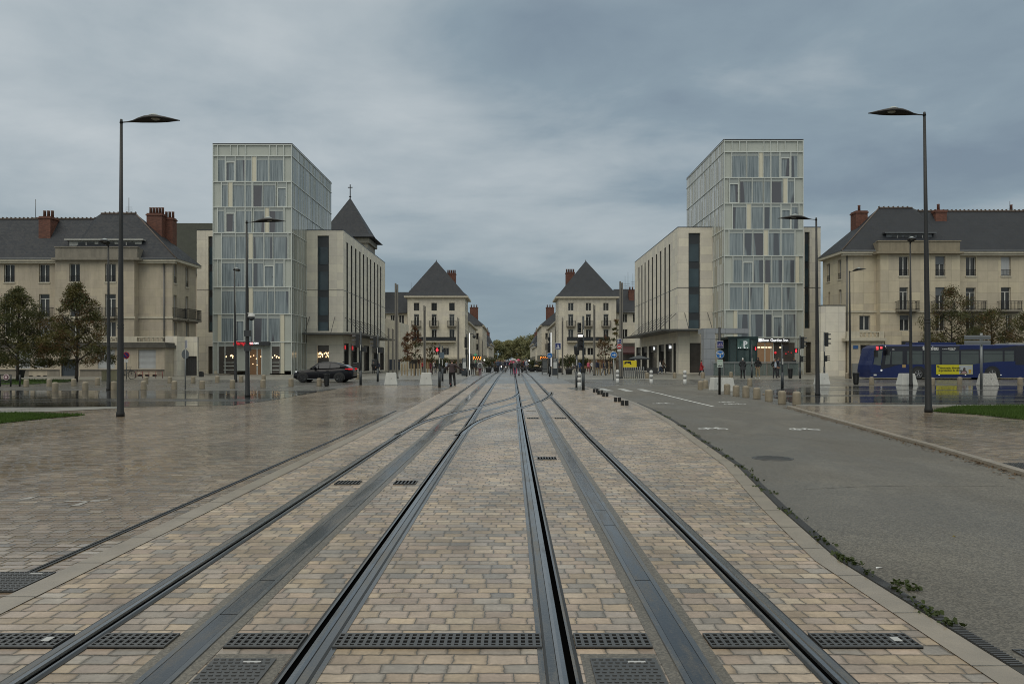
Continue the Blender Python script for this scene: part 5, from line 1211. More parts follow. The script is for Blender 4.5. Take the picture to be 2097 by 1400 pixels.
# ------------------------------------------------------------------ houses receding down the street
def street_house(sgn, xs, y0, y1, ze, zr, lab, proj=False, chim=(), mat=None, mansard=False, nwin=4):
    """xs: street-side wall plane |x|; roof ridge runs along the street"""
    x = sgn*xs; x2 = sgn*(xs+11); z0 = gz(y0); t = thing('terraced_house', lab, 'house', (x, y0, z0), group='houses receding down the street')
    s_ = smap(x, -sgn)
    L = y1-y0; n = nwin; hs = []; k = L/n
    lv_ = 3 if ze > 9.5 else 2
    for i in range(n):
        c = y0+k*(i+0.5)
        for j in range(lv_):
            zz = z0+4.3+j*2.75
            if zz+1.7 < ze: hs.append((c-0.55, c+0.55, zz, zz+1.75))
    front = []
    if proj: front = [(min(x+sgn*a, x+sgn*(a+1)), max(x+sgn*a, x+sgn*(a+1)), z0+4.4+j*2.8, z0+6.0+j*2.8) for a in (1.0,) for j in range(lv_-1)]
    g = MB(); wall(g, s_, y0, y1, z0, ze, hs, 0.25); a0, a1 = sorted((x, x2)); wall(g, fmap(y0), a0, a1, z0, ze, front, 0.25); g.quad((a0, y1, z0), (a1, y1, z0), (a1, y1, ze), (a0, y1, ze))
    w = g.build('wall', mat or M_PSTONE, t, world=True)
    g = MB()
    for h in hs: pbox(g, s_, h[0], h[1], h[2], h[3], 0.2, 0.24)
    for i, h in enumerate(hs):
        q = MB(); pbox(q, s_, h[0], h[1], h[2], h[3], 0.19, 0.24); pbox(q, s_, (h[0]+h[1])/2-0.05, (h[0]+h[1])/2+0.05, h[2], h[3], 0.14, 0.19, 1); q.build('window', [M_GLASS, M_WFRAME], t, world=True)
    for h in front:
        q = MB(); pbox(q, fmap(y0), h[0], h[1], h[2], h[3], 0.19, 0.24); q.build('window', M_GLASS, t, world=True)
    q = MB()
    for i in range(n): c = y0+k*(i+0.5); pbox(q, s_, c-k*0.36, c+k*0.36, z0+0.3, z0+3.2, -0.02, 0.0)
    q.build('shop_window', M_DARKIN, t, world=True)
    e = 0.45; xm = (x+x2)/2; xe = x-sgn*e
    if mansard:
        zm = ze+(zr-ze)*0.75; xk = x+sgn*1.6
        fa = [([(xe, y0-e, ze), (xe, y1+e, ze), (xk, y1-1.2, zm), (xk, y0+1.2, zm)], 0), ([(xe, y0-e, ze), (xk, y0+1.2, zm), (x2-sgn*1.6, y0+1.2, zm), (x2, y0-e, ze)], 0), ([(xk, y0+1.2, zm), (xk, y1-1.2, zm), (xm, y1-3, zr), (xm, y0+3, zr)], 0), ([(xk, y0+1.2, zm), (xm, y0+3, zr), (x2-sgn*1.6, y0+1.2, zm)], 0)]
    else:
        fa = [([(xe, y0-e, ze), (xe, y1+e, ze), (xm, y1-4, zr), (xm, y0+4, zr)], 0), ([(xe, y0-e, ze), (xm, y0+4, zr), (x2, y0-e, ze)], 0), ([(x2, y0-e, ze), (xm, y0+4, zr), (xm, y1-4, zr), (x2, y1+e, ze)], 0), ([(xe, y1+e, ze), (xm, y1-4, zr), (x2, y1+e, ze)], 0)]
    roof_part(t, fa)
    q = MB(); pbox(q, s_, y0-e, y1+e, ze-0.3, ze, -e, -0.002); q.build('cornice', M_TRIM, t, world=True)
    for cx0, cx1, cy, zb_, zt in chim: chimney(t, *sorted((sgn*cx0, sgn*cx1)), cy, cy+1.5, zb_, zt, 3)
    return t
for sg, nm in ((-1, 'left'), (1, 'right')):
    street_house(sg, 9.1, 162, 203, 10.0, 13.6, f'long low house with brick party wall, next after the {nm} corner house', chim=[(9.6, 14.0, 166, 9.5, 13.9)])
    street_house(sg, 7.6, 205, 240, 11.2, 16.2, f'projecting cream house with hipped roof on the {nm} of the street', proj=True, chim=[(8.9, 11.0, 208, 11.0, 16.6)])
    street_house(sg, 7.4, 252, 292, 6.6, 9.8, f'lower house with small dormer on the {nm} far down the street', mansard=True, chim=[(9.5, 11, 268, 7, 11.0)])
    street_house(sg, 7.9, 294, 345, 8.5, 13.6, f'farthest mansard house on the {nm} of the street', mansard=True, chim=[(9, 11, 300, 11, 14.6), (9, 11, 320, 11, 14.2)])
# ------------------------------------------------------------------ street lamps
M_POLE = M('lamp_pole', (0.016, 0.016, 0.016), 0.5, 0.0, var=0.2, scale=1.2)
M_HOOD = M('lamp_hood', (0.018, 0.017, 0.016), 0.45, 0.2, var=0.15)
M_LENS = M('lamp_lens', (0.30, 0.33, 0.32), 0.2, var=0.05)
def lamp(px, by, tpx, ty, ang, lab, extra=None, side=1):
    x, Y, z = G(px, by); 
    if px > 1850 and by > 840: z += 0.062
    t = thing('street_lamp', lab, 'street lamp', (x, Y, z), group='tall hooded street lamps')
    h = wz(ty, Y)-z; lean = wx(tpx, Y)-wx(px, Y)
    g = MB(); ps = [(lean*k, 0, h*k) for k in (0, 0.012, 0.02, 0.33, 0.66, 1.0)]
    g.tube(ps, [0.125, 0.125, 0.105, 0.085, 0.062, 0.042], 14); g.tube([(lean, 0, h-0.02), (lean, 0, h+0.10)], [0.055, 0.035], 8)
    for k in (0.30, 0.31): g.tube([(lean*k, 0, h*k), (lean*k, 0, h*k+0.03)], 0.096, 12)
    g.build('pole', M_POLE, t)
    # leaf shaped hood
    ca, sa = math.cos(ang), math.sin(ang)
    def T_(p): return (lean+p[0]*ca-p[1]*sa, p[0]*sa+p[1]*ca, h+p[2])
    st = [(0.03, 0.03, 0.0, 0.0), (0.20, 0.035, 0.015, 0.01), (0.36, 0.07, 0.05, 0.02), (0.55, 0.15, 0.125, 0.035), (0.75, 0.22, 0.18, 0.055), (0.95, 0.255, 0.20, 0.065), (1.15, 0.25, 0.19, 0.07), (1.35, 0.21, 0.155, 0.068), (1.55, 0.13, 0.11, 0.065), (1.70, 0.06, 0.075, 0.06), (1.80, 0.012, 0.055, 0.052)]
    rs = []
    for tt, w, zt, zb in st:
        r = []
        for a in range(7): u = math.pi*a/6; r.append(T_((tt, w*math.cos(u), zb+(zt-zb+0.02)*math.sin(u)**0.8)))
        for a in range(5, 0, -1): u = math.pi*a/6; r.append(T_((tt, 0.93*w*math.cos(u), zb-0.006+(zt-zb)*0.80*math.sin(u)**0.8)))
        rs.append(r)
    g = MB(); g.rings(rs, 0); hd = g.build('lamp_hood', M_HOOD, t)
    g = MB(); 
    g.rings([[T_((1.0+0.19*math.cos(2*math.pi*k/12)*c, 0.15*math.sin(2*math.pi*k/12)*c, 0.195+0.085*(1-c*c))) for k in range(12)] for c in (1.0, 0.8, 0.5, 0.15)])
    g.rings([[T_((1.05+0.15*math.cos(2*math.pi*k/12)*c, 0.13*math.sin(2*math.pi*k/12)*c, 0.12-0.06*(1-c*c))) for k in range(12)] for c in (1.0, 0.7, 0.15)])
    g.build('lens', M_LENS, hd)
    return t, h
lamp(246.5, 853, 248.5, 251, R(0), 'tall dark street lamp rising from the left stone square, nearest on the left')
lamp(1901.5, 848, 1893, 236, R(180), 'tall dark street lamp at the tip of the right lawn, nearest on the right')
l2, h2 = lamp(507, 812, 505, 456, R(0), 'street lamp with dome camera on its pole before the left hotel')
lamp(1674.5, 810, 1671.5, 450, R(180), 'street lamp in front of the right hotel edge, beside a white block')
lamp(482.5, 782, 480, 552, R(100), 'street lamp standing close to the left hotel entrance')
lamp(222.5, 799, 222, 504, R(-73), 'street lamp at the road edge before the left old house')
lamp(1865.5, 790, 1864, 498, R(-112), 'street lamp standing behind a white block before the blue bus')
lamp(1741, 775, 1740, 557, R(-70), 'street lamp just left of the blue bus front, by the cream house')
# camera and boxes on the second lamp
g = MB(); sc = F/l2.location.y
zc = (812-648)/sc
g.box(-0.02, -0.06, zc+0.12, 0.26, -0.02, zc+0.17); g.lathe([(0.0, zc+0.14), (0.13, zc+0.12), (0.17, zc), (0.17, zc-0.03)], 12, (0.2, -0.06)); g.lathe([(0.15, zc-0.03), (0.12, zc-0.15), (0.0, zc-0.2)], 12, (0.2, -0.06), 1)
g.build('dome_camera', [M('cam_white', (0.5, 0.5, 0.48), 0.4), M_DGREY], l2)
for zz in ((812-682)/sc, (812-712)/sc):
    g = MB(); g.box(-0.12, -0.14, zz-0.15, 0.14, 0.10, zz+0.13); g.build('control_box', M_DGREY, l2)
# ------------------------------------------------------------------ stone bollards
M_BOLL = M('bollard_stone', (0.245, 0.205, 0.145), 0.5, var=0.45, scale=4.0, bump=0.2, streak=0.25)
def bollard_mesh():
    g = MB(); g.lathe([(0.150, 0), (0.152, 0.02), (0.147, 0.40), (0.140, 0.44), (0.125, 0.462), (0.08, 0.482), (0.0, 0.49)], 18)
    return g
proto = None
def bollard(px, by, lab, grp, sc=1.0):
    global proto
    p = G(px, by)
    if proto is None: o = bollard_mesh().build('stone_bollard', M_BOLL); proto = o
    else: o = proto.copy(); C.objects.link(o)
    o.location = p; o.rotation_euler.z = random.uniform(0, 6); o.scale = (sc, sc, sc*random.uniform(0.96, 1.04))
    return tag(o, lab, 'bollard', grp)
for i, (x_, y_) in enumerate(((113, 801), (174.5, 800), (233, 799), (294, 798), (357, 797.5), (414, 796), (476, 795), (538.5, 793.5), (596, 791.5), (653.5, 790.5))):
    bollard(x_, y_, f'{ORD[i]} domed stone bollard from the left, near side of the left road', 'bollards along the near side of the left road', 1.03)
for i, (x_, y_) in enumerate(((54, 792), (101, 791.5), (151, 790.5), (199.5, 788.5), (299, 785.5), (348, 785), (395.5, 784), (445, 783.2), (494, 782.3), (540, 781), (732, 776.5))):
    bollard(x_, y_, f'{ORD[i]} domed stone bollard from the left, far side of the left road', 'bollards along the far side of the left road', 1.0)
for i, (x_, y_) in enumerate(((1489, 807.5), (1507.5, 811), (1527.5, 813.5), (1550, 816.5), (1574.5, 821.5), (1601.5, 827), (1631.5, 828.5))):
    bollard(x_, y_, f'{ORD[i]} stone bollard from the left in the row curving beside the cycle road', 'bollards curving beside the cycle road', 1.05)
for i, (x_, y_, l) in enumerate(((1434.5, 798, 'left one of the stone bollard pair left of the white blocks'), (1445, 795.5, 'right one of the stone bollard pair left of the white blocks'), (1535.5, 790, 'lone stone bollard behind the curved bollard row'), (1325, 774.5, 'stone bollard at the end of the metal posts'), (1381.5, 774, 'stone bollard before the corner shop of the right hotel'), (1439.5, 774, 'stone bollard just right of the red coat woman'), (1497, 773, 'stone bollard before the glass parking entrance'), (1735, 775, 'stone bollard left of the lamp by the bus front'), (1785, 788, 'stone bollard right of the litter bin, before the bus front'), (1909.5, 788, 'stone bollard just right of the nearest right lamp pole'), (1965.5, 787.5, 'stone bollard below the yellow bus advert'), (2089, 788, 'stone bollard at the right end before the bus'), (978, 769, 'small stone bollard at the stop left of the tracks'))):
    bollard(x_, y_, l, 'single stone bollards', 1.02)
# banded white plastic bollards
M_PLW = M('white_plastic', (0.55, 0.55, 0.53), 0.35, var=0.15, scale=4); M_PLG = M('grey_band', (0.20, 0.20, 0.20), 0.4)
wb = None
for i, (x_, y_, l) in enumerate(((1186.5, 796, 'white banded bollard between the two signal posts right of the tracks'), (1264.5, 786, 'white banded bollard below the blue arrow sign'), (1333.5, 787.5, 'white banded bollard in mid road before the metal posts'), (1402.5, 788, 'white banded bollard in mid road before the grey shop door'))):
    if wb is None:
        wb = thing('banded_bollard', l, 'bollard', (0, 0, 0), group='white banded bollards')
        g = MB(); g.lathe([(0.11, 0), (0.11, 0.30)], 14); g.lathe([(0.105, 0.36), (0.115, 0.44), (0.105, 0.52)], 14); g.lathe([(0.09, 0.58), (0.115, 0.64), (0.11, 0.70), (0.07, 0.75), (0, 0.76)], 14); g.build('post', M_PLW, wb)
        g = MB(); g.lathe([(0.085, 0.29), (0.085, 0.37)], 14); g.lathe([(0.085, 0.51), (0.085, 0.59)], 14); g.build('band', M_PLG, wb); o = wb
    else: o = copy_tree(wb)
    o.location = G(x_, y_); o['label'] = l
    if i == 0: o.scale = (1, 1, 1.25)
# white concrete blocks
def block(px, by, w, hpx, rz, lab, mat):
    p = G(px, by); s = p[1]/F; b_ = w*s; h = hpx*s
    g = MB(); k = 0.72; d_ = b_*0.8
    g.frus((-b_/2, -d_/2, b_/2, d_/2), 0.03, (-b_/2*k, -d_/2*k, b_/2*k, d_/2*k), h); g.box(-b_/2*0.97, -d_/2*0.97, 0, b_/2*0.97, d_/2*0.97, 0.03)
    t = thing('concrete_block', lab, 'concrete block', (p[0], p[1]+d_/2, p[2]), rz, 'white concrete traffic blocks')
    g.build('block', mat, t, bevel=0.025)
    g = MB(); g.tube([(-0.05, 0, h-0.01), (-0.05, 0, h+0.03), (0.05, 0, h+0.03), (0.05, 0, h-0.01)], 0.012, 6); g.build('lifting_eye', M_IRON, t)
    g = MB(); g.disc((0.03, -d_*0.43, h*0.55), 0.022, 10, 'y', 0, 0.03); g.build('plug', M_IRON, t)
M_BLK = M('white_block', (0.50, 0.50, 0.47), 0.5, var=0.22, scale=3.0, streak=0.12); M_BLK2 = M('pebbled_block', (0.42, 0.41, 0.38), 0.65, var=0.75, scale=14.0)
block(799.5, 788.5, 27, 25, 0.05, 'white concrete block left of the scooter rider, the left one', M_BLK)
block(872, 788.5, 26.5, 25.5, 0.0, 'white concrete block nearest the scooter rider', M_BLK)
block(1466, 800, 20, 27, 0.5, 'white concrete block behind the black sign pole', M_BLK)
block(1492, 802.5, 30, 28.5, 0.0, 'white concrete block just right of the black sign pole', M_BLK)
block(1687, 788, 27, 24, 0.05, 'white concrete block behind the right lamp pole', M_BLK)
block(1863.5, 789.5, 34, 25, 0.0, 'white patchy concrete block before the bus front wheel', M_BLK)
block(2030, 790, 33, 25.5, 0.0, 'pebbled white concrete block before the bus rear wheel', M_BLK2)
# ------------------------------------------------------------------ traffic signals
M_SIG = M('signal_black', (0.012, 0.013, 0.014), 0.4, var=0.1)
M_SIGR = M('signal_red', (1, 0.05, 0.06), 0.3, var=0, emis=1.5, ecol=(1.0, 0.03, 0.05)); M_SIGW = M('signal_white', (1, 1, 0.9), 0.3, var=0, emis=2.5, ecol=(1.0, 0.97, 0.88))
M_LENSD = M('dead_lens', (0.03, 0.02, 0.02), 0.2)
M_POST = M('signal_post', (0.030, 0.036, 0.041), 0.4, 0.2, var=0.15)
def post(name, lab, cat, px, by, ty, r=0.055, grp=None, base=True, mat=None):
    x, Y, z = G(px, by); s = F/Y
    t = thing(name, lab, cat, (x, Y, z), group=grp); h = (by-ty)/s
    g = MB(); g.tube([(0, 0, 0), (0, 0, h)], r, 12)
    if base: g.tube([(0, 0, 0), (0, 0, 0.95)], r*1.45, 12)
    g.build('pole', mat or M_POST, t)
    return t, s, h
def head(t, z0, z1, rz, off, n=3, lit=None):
    """signal head facing direction rz (0 = toward viewer, -Y)"""
    H_ = z1-z0; g = MB(); w = 0.28 if H_ > 0.6 else 0.2
    g.box(-w/2, -0.10, 0, w/2, 0.10, H_)
    for k in range(n):
        zc = H_*(k+0.5)/n; r = min(w*0.42, H_/n*0.45)
        a = [math.pi*j/8 for j in range(9)]
        g.rings([[(r*math.cos(u), -0.10, zc+r*math.sin(u)) for u in a], [(r*math.cos(u), -0.34, zc+r*math.sin(u)*0.92) for u in a]], 0, False, True, False)
        g.rings([[(r*0.93*math.cos(u), -0.34, zc+r*0.9*math.sin(u)*0.92) for u in a], [(r*0.93*math.cos(u), -0.10, zc+r*0.93*math.sin(u)) for u in a]], 0, False, True, False)
    o = g.build('signal_head', M_SIG, t); o.location = (off[0], off[1], z0); o.rotation_euler.z = rz
    for k in range(n):
        q = MB(); zc = H_*(k+0.5)/n; q.disc((0, -0.105, zc), min(w*0.38, H_/n*0.4), 14, 'y', 0, 0.02); q.build('lens', (lit or {}).get(k, M_LENSD), o)
    return o
def pedbox(t, z0, z1, rz, off, lit=None):
    g = MB(); g.box(-0.15, -0.08, 0, 0.15, 0.08, z1-z0); g.box(-0.17, -0.2, z1-z0, 0.17, 0.08, z1-z0+0.02)
    o = g.build('pedestrian_signal', M_SIG, t); o.location = (off[0], off[1], z0); o.rotation_euler.z = rz
    if lit:
        q = MB(); hh = z1-z0; q.box(-0.045, -0.10, hh*0.15, 0.045, -0.08, hh*0.62); q.disc((0, -0.09, hh*0.74), 0.045, 10, 'y', 0, 0.02); q.box(-0.075, -0.097, hh*0.35, 0.075, -0.08, hh*0.58); q.build('lit_figure', lit, o)
def zr_(t, s, by, y): return (by-y)/s
GS = 'traffic signal posts'
def sig_side(px, by, ty, hy0, hy1, d, lab, ped=None, rep=True):
    t, s, h = post('traffic_signal', lab, 'traffic light', px, by, ty, grp=GS)
    Z = lambda y: (by-y)/s
    if hy0: head(t, Z(hy1), Z(hy0), R(90)*d, (0.20*d, 0, 0))
    if ped: pedbox(t, Z(ped[1]), Z(ped[0]), ped[2], (ped[3]/s, 0, 0), ped[4] if len(ped) > 4 else None)
    if rep: head(t, Z(by-34), Z(by-46), R(90)*d, (0.12*d, 0, 0), 3)
    q = MB(); q.box(-0.02, -0.10, Z(ty+40), 0.02, -0.05, Z(ty+28)); q.build('push_button', M_WFRAME, t)
    return t, s, Z
sig_side(738.5, 788, 678, 685, 711, -1, 'traffic signal right of the black car, the nearer of that pair', (711, 720, R(180), 7.5))
sig_side(773.5, 781, 684, 689, 713, -1, 'traffic signal behind the first one, left of the white blocks', (711, 722, R(180), 6))
sig_side(1638.5, 775, 687, 689.5, 713.5, 1, 'traffic signal before the right hotel door with red walking figure lit', (713, 722.5, 0, -9, M_SIGR))
sig_side(1688, 774, 680, 681, 709, 1, 'traffic signal right of the hotel, beside the white block')
sig_side(1602, 796, 706, 0, 0, 1, 'short signal post seen from behind in the bollard row', (709, 718.5, R(180), 7), rep=False)
t, s, Z = sig_side(1539.5, 773, 705, 0, 0, 1, 'slim post with red pedestrian light by the glass parking entrance', (709, 718, R(40), 6, M_SIGR), rep=False)
t, s, Z = sig_side(900, 793, 704, 0, 0, -1, 'pedestrian signal post left of the scooter rider, red figure lit', (711.5, 721, 0, -4.5, M_SIGR), rep=False)
q = MB(); q.box(0.03, -0.1, Z(733), 0.28, 0.1, Z(721)); q.build('control_box', M('box_bluegrey', (0.085, 0.12, 0.15), 0.4), t)
t, s, Z = sig_side(906, 780, 708, 0, 0, -1, 'slimmer signal post just behind the pedestrian signal left of the rider', (716, 726, R(180), 3), rep=False)
t, s, Z = sig_side(955.5, 771, 684, 0, 0, 1, 'tram signal post left of the tracks beside the lit tube', rep=False)
head(t, Z(712), Z(690), 0, (-0.05, -0.12, 0), 3); head(t, Z(726), Z(715), 0, (0.0, -0.12, 0), 1)
t, s, Z = sig_side(1194.5, 799, 647, 0, 0, -1, 'tall tram signal right of the tracks with a white bar lit', rep=False)
head(t, Z(681), Z(661), 0, (-0.22, -0.05, 0), 2); head(t, Z(717), Z(682.5), 0, (-0.18, -0.05, 0), 3, {2: M_LENSD})
q = MB(); q.box(-0.31, -0.26, Z(689.5), -0.05, -0.22, Z(686)); q.build('lit_bar', M_SIGW, t)
t, s, Z = sig_side(1181, 793.5, 708, 0, 0, -1, 'lantern topped post beside the tall tram signal', rep=False)
q = MB(); q.lathe([(0.09, Z(727)), (0.14, Z(725.5)), (0.17, Z(711)), (0.19, Z(709)), (0.06, Z(705.5)), (0.03, Z(703)), (0, Z(702.5))], 8); q.build('lantern', M_POST, t)
t, s, Z = sig_side(1125.5, 771, 682, 0, 0, 1, 'tram signal post right of the tracks behind the blue round sign', rep=False)
head(t, Z(698), Z(690), 0, (-0.05, -0.12, 0), 1); head(t, Z(722), Z(702), 0, (-0.05, -0.12, 0), 3)
q = MB(); q.disc((0, -0.3, Z(727.5)), 5.1/s, 24, 'y', 0, 0.03); q.disc((0, -0.29, Z(727.5)), 5.6/s, 24, 'y', 1, 0.02); 
q.box(-2.8/s, -0.335, Z(729.2), 2.6/s, -0.318, Z(728.0), 1); q.build('round_sign', [M('sign_blue', (0.020, 0.135, 0.40), 0.35, var=0.08), M_WFRAME], t)
# ------------------------------------------------------------------ signs
M_BLUE = MATS['sign_blue']; M_NAVY = M('sign_navy', (0.022, 0.030, 0.135), 0.35, var=0.08); M_SRED = M('sign_red', (0.40, 0.025, 0.030), 0.35, var=0.08); M_SW = M('sign_white', (0.60, 0.60, 0.58), 0.35, var=0.06)
M_GALV = M('galvanised', (0.24, 0.25, 0.25), 0.45, 0.4, var=0.2, scale=4); M_SBACK = M('sign_back', (0.19, 0.20, 0.205), 0.45, 0.2, var=0.15)
def arrow(g, cx, cz, L, d, y, m, th=0.02):
    g.box(cx-L/2, y-th, cz-L*0.09, cx+L/2, y, cz+L*0.09, m)
    tip = cx+d*L*0.55
    for s_ in (1, -1): g.prism([(tip, cz), (tip-d*L*0.42, cz+s_*L*0.42), (tip-d*L*0.42, cz+s_*L*0.20), (tip-d*L*0.2, cz)], 1, y-th-0.002*(s_+2), y-0.001, m)
t, s, h = post('sign_post', 'round blue right arrow sign on thin pole right of the tracks', 'road sign', 1256.5, 778, 732, 0.035, 'road signs', False, M_GALV)
Z = lambda y: (778-y)/s
q = MB(); q.disc((0, -0.06, Z(726.5)), 7.0/s, 26, 'y', 1, 0.02); q.disc((0, -0.075, Z(726.5)), 6.1/s, 26, 'y', 0, 0.02); arrow(q, 0, Z(726.5), 7.5/s, 1, -0.086, 1); q.build('round_sign', [M_BLUE, M_SW], t)
t, s, h = post('sign_post', 'no entry sign with small blue family sign above it on a mast', 'road sign', 1268, 776, 692, 0.035, 'road signs', False, M_GALV)
Z = lambda y: (776-y)/s
q = MB(); q.box(-4.5/s, -0.07, Z(704), 4.5/s, -0.05, Z(694), 1); q.box(-3.9/s, -0.08, Z(703.4), 3.9/s, -0.069, Z(694.6), 0); q.box(-1.8/s, -0.088, Z(701.5), -0.4/s, -0.079, Z(696), 1); q.disc((-1.1/s, -0.085, Z(695.9)), 0.8/s, 8, 'y', 1, 0.01); q.box(0.9/s, -0.088, Z(701.5), 1.9/s, -0.079, Z(698.4), 1); q.build('family_sign', [M_NAVY, M_SW], t)
q = MB(); q.disc((0, -0.06, Z(709.2)), 5.6/s, 24, 'y', 1, 0.02); q.disc((0, -0.075, Z(709.2)), 5.0/s, 24, 'y', 0, 0.02); q.box(-3.6/s, -0.098, Z(710.3), 3.6/s, -0.082, Z(708.2), 1); q.build('no_entry_sign', [M_SRED, M_SW], t)
q = MB(); q.box(-4/s, -0.07, Z(719), 4/s, -0.05, Z(715.4)); q.build('exception_plate', M_SW, t)
t, s, h = post('sign_post', 'square blue pedestrian crossing sign right of the tracks', 'road sign', 1142.5, 774.5, 702, 0.035, 'road signs', False, M_GALV)
Z = lambda y: (774.5-y)/s
q = MB(); q.box(-6.2/s, -0.07, Z(715.5), 6.2/s, -0.05, Z(702), 1); q.box(-5.4/s, -0.085, Z(714.7), 5.4/s, -0.069, Z(702.8), 0); q.prism([(-3.4/s, Z(713.3)), (3.4/s, Z(713.3)), (0, Z(704.2))], 1, -0.094, -0.084, 1); q.box(-0.9/s, -0.104, Z(712.6), 0.5/s, -0.093, Z(708), 0); q.build('crossing_sign', [M_NAVY, M_SW], t)
t, s, h = post('sign_post', 'black pole with bicycle sign, blue two-way arrow sign and white notice', 'road sign', 1473.5, 808.5, 670, 0.06, 'road signs', False, M_SIG)
Z = lambda y: (808.5-y)/s
q = MB(); q.box(-6.6/s, -0.10, Z(712.8), 6.6/s, -0.075, Z(698), 1); q.box(-5.8/s, -0.115, Z(712), 5.8/s, -0.099, Z(698.8), 0)
for cx in (-2.9, 2.9):
    for k in range(10):
        a = 2*math.pi*k/10; q.cb((cx+1.7*math.cos(a))/s, -0.118, Z(707.3)+1.7*math.sin(a)/s, 0.035, 0.01, 0.035, 2)
q.tube([(-2.9/s, -0.12, Z(707.3)), (-1.0/s, -0.12, Z(704.0)), (2.0/s, -0.12, Z(704.0)), (0, -0.12, Z(707)), (-1.0/s, -0.12, Z(704))], 0.015, 4, 2); q.tube([(2.9/s, -0.12, Z(707.3)), (1.8/s, -0.12, Z(702.6))], 0.015, 4, 2)
q.build('bicycle_sign', [M_NAVY, M_SW, M('sign_pale', (0.40, 0.34, 0.50), 0.35)], t)
q = MB(); zc = Z(725.6); q.disc((0, -0.09, zc), 8.6/s, 30, 'y', 1, 0.02); q.disc((0, -0.105, zc), 7.7/s, 30, 'y', 0, 0.02)
q.box(-1.1/s, -0.124, zc-6/s, 1.1/s, -0.114, zc-0.2/s, 1)
for d in (-1, 1):
    q.tube([(0, -0.119, zc-0.6/s), (d*1.2/s, -0.119, zc+1.4/s), (d*4.4/s, -0.119, zc+1.9/s)], 0.9/s, 6, 1)
    q.prism([(d*6.6/s, zc+1.9/s), (d*3.8/s, zc+4.4/s), (d*3.8/s, zc-0.6/s)], 1, -0.127, -0.117, 1)
q.build('two_way_sign', [M_BLUE, M_SW], t)
q = MB(); q.box(-5.5/s, -0.09, Z(752), 5.8/s, -0.07, Z(736)); q.box(-4.5/s, -0.094, Z(739.2), 4.8/s, -0.089, Z(738.2), 1)
for k in range(4): q.box((-4.2+2.3*k)/s, -0.094, Z(750.5), (-2.6+2.3*k)/s, -0.089, Z(748-(k % 2)), 2)
q.box(-4.2/s, -0.094, Z(744), 3.2/s, -0.089, Z(743.3), 1)
q.build('notice', [M('notice_pale', (0.44, 0.50, 0.45), 0.5), M('notice_green', (0.2, 0.36, 0.25), 0.5), M_DGREY], t)
t, s, h = post('sign_post', 'no parking sign with small plate beside the bicycle on the left', 'road sign', 259, 776, 720, 0.035, 'road signs', False, M_GALV)
Z = lambda y: (776-y)/s
q = MB(); q.disc((0, -0.06, Z(727.3)), 7/s, 24, 'y', 1, 0.02); q.disc((0, -0.075, Z(727.3)), 5.4/s, 24, 'y', 0, 0.02)
v = 5/s*0.72; q.prism([(-v-0.04, Z(727.3)+v), (-v+0.05, Z(727.3)+v), (v+0.04, Z(727.3)-v), (v-0.05, Z(727.3)-v)], 1, -0.094, -0.084, 1); q.build('no_parking_sign', [M_NAVY, M_SRED], t)
q = MB(); q.box(-3.8/s, -0.07, Z(742), 3.8/s, -0.05, Z(735.5)); q.build('exception_plate', M_SW, t)
t, s, h = post('sign_post', 'sign pole seen edge-on before the garage door, round sign under blue sign', 'road sign', 379.5, 797, 697, 0.035, 'road signs', False, M_GALV)
Z = lambda y: (797-y)/s
q = MB(); zc = Z(725); n = 24; q.disc((0, 0, 0), 9.6/s, n, 'y', 0, 0.025); o = q.build('round_sign', M_SBACK, t); o.location = (-0.02, 0.04, zc); o.rotation_euler.z = R(68)
q = MB(); q.box(-7/s, -0.02, 0, 7/s, 0.02, 17/s); q.box(-6/s, -0.026, 1/s, 6/s, -0.019, 16/s, 1); o = q.build('blue_sign', [M_SW, M_NAVY], t); o.location = (0.05, 0, Z(713)); o.rotation_euler.z = R(-55)
t, s, h = post('sign_post', 'direction sign with two grey panels seen from behind before the bus', 'road sign', 2009.5, 791, 682, 0.075, 'road signs', False, M_GALV)
Z = lambda y: (791-y)/s
q = MB()
for y0, y1, c in ((686.5, 695, 0), (697.5, 706, 0)): q.box(-37/s, -0.16, Z(y1), 16/s, -0.10, Z(y0)); q.box(-37/s, -0.19, Z((y0+y1)/2)-0.02, 16/s, -0.16, Z((y0+y1)/2)+0.02)
q.build('direction_panel', M_SBACK, t)
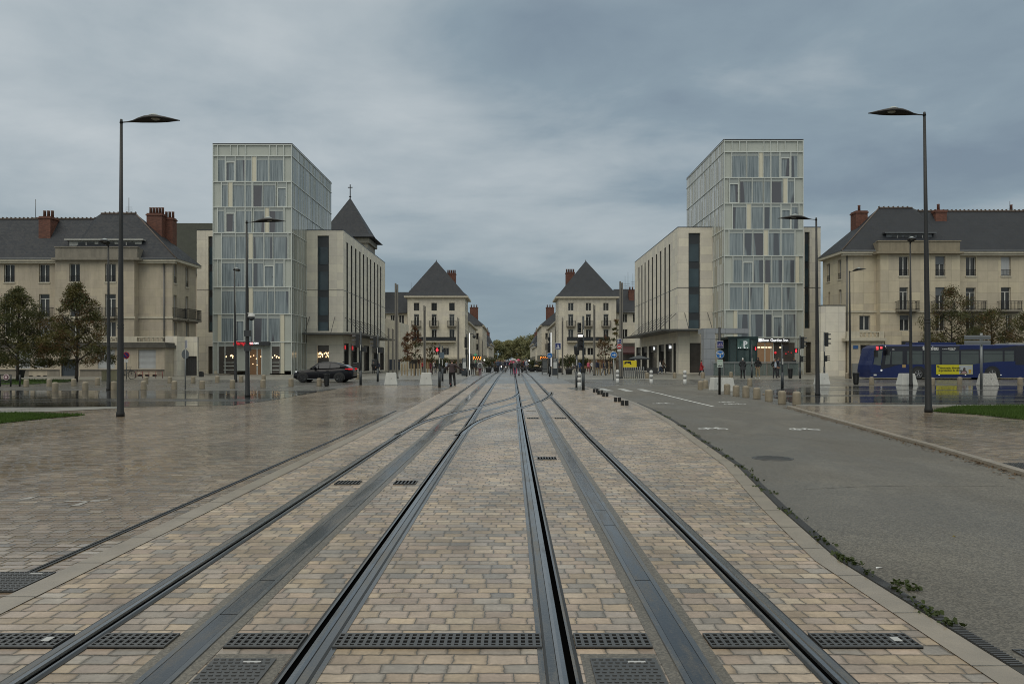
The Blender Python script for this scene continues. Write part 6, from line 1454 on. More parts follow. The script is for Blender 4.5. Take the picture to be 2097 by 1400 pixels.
# ------------------------------------------------------------------ tall timber-coloured masts along the avenue
M_MAST = M('grey_timber', (0.150, 0.138, 0.118), 0.6, var=0.25, scale=1.0, streak=0.2)
for i, (x_, y_, ty, w, l) in enumerate(((812, 774.5, 580, 6.6, 'tallest slatted mast on the left, beside the left hotel canopy'), (869.5, 770, 625, 4.6, 'slatted mast behind the white block left of the rider'), (938.5, 766, 650, 3.8, 'slatted mast right of the rider, before the left corner house'), (1272, 774.5, 576, 6.6, 'tallest slatted mast on the right, beside the no entry sign'), (1217, 768.5, 623, 4.2, 'slatted mast before the middle of the right corner house'), (1152, 767, 649, 3.2, 'slatted mast at the street corner right of the tracks'),
        (795.5, 764, 671, 3.2, 'shorter mast at the left canopy end, left one'), (804.5, 765, 673, 3.2, 'shorter mast at the left canopy end, right one'), (980.5, 761, 688, 2.4, 'small far mast left in the street'), (988, 760, 695, 2.0, 'farthest small mast left in the street'), (1137.5, 762, 668, 2.6, 'slim far mast right in the street'), (1120, 760, 690, 2.0, 'farthest small mast right in the street'))):
    p = G(x_, y_); s = F/p[1]; h = (y_-ty)/s; w_ = w/s; g = MB()
    g.box(-w_/2, -w_/2, 0, -w_*0.08, w_/2, h); g.box(w_*0.08, -w_/2, 0, w_/2, w_/2, h*0.985); g.box(-w_*0.08, -w_*0.3, 0, w_*0.08, w_*0.3, h*0.93, 1)
    t = thing('mast', l, 'mast', p, group='slatted masts along the avenue'); g.build('shaft', [M_MAST, M_DGREY], t)
    q = MB(); q.box(-w_*0.6, -w_*0.6, 0, w_*0.6, w_*0.6, 0.12); q.build('base', M_DGREY, t)
# ------------------------------------------------------------------ litter bins
def bin_(px, by, hpx, wpx, lab):
    p = G(px, by); s = F/p[1]; h = hpx/s; r = wpx/s/2; t = thing('litter_bin', lab, 'litter bin', p, group='black slatted litter bins')
    g = MB(); n = 18
    for k in range(n):
        a = 2*math.pi*k/n; c, s_ = math.cos(a), math.sin(a); g.add([(r*0.82*math.cos(a+d), r*0.82*math.sin(a+d), 0.05) for d in (-0.12, 0.12)]+[(r*math.cos(a+d), r*math.sin(a+d), h*0.95) for d in (0.12, -0.12)]+[(r*0.78*math.cos(a+d), r*0.78*math.sin(a+d), 0.05) for d in (-0.12, 0.12)]+[(r*0.95*math.cos(a+d), r*0.95*math.sin(a+d), h*0.95) for d in (0.12, -0.12)], [(0, 1, 2, 3), (7, 6, 5, 4), (0, 4, 5, 1), (1, 5, 6, 2), (2, 6, 7, 3), (3, 7, 4, 0)])
    g.build('slats', M_SIG, t)
    g = MB(); g.lathe([(r*0.7, 0), (r*0.74, 0.06), (r*0.88, h*0.9)], 16); g.build('liner', M_RUB, t)
    g = MB(); g.lathe([(r*0.86, h*0.93), (r*1.08, h*0.93), (r*1.08, h), (r*0.86, h)], 18, cap=False); g.build('rim', M_SIG, t)
bin_(669, 790.5, 25, 11.5, 'black litter bin before the black car on the left'); bin_(1618.5, 774.5, 20, 9.5, 'black litter bin right of the waiting pedestrians'); bin_(1753, 787, 24, 12.5, 'black litter bin left of the blue bus')
p = G(412.5, 771.5); g = MB(); g.box(-0.17, -0.15, 0, 0.17, 0.15, 0.42); g.prism([(-0.15, 0.42), (0.15, 0.42), (0.05, 0.5), (-0.15, 0.5)], 1, -0.14, 0.14); tag(g.build('planter_box', M_SIG, loc=p), 'small black box on the pavement beside the garage door', 'box')
# ------------------------------------------------------------------ tram stop furniture
t, s, h = post('light_tube', 'white lit vertical tube at the left tram stop', 'light column', 961, 768, 682, 0.06, 'lit tubes at the tram stop', False, M_SIG); Z = lambda y: (768-y)/s
q = MB(); q.tube([(0.02, -0.10, Z(757)), (0.02, -0.10, Z(682))], 0.034, 10); q.build('tube', M('tube_lit', (1, 1, 1), 0.3, var=0, emis=1.0, ecol=(0.95, 0.98, 1.0)), t)
q = MB(); q.tube([(0, 0, Z(684)), (0.35, 0, Z(683.5)), (0.5, 0, Z(686))], 0.04, 6); q.lathe([(0.0, Z(693)), (0.16, Z(691)), (0.17, Z(687.5)), (0.0, Z(685.5))], 10, (0.5, 0)); q.build('camera_arm', M_SIG, t)
t, s, h = post('light_tube', 'white lit vertical tube at the right tram stop', 'light column', 1128, 767, 681, 0.06, 'lit tubes at the tram stop', False, M_SIG); Z = lambda y: (767-y)/s
q = MB(); q.tube([(0.02, -0.10, Z(750)), (0.02, -0.10, Z(681))], 0.030, 10); q.build('tube', MATS['tube_lit'], t)
for px0, px1, by, lab in ((946, 957, 769.5, 'dark information kiosk with white timetable left of the tracks'), (1131.5, 1142, 768, 'dark information kiosk with white timetable right of the tracks')):
    p = G((px0+px1)/2, by); s = F/p[1]; w = (px1-px0)/s; Z = lambda y: (by-y)/s; t = thing('information_kiosk', lab, 'kiosk', p, group='tram stop kiosks')
    g = MB(); g.box(-w/2, -0.15, 0, w/2, 0.15, Z(733)); g.box(-w/2-0.06, -0.2, Z(755.5), w/2+0.06, 0.2, Z(754.5)); g.box(-w/2-0.03, -0.22, 0, w/2+0.03, 0.22, Z(755.5)); g.build('body', M('kiosk_dark', (0.030, 0.036, 0.042), 0.4, var=0.15), t)
    g = MB(); g.box(-w*0.34, -0.165, Z(754), w*0.34, -0.151, Z(741)); g.build('timetable', M('paper', (0.45, 0.46, 0.45), 0.5, var=0.1), t)
    g = MB(); 
    for k, yy in enumerate((734.2, 736.6, 738.9)): g.box(-w*0.34, -0.163, Z(yy+0.9), w*(0.3-0.12*(k % 2)), -0.151, Z(yy))
    g.build('lettering_bars', M('pale_grey', (0.30, 0.31, 0.31), 0.5), t)
for px0, px1, y0, y1, by, lab in ((968, 985.5, 729.5, 737, 766, 'orange lit departure board at the left tram stop'), (1105, 1121, 729.5, 735.5, 765, 'orange lit departure board at the right tram stop')):
    p = G((px0+px1)/2, by); s = F/p[1]; w = (px1-px0)/s; Z = lambda y: (by-y)/s; t = thing('departure_board', lab, 'display board', p, group='tram departure boards')
    sg_ = -1 if px0 < 1048 else 1
    g = MB(); g.box(-w/2, -0.12, Z(y1), w/2, 0.12, Z(y0)); g.build('housing', M_SIG, t)
    g = MB(); rr = random.Random(3)
    for row in range(2):
        x_ = -w*0.42
        while x_ < w*0.40:
            ww = rr.uniform(0.05, 0.12); hh = (y1-y0)/s*0.30; z_ = Z(y1)+(y1-y0)/s*(0.12+0.45*row); g.box(x_, -0.135, z_, x_+ww, -0.121, z_+hh); x_ += ww+rr.choice([0.03, 0.03, 0.14])
    g.build('lit_text', M_ORANGE, t)
    g = MB(); g.tube([(sg_*w*0.62, 0, 0), (sg_*w*0.62, 0, Z(y0-1.5)), (-sg_*w*0.3, 0, Z(y0-1.5))], 0.05, 8); g.build('arm', M_SIG, t)
p = G(1116, 766); s = F/p[1]; t = thing('tram_shelter', 'glass tram shelter with dark frame right of the tracks', 'shelter', p)
g = MB(); g.box(-0.32, -0.6, 0, -0.27, -0.55, 1.65); g.box(0.22, -0.6, 0, 0.27, -0.55, 1.65); g.box(-0.32, 1.2, 0, -0.27, 1.25, 1.65); g.box(-0.42, -0.75, 1.65, 0.40, 1.5, 1.74); g.box(-0.27, -0.585, 0.55, 0.22, -0.56, 0.62); g.build('frame', M_DGREY, t)
g = MB(); g.box(-0.27, -0.578, 0.18, 0.22, -0.560, 1.6); g.build('poster_panel', M('shelter_grey', (0.10, 0.105, 0.105), 0.15, var=0.35), t)
# lit green pharmacy cross far on the left
p = G(968, 764); g = MB(); z_ = (764-724.5)/F*p[1]; g.box(-0.24, -0.1, z_-0.08, 0.24, 0.1, z_+0.08); g.box(-0.08, -0.11, z_-0.24, 0.08, 0.11, z_+0.24); g.box(-0.04, -0.05, 0, 0.04, 0.05, z_-0.22)
tag(g.build('shop_cross', M('green_dim', (0.08, 0.30, 0.16), 0.4, var=0, emis=0.15, ecol=(0.1, 0.6, 0.3)), loc=(p[0]-0.3, p[1]+14, p[2])), 'green shop cross sign above the left tram stop', 'shop sign')
# ------------------------------------------------------------------ parking entrance
YK = 79.0; z0 = gz(YK); X = lambda p: wx(p, YK); Z = lambda p: wz(p, YK)
M_GRN = M('green_frame', (0.022, 0.045, 0.045), 0.35, 0.3, var=0.1)
def trans(name, col, fac, ro=0.05):
    m, b = newmat(name)
    p_ = b.n('ShaderNodeBsdfPrincipled', {'Base Color': col, 'Roughness': ro}); tr = b.n('ShaderNodeBsdfTransparent', {'Color': (0.75, 0.84, 0.82)})
    mx_ = b.n('ShaderNodeMixShader', {0: fac, 1: tr.outputs[0], 2: p_.outputs[0]}); b.n('ShaderNodeOutputMaterial', {0: mx_.outputs[0]}); return m
M_TGLASS = trans('green_glass', (0.055, 0.085, 0.083), 0.72); M_FGLASS = trans('fence_glass', (0.16, 0.19, 0.185), 0.55)
t = thing('parking_entrance', 'dark green glass car park entrance with white letter P', 'car park entrance', (X(1521), YK, z0))
g = MB(); x0, x1, zt = X(1492), X(1551), Z(689)
for xx in (x0, X(1508.5), X(1535), x1-0.14): g.box(xx, YK, z0, xx+0.14, YK+0.14, zt-0.25)
g.box(x0-0.05, YK-0.05, zt-0.25, x1+0.05, YK+4, zt); g.box(X(1508.5)+0.14, YK-0.02, Z(716), X(1535), YK+0.12, Z(713.5)); g.box(x0, YK+3.8, z0, x0+0.14, YK+3.95, zt-0.25); g.box(x1-0.14, YK+3.8, z0, x1, YK+3.95, zt-0.25)
g.build('frame', M_GRN, t, world=True)
for a, b_ in ((1493.5, 1508), (1536.5, 1550)):
    g = MB(); g.box(X(a), YK+0.06, z0+0.05, X(b_), YK+0.09, zt-0.25); g.build('glass_panel', M_TGLASS, t, world=True)
g = MB(); g.box(x0+0.14, YK+3.85, z0, x1-0.14, YK+3.9, zt-0.25); g.build('back_wall', M('kiosk_inside', (0.05, 0.075, 0.072), 0.3, var=0.3), t, world=True)
g = MB(); g.box(X(1510.5), YK+0.05, z0+0.05, X(1534.5), YK+0.09, Z(716)); g.build('door', M_TGLASS, t, world=True)
g = MB(); g.box(X(1509.5), YK-0.10, Z(713), X(1534), YK-0.03, Z(693.5)); o = g.build('sign_panel', M('sign_teal', (0.12, 0.20, 0.185), 0.3, var=0.1), t, world=True)
text('sign_letter', 'P', 0.80, M('letter_white', (0.5, 0.52, 0.52), 0.3, var=0, emis=0.22, ecol=(0.95, 0.98, 1.0)), o, (X(1525.5)-t.location.x, YK-0.12-t.location.y, Z(709.8)-z0), bold=0.03)
text('sign_letter', 'P', 0.62, M('teal_dark', (0.03, 0.13, 0.115), 0.3), o, (X(1517)-t.location.x, YK-0.12-t.location.y, Z(707)-z0), bold=0.02)
g = MB()
for a, b_ in ((1511, 1512.4), (1514.5, 1517), (1522.5, 1526), (1529, 1530.5)): g.box(X(a), YK-0.115, Z(712.3), X(b_), YK-0.10, Z(711.2))
g.build('strip_light', M_LEDW, t, world=True)
t = thing('entrance_portal', 'pale grey panelled pillar with flat canopy left of the parking entrance', 'portal', (X(1453), YK-1, z0)); Yq = YK-1; X = lambda p: wx(p, Yq); Z = lambda p: wz(p, Yq)
M_PP = stone_mat('grey_panel', (0.26, 0.275, 0.30), 0.95, 1.0, var=0.06, joint=0.6, jw=0.02, rough=0.3, stain=0.08)
g = MB(); g.box(X(1442), Yq, z0, X(1464.5), Yq+1.2, Z(682)); g.box(X(1442), Yq-0.02, Z(682), X(1533), Yq+2.5, Z(672)); g.build('pillar', M_PP, t, world=True)
t = thing('glass_fence', 'low glass fence with steel handrail before the right hotel', 'fence', (wx(1550, 76.5), 76.5, gz(76.5))); Yf = 76.5; X = lambda p: wx(p, Yf); z0 = gz(Yf)
g = MB()
for k in range(9): x_ = X(1460)+(X(1636)-X(1460))*k/8; g.box(x_-0.03, Yf-0.03, z0, x_+0.03, Yf+0.03, z0+1.25)
g.box(X(1458), Yf-0.10, z0+1.25, X(1637), Yf+0.10, z0+1.36); g.build('handrail', M_GALV, t, world=True)
for k in range(8):
    a = X(1460)+(X(1636)-X(1460))*k/8; g = MB(); g.box(a+0.06, Yf-0.012, z0+0.06, a+(X(1636)-X(1460))/8-0.06, Yf+0.012, z0+1.22); g.build('glass_panel', M_FGLASS, t, world=True)
# ------------------------------------------------------------------ metal posts, advert, parasol by the corner shop
mp_ = None
for i in range(10):
    x_ = 1279.5+i*4.3; p = G(x_, 774.8-0.05*i)
    if mp_ is None: g = MB(); g.lathe([(0.042, 0), (0.042, 0.92), (0.03, 0.95), (0, 0.96)], 10); mp_ = g.build('metal_post', M_GALV); o = mp_
    else: o = mp_.copy(); C.objects.link(o)
    o.location = p; tag(o, f'{ORD[i]} slim metal post from the left before the yellow board', 'post', 'row of slim metal posts')
p = G(1290, 771); s = F/p[1]; t = thing('advert_board', 'yellow board with black blotches behind the metal posts', 'board', p)
g = MB(); w = 27/s; g.box(-w/2, -0.03, (771-752)/s, w/2, 0.03, (771-738)/s); g.build('board', M('advert_yellow', (0.62, 0.50, 0.02), 0.45, var=0.1), t)
g = MB(); 
for a, b_, c, d_ in ((-11, -4, 743, 740.2), (-4, 2, 743.8, 739.6), (-12, -8, 745, 743), (0, 3, 746, 744)): g.box(a/s, -0.04, (771-c)/s, b_/s, -0.031, (771-d_)/s)
g.build('blotch', M_SIG, t)
for a in (-w/2+0.03, w/2-0.03): g = MB(); g.box(a-0.025, -0.03, 0, a+0.025, 0.03, (771-752)/s); g.build('leg', M_SIG, t)
p = G(1309, 770.5); s = F/p[1]; t = thing('parasol', 'black parasol over the cafe terrace beside the right hotel', 'parasol', p)
g = MB(); g.tube([(0, 0, 0), (0, 0, (770.5-727)/s)], 0.035, 8); g.build('pole', M_DGREY, t)
g = MB(); zz = lambda y: (770.5-y)/s; k = 20/s; g.add([(-k, -k*0.8, zz(734)), (k, -k*0.8, zz(734)), (k, k*0.8, zz(734)), (-k, k*0.8, zz(734)), (0, 0, zz(727)), (-k, -k*0.8, zz(736)), (k, -k*0.8, zz(736)), (k, k*0.8, zz(736)), (-k, k*0.8, zz(736))], [(0, 1, 4), (1, 2, 4), (2, 3, 4), (3, 0, 4), (0, 1, 6, 5), (1, 2, 7, 6), (2, 3, 8, 7), (3, 0, 5, 8)]); g.build('canopy', M_SIG, t)
p = G(1336, 766); s = F/p[1]; g = MB(); g.box(-11/s, -0.05, 0.08, 11/s, 0.05, 12/s); g.box(-11/s, -0.07, 12/s, 11/s, 0.07, 13/s); 
for k in (-10.5, 0, 10.5): g.box(k/s-0.04, -0.2, 0, k/s+0.04, 0.2, 0.08)
tag(g.build('terrace_screen', M('screen_dark', (0.035, 0.035, 0.036), 0.5), loc=p), 'dark fabric terrace screen left of the white jacketed person', 'screen')
# utility box, red railings, barrier on the far left
p = G(225, 778.5); s = F/p[1]; t = thing('utility_cabinet', 'pale yellow utility cabinet behind the left lamp pole', 'cabinet', p)
g = MB(); g.box(-17/s, 0, 0, 17/s, 0.4, 19/s); g.box(-17.5/s, -0.03, 19/s, 17.5/s, 0.45, 20/s); g.build('body', M('cabinet_yellow', (0.34, 0.31, 0.19), 0.55, var=0.15, streak=0.15), t)
g = MB(); 
for a in (-16.5, -8, 0.5, 9): g.box(a/s, -0.015, 0.08, (a+7.5)/s, 0, 18/s)
g.build('door', M('cabinet_door', (0.36, 0.33, 0.21), 0.55, var=0.12), t)
p = G(308, 774); s = F/p[1]; t = thing('red_railing', 'low red railing before the shuttered left house', 'railing', p)
g = MB()
for a in (-30, -16, -3, 11, 25): g.tube([(a/s, 0, 0), (a/s, 0, 14/s)], 0.025, 6)
for z_ in (13.5, 7.5): g.tube([(-30/s, 0, z_/s), (25/s, 0, z_/s)], 0.022, 6)
g.tube([(-30/s, 0, 2/s), (-16/s, 0, 13/s)], 0.02, 6); g.build('rails', M('rail_red', (0.16, 0.035, 0.03), 0.5, var=0.25), t)
p = G(20, 791); s = F/p[1]; t = thing('barrier_gate', 'black barrier with round white and red sign at the far left', 'barrier', p)
g = MB()
for a in (-60, -20, 2, 20.5): g.tube([(a/s, 0, 0), (a/s, 0, 24/s)], 0.05, 8)
for z_ in (24, 13): g.tube([(-60/s, 0, z_/s), (2/s, 0, z_/s)], 0.03, 6)
g.tube([(2/s, 0, 10/s), (-60/s, 0, 3/s)], 0.03, 6); g.build('frame', M_SIG, t)
g = MB(); g.disc((-5.5/s, -0.08, 19/s), 6.2/s, 24, 'y', 0, 0.03); g.disc((-5.5/s, -0.10, 19/s), 5.0/s, 24, 'y', 1, 0.02); g.disc((-5.5/s, -0.112, 19/s), 2.6/s, 20, 'y', 0, 0.02)
g.build('round_sign', [M('sign_pink_white', (0.55, 0.46, 0.46), 0.4), M('sign_dark_red', (0.11, 0.05, 0.06), 0.4)], t)
p = G(42, 780); s = F/p[1]; g = MB(); g.frus((-0.16, -0.15, 0.16, 0.15), 0.25, (-0.24, -0.2, 0.24, 0.2), 0.80); g.box(-0.03, -0.03, 0, 0.03, 0.03, 0.25); g.box(-0.26, -0.22, 0.80, 0.26, 0.22, 0.85); tag(g.build('litter_bin', M_SIG, loc=p), 'small dark bin on the grass strip at the far left', 'litter bin')
# bicycles
def bicycle(px, by, rz, lab, hpx):
    p = G(px, by); t = thing('bicycle', lab, 'bicycle', p, rz, 'parked bicycles'); k = 1.0
    for x_ in (-0.52, 0.52):
        g = MB(); n = 18; g.rings([[(x_+0.33*math.cos(2*math.pi*i/n)+0.022*math.cos(2*math.pi*j/6)*math.cos(2*math.pi*i/n), 0.02*math.sin(2*math.pi*j/6), 0.34+(0.33+0.022*math.cos(2*math.pi*j/6))*math.sin(2*math.pi*i/n)) for j in range(6)] for i in range(n+1)], 0, False); w = g.build('wheel', M_RUB, t)
        g = MB()
        for i in range(9): a = 2*math.pi*i/9; g.tube([(x_, 0, 0.34), (x_+0.32*math.cos(a), 0, 0.34+0.32*math.sin(a))], 0.004, 4)
        g.build('spokes', M_GALV, w)
    g = MB()
    for a, b_ in (((-0.52, 0.34), (-0.12, 0.30)), ((-0.52, 0.34), (-0.22, 0.78)), ((-0.22, 0.82), (-0.12, 0.30)), ((-0.20, 0.74), (0.36, 0.80)), ((-0.12, 0.30), (0.38, 0.72)), ((0.34, 0.94), (0.52, 0.34))): g.tube([(a[0], 0, a[1]), (b_[0], 0, b_[1])], 0.018, 6)
    g.build('frame', M_DGREY, t)
    g = MB(); g.tube([(0.30, -0.26, 0.98), (0.34, -0.1, 0.96), (0.34, 0.1, 0.96), (0.30, 0.26, 0.98)], 0.016, 6); g.build('handlebar', M_DGREY, t)
    g = MB(); g.rings([[(-0.34, -0.07, 0.86), (-0.34, 0.07, 0.86), (-0.34, 0.05, 0.90), (-0.34, -0.05, 0.90)], [(-0.08, -0.02, 0.87), (-0.08, 0.02, 0.87), (-0.08, 0.015, 0.89), (-0.08, -0.015, 0.89)]]); g.build('saddle', M_RUB, t)
bicycle(258, 776.5, R(60), 'bicycle leaning by the no parking sign on the left', 1); bicycle(1467, 767, R(25), 'bicycle parked beside the grey entrance pillar', 1)
# ------------------------------------------------------------------ vehicles
M_PAINT = M('black_paint', (0.004, 0.004, 0.007), 0.16, var=0.05, coat=0.0, spec=0.3); M_CGLASS = M('car_glass', (0.022, 0.026, 0.030), 0.05, var=0.1); M_TYRE = M('tyre', (0.012, 0.012, 0.012), 0.75); M_RIMB = M('rim_dark', (0.045, 0.045, 0.048), 0.35, 0.5)
M_HEADL = M('headlamp', (0.55, 0.57, 0.58), 0.1, var=0, emis=0.25, ecol=(0.95, 0.97, 1.0)); M_TAIL = M('tail_lamp', (0.45, 0.01, 0.015), 0.2, var=0, emis=0.5, ecol=(1.0, 0.02, 0.03))
def wheel(par, x, y, r, w, side, rim):
    g = MB(); n = 24
    prof = [(r*0.66, -w/2), (r*0.93, -w/2), (r, -w*0.35), (r, w*0.35), (r*0.93, w/2), (r*0.66, w/2)]
    g.rings([[(x+q*math.cos(2*math.pi*i/n), y+v, r+q*math.sin(2*math.pi*i/n)) for i in range(n)] for q, v in prof], 0, False)
    o = g.build('wheel', M_TYRE, par)
    g = MB(); ys = y+side*w*0.40
    g.disc((x, y+side*w*0.2, r), r*0.66, n, 'y', 1, 0.03); g.disc((x, ys, r), r*0.14, 12, 'y', 0, 0.05)
    for k in range(5):
        a = 2*math.pi*k/5+0.3
        for da in (-0.16, 0.16): g.tube([(x+r*0.1*math.cos(a), ys, r+r*0.1*math.sin(a)), (x+r*0.64*math.cos(a+da), ys-side*0.01, r+r*0.64*math.sin(a+da))], r*0.05, 5)
    n2 = 24; g.rings([[(x+q*math.cos(2*math.pi*i/n2), y+side*w*0.42, r+q*math.sin(2*math.pi*i/n2)) for i in range(n2)] for q in (r*0.60, r*0.68)], 0, False)
    g.build('rim', [rim, M_SIG], o)
def car(name, lab, loc, rz, L, Wd, Hh, paint, belt, roof, hood, glass_spans, wx_, r, group=None):
    """belt/roof/hood: (x, z) outlines as fractions of length; front at -x"""
    t = thing(name, lab, 'car', loc, rz, group)
    w2 = Wd/2
    g = MB(); rs = []
    for u, z in hood:
        x = (u-0.5)*L; e = min(1.0, 0.78+1.6*min(u, 1-u)+0.0); e = min(1.0, e); w = w2*e
        zb = 0.20+(0.10 if u < 0.06 or u > 0.95 else 0)
        rs.append([(x, -w*0.92, zb), (x, -w, zb+0.14), (x, -w, z-0.26), (x, -w*0.965, z-0.07), (x, -w*0.88, z), (x, 0, z+0.02), (x, w*0.88, z), (x, w*0.965, z-0.07), (x, w, z-0.26), (x, w, zb+0.14), (x, w*0.92, zb)])
    g.rings(rs, 0); b_ = g.build('body', paint, t)
    def bz(u):
        for (a, za), (c, zc) in zip(hood, hood[1:]):
            if a <= u <= c: return za+(zc-za)*(u-a)/(c-a)
        return hood[-1][1]
    g = MB(); rs = []
    for u, z in roof:
        x = (u-0.5)*L; zl = bz(u)-0.03; k = (z-zl)/max(0.01, Hh-0.9)
        wr_ = w2*(0.93-0.17*k); rs.append([(x, -w2*0.93, zl), (x, -wr_, z-0.05*k-0.01), (x, -wr_*0.86, z), (x, 0, z+0.015), (x, wr_*0.86, z), (x, wr_, z-0.05*k-0.01), (x, w2*0.93, zl)])
    g.rings(rs, 0); cab = g.build('cabin', paint, t)
    def rzf(u):
        for (a, za), (c, zc) in zip(roof, roof[1:]):
            if a <= u <= c: return za+(zc-za)*(u-a)/(c-a)
    for sd in (-1, 1):
        for a, c in glass_spans:
            g = MB(); n = 6; up, lo = [], []
            for i in range(n+1):
                u = a+(c-a)*i/n; x = (u-0.5)*L; z1 = rzf(u)-0.085; z0 = bz(u)+0.035; zl = bz(u)-0.03; zt = rzf(u); k = (zt-zl)/max(0.01, Hh-0.9)
                def yy(z): f = min(1, max(0, (z-zl)/max(0.01, zt-0.05*k-0.01-zl))); return sd*(w2*0.93+(w2*(0.93-0.17*k)-w2*0.93)*f+0.008)
                z1 = max(z1, z0+0.005); up.append((x, yy(z1), z1)); lo.append((x, yy(z0), z0))
            g.rings([lo, up], 0, False, True, False); g.build('side_window', M_CGLASS, t)
    for i, (a, c) in enumerate(((0, 1), (-2, -1))):
        u0, u1 = sorted((a, c)) if i == 0 else (a, c)
        (ua, za), (uc, zc) = roof[u0], roof[u1]; xa, xc = (ua-0.5)*L, (uc-0.5)*L; za, zc = za+0.02, zc+0.012
        nx = -0.012 if i == 0 else 0.012
        g = MB(); g.quad((xa+nx, -w2*0.78, za+0.02), (xc+nx, -w2*0.62, zc), (xc+nx, w2*0.62, zc), (xa+nx, w2*0.78, za+0.02)); g.build('windscreen' if i == 0 else 'rear_window', M_CGLASS, t)
    for x in wx_:
        xx = (x-0.5)*L
        for sd in (-1, 1):
            g = MB(); n = 20; ra = r*1.17
            g.rings([[(xx+ra*math.cos(math.pi*i/n), sd*(w2-0.04), r*0.98+ra*math.sin(math.pi*i/n)) for i in range(n+1)]+[(xx-ra, sd*(w2-0.04), 0.22), (xx+ra, sd*(w2-0.04), 0.22)], [(xx+ra*math.cos(math.pi*i/n), sd*(w2+0.006), r*0.98+ra*math.sin(math.pi*i/n)) for i in range(n+1)]+[(xx-ra, sd*(w2+0.006), 0.22), (xx+ra, sd*(w2+0.006), 0.22)]], 0, True, False); g.build('wheel_arch', M_SIG, t)
            wheel(t, xx, sd*(w2-0.07), r, 0.22, sd, M_RIMB)
    for sd in (-1, 1):
        g = MB(); g.add([(-0.485*L, sd*w2*0.60, 0.70), (-0.497*L, sd*w2*0.42, 0.62), (-0.44*L, sd*(w2*0.99), 0.70), (-0.425*L, sd*(w2*0.985), 0.80), (-0.47*L, sd*w2*0.72, 0.82)], [(0, 1, 2, 3, 4)]); g.build('headlight', M_HEADL, t)
        g = MB(); g.box(0.425*L, sd*(w2*0.93)-0.05, 0.90, 0.492*L, sd*(w2*0.93)+0.05, 1.0); g.box(0.37*L, sd*(w2*0.985)-0.03, 0.93, 0.425*L, sd*(w2*0.985)+0.03, 0.97); g.build('taillight', M_TAIL, t)
        g = MB(); xm = (roof[0][0]-0.5)*L+0.35; g.rings([[(xm, sd*(w2*0.95), 0.98), (xm, sd*(w2+0.16), 0.98), (xm, sd*(w2+0.16), 1.08), (xm, sd*(w2*0.95), 1.08)], [(xm+0.14, sd*(w2*0.95), 0.97), (xm+0.12, sd*(w2+0.17), 0.97), (xm+0.12, sd*(w2+0.17), 1.11), (xm+0.14, sd*(w2*0.95), 1.11)]], 0, True, False); g.build('mirror', paint, t)
        for u in (0.43, 0.62):
            x = (u-0.5)*L; g = MB(); g.box(x, sd*w2-0.005, 0.35, x+0.012, sd*w2+0.004, bz(u)-0.08); g.build('door_gap', M_SIG, t)
            if u: g = MB(); g.box(x-0.28, sd*w2-0.01, 0.83, x-0.08, sd*w2+0.025, 0.86); g.build('door_handle', paint, t)
    g = MB(); g.box(-0.30*L, -w2-0.012, 0.235, 0.26*L, -w2+0.02, 0.27); g.box(-0.30*L, w2-0.02, 0.235, 0.26*L, w2+0.012, 0.27); g.build('sill_trim', M_GALV, t)
    g = MB(); g.rings([[(0.28*L, -0.02, Hh-0.04), (0.28*L, 0.02, Hh-0.04), (0.28*L, 0.0, Hh+0.0)], [(0.32*L, -0.02, Hh-0.06), (0.32*L, 0.02, Hh-0.06), (0.325*L, 0.0, Hh+0.05)]], 0, True, False); g.build('antenna_fin', paint, t)
    return t
p = G(661, 783); s = F/p[1]; Lc = 123/s
k = (42.5/s)/1.46
c = car('coupe_car', 'black coupe SUV driving left past the left hotel', (p[0], p[1]+0.9, p[2]), 0.0, Lc, 1.84, 1.46, M_PAINT, None,
    [(0.27, 0.93), (0.42, 1.40), (0.50, 1.46), (0.60, 1.46), (0.72, 1.40), (0.84, 1.22), (0.93, 1.03)],
    [(0.0, 0.60), (0.02, 0.72), (0.06, 0.79), (0.15, 0.86), (0.27, 0.93), (0.45, 0.95), (0.65, 0.98), (0.80, 1.02), (0.93, 1.03), (0.97, 0.98), (0.99, 0.80), (1.0, 0.60)],
    [(0.325, 0.42), (0.435, 0.61), (0.62, 0.78)], (0.165, 0.775), 0.345)
c.scale = (1, 1, k)
p = G(1092, 764); s = F/p[1]
c = car('parked_car', 'dark blue car in the street right of the tracks, left of the tan umbrella', (wx(1090, 125), 125, gz(125)), R(76), 4.2, 1.8, 1.5, M('blue_paint', (0.018, 0.028, 0.050), 0.2, var=0.1, coat=0.5), None,
    [(0.24, 0.95), (0.36, 1.40), (0.45, 1.5), (0.70, 1.5), (0.86, 1.40), (0.95, 1.02)],
    [(0.0, 0.60), (0.02, 0.75), (0.10, 0.86), (0.24, 0.95), (0.5, 0.98), (0.8, 1.0), (0.95, 1.02), (0.99, 0.8), (1.0, 0.6)], [(0.30, 0.44), (0.45, 0.62), (0.63, 0.84)], (0.17, 0.80), 0.33)
# ---- bus
YB = G(1900, 777)[1]; z0 = gz(YB); X = lambda p: wx(p, YB); Z = lambda p: wz(p, YB)-z0
M_BUSB = M('bus_blue', (0.009, 0.019, 0.090), 0.28, var=0.12, scale=0.8, spec=0.35); M_BUSD = M('bus_dark', (0.012, 0.012, 0.020), 0.2, var=0.1); M_BUSG = M('bus_window', (0.062, 0.075, 0.074), 0.06, var=0.35, scale=0.9); M_BUSG2 = M('bus_screen', (0.085, 0.100, 0.096), 0.06, var=0.5, scale=1.2)
xf = X(1783)
t = thing('city_bus', 'dark blue city bus with yellow advert passing the right house', 'bus', (xf, YB, z0))
x_ = lambda p: X(p)-xf
Wb = 2.5; Lb = 15.2; zr = Z(705.5); zb = Z(773.5)
g = MB(); rs = []
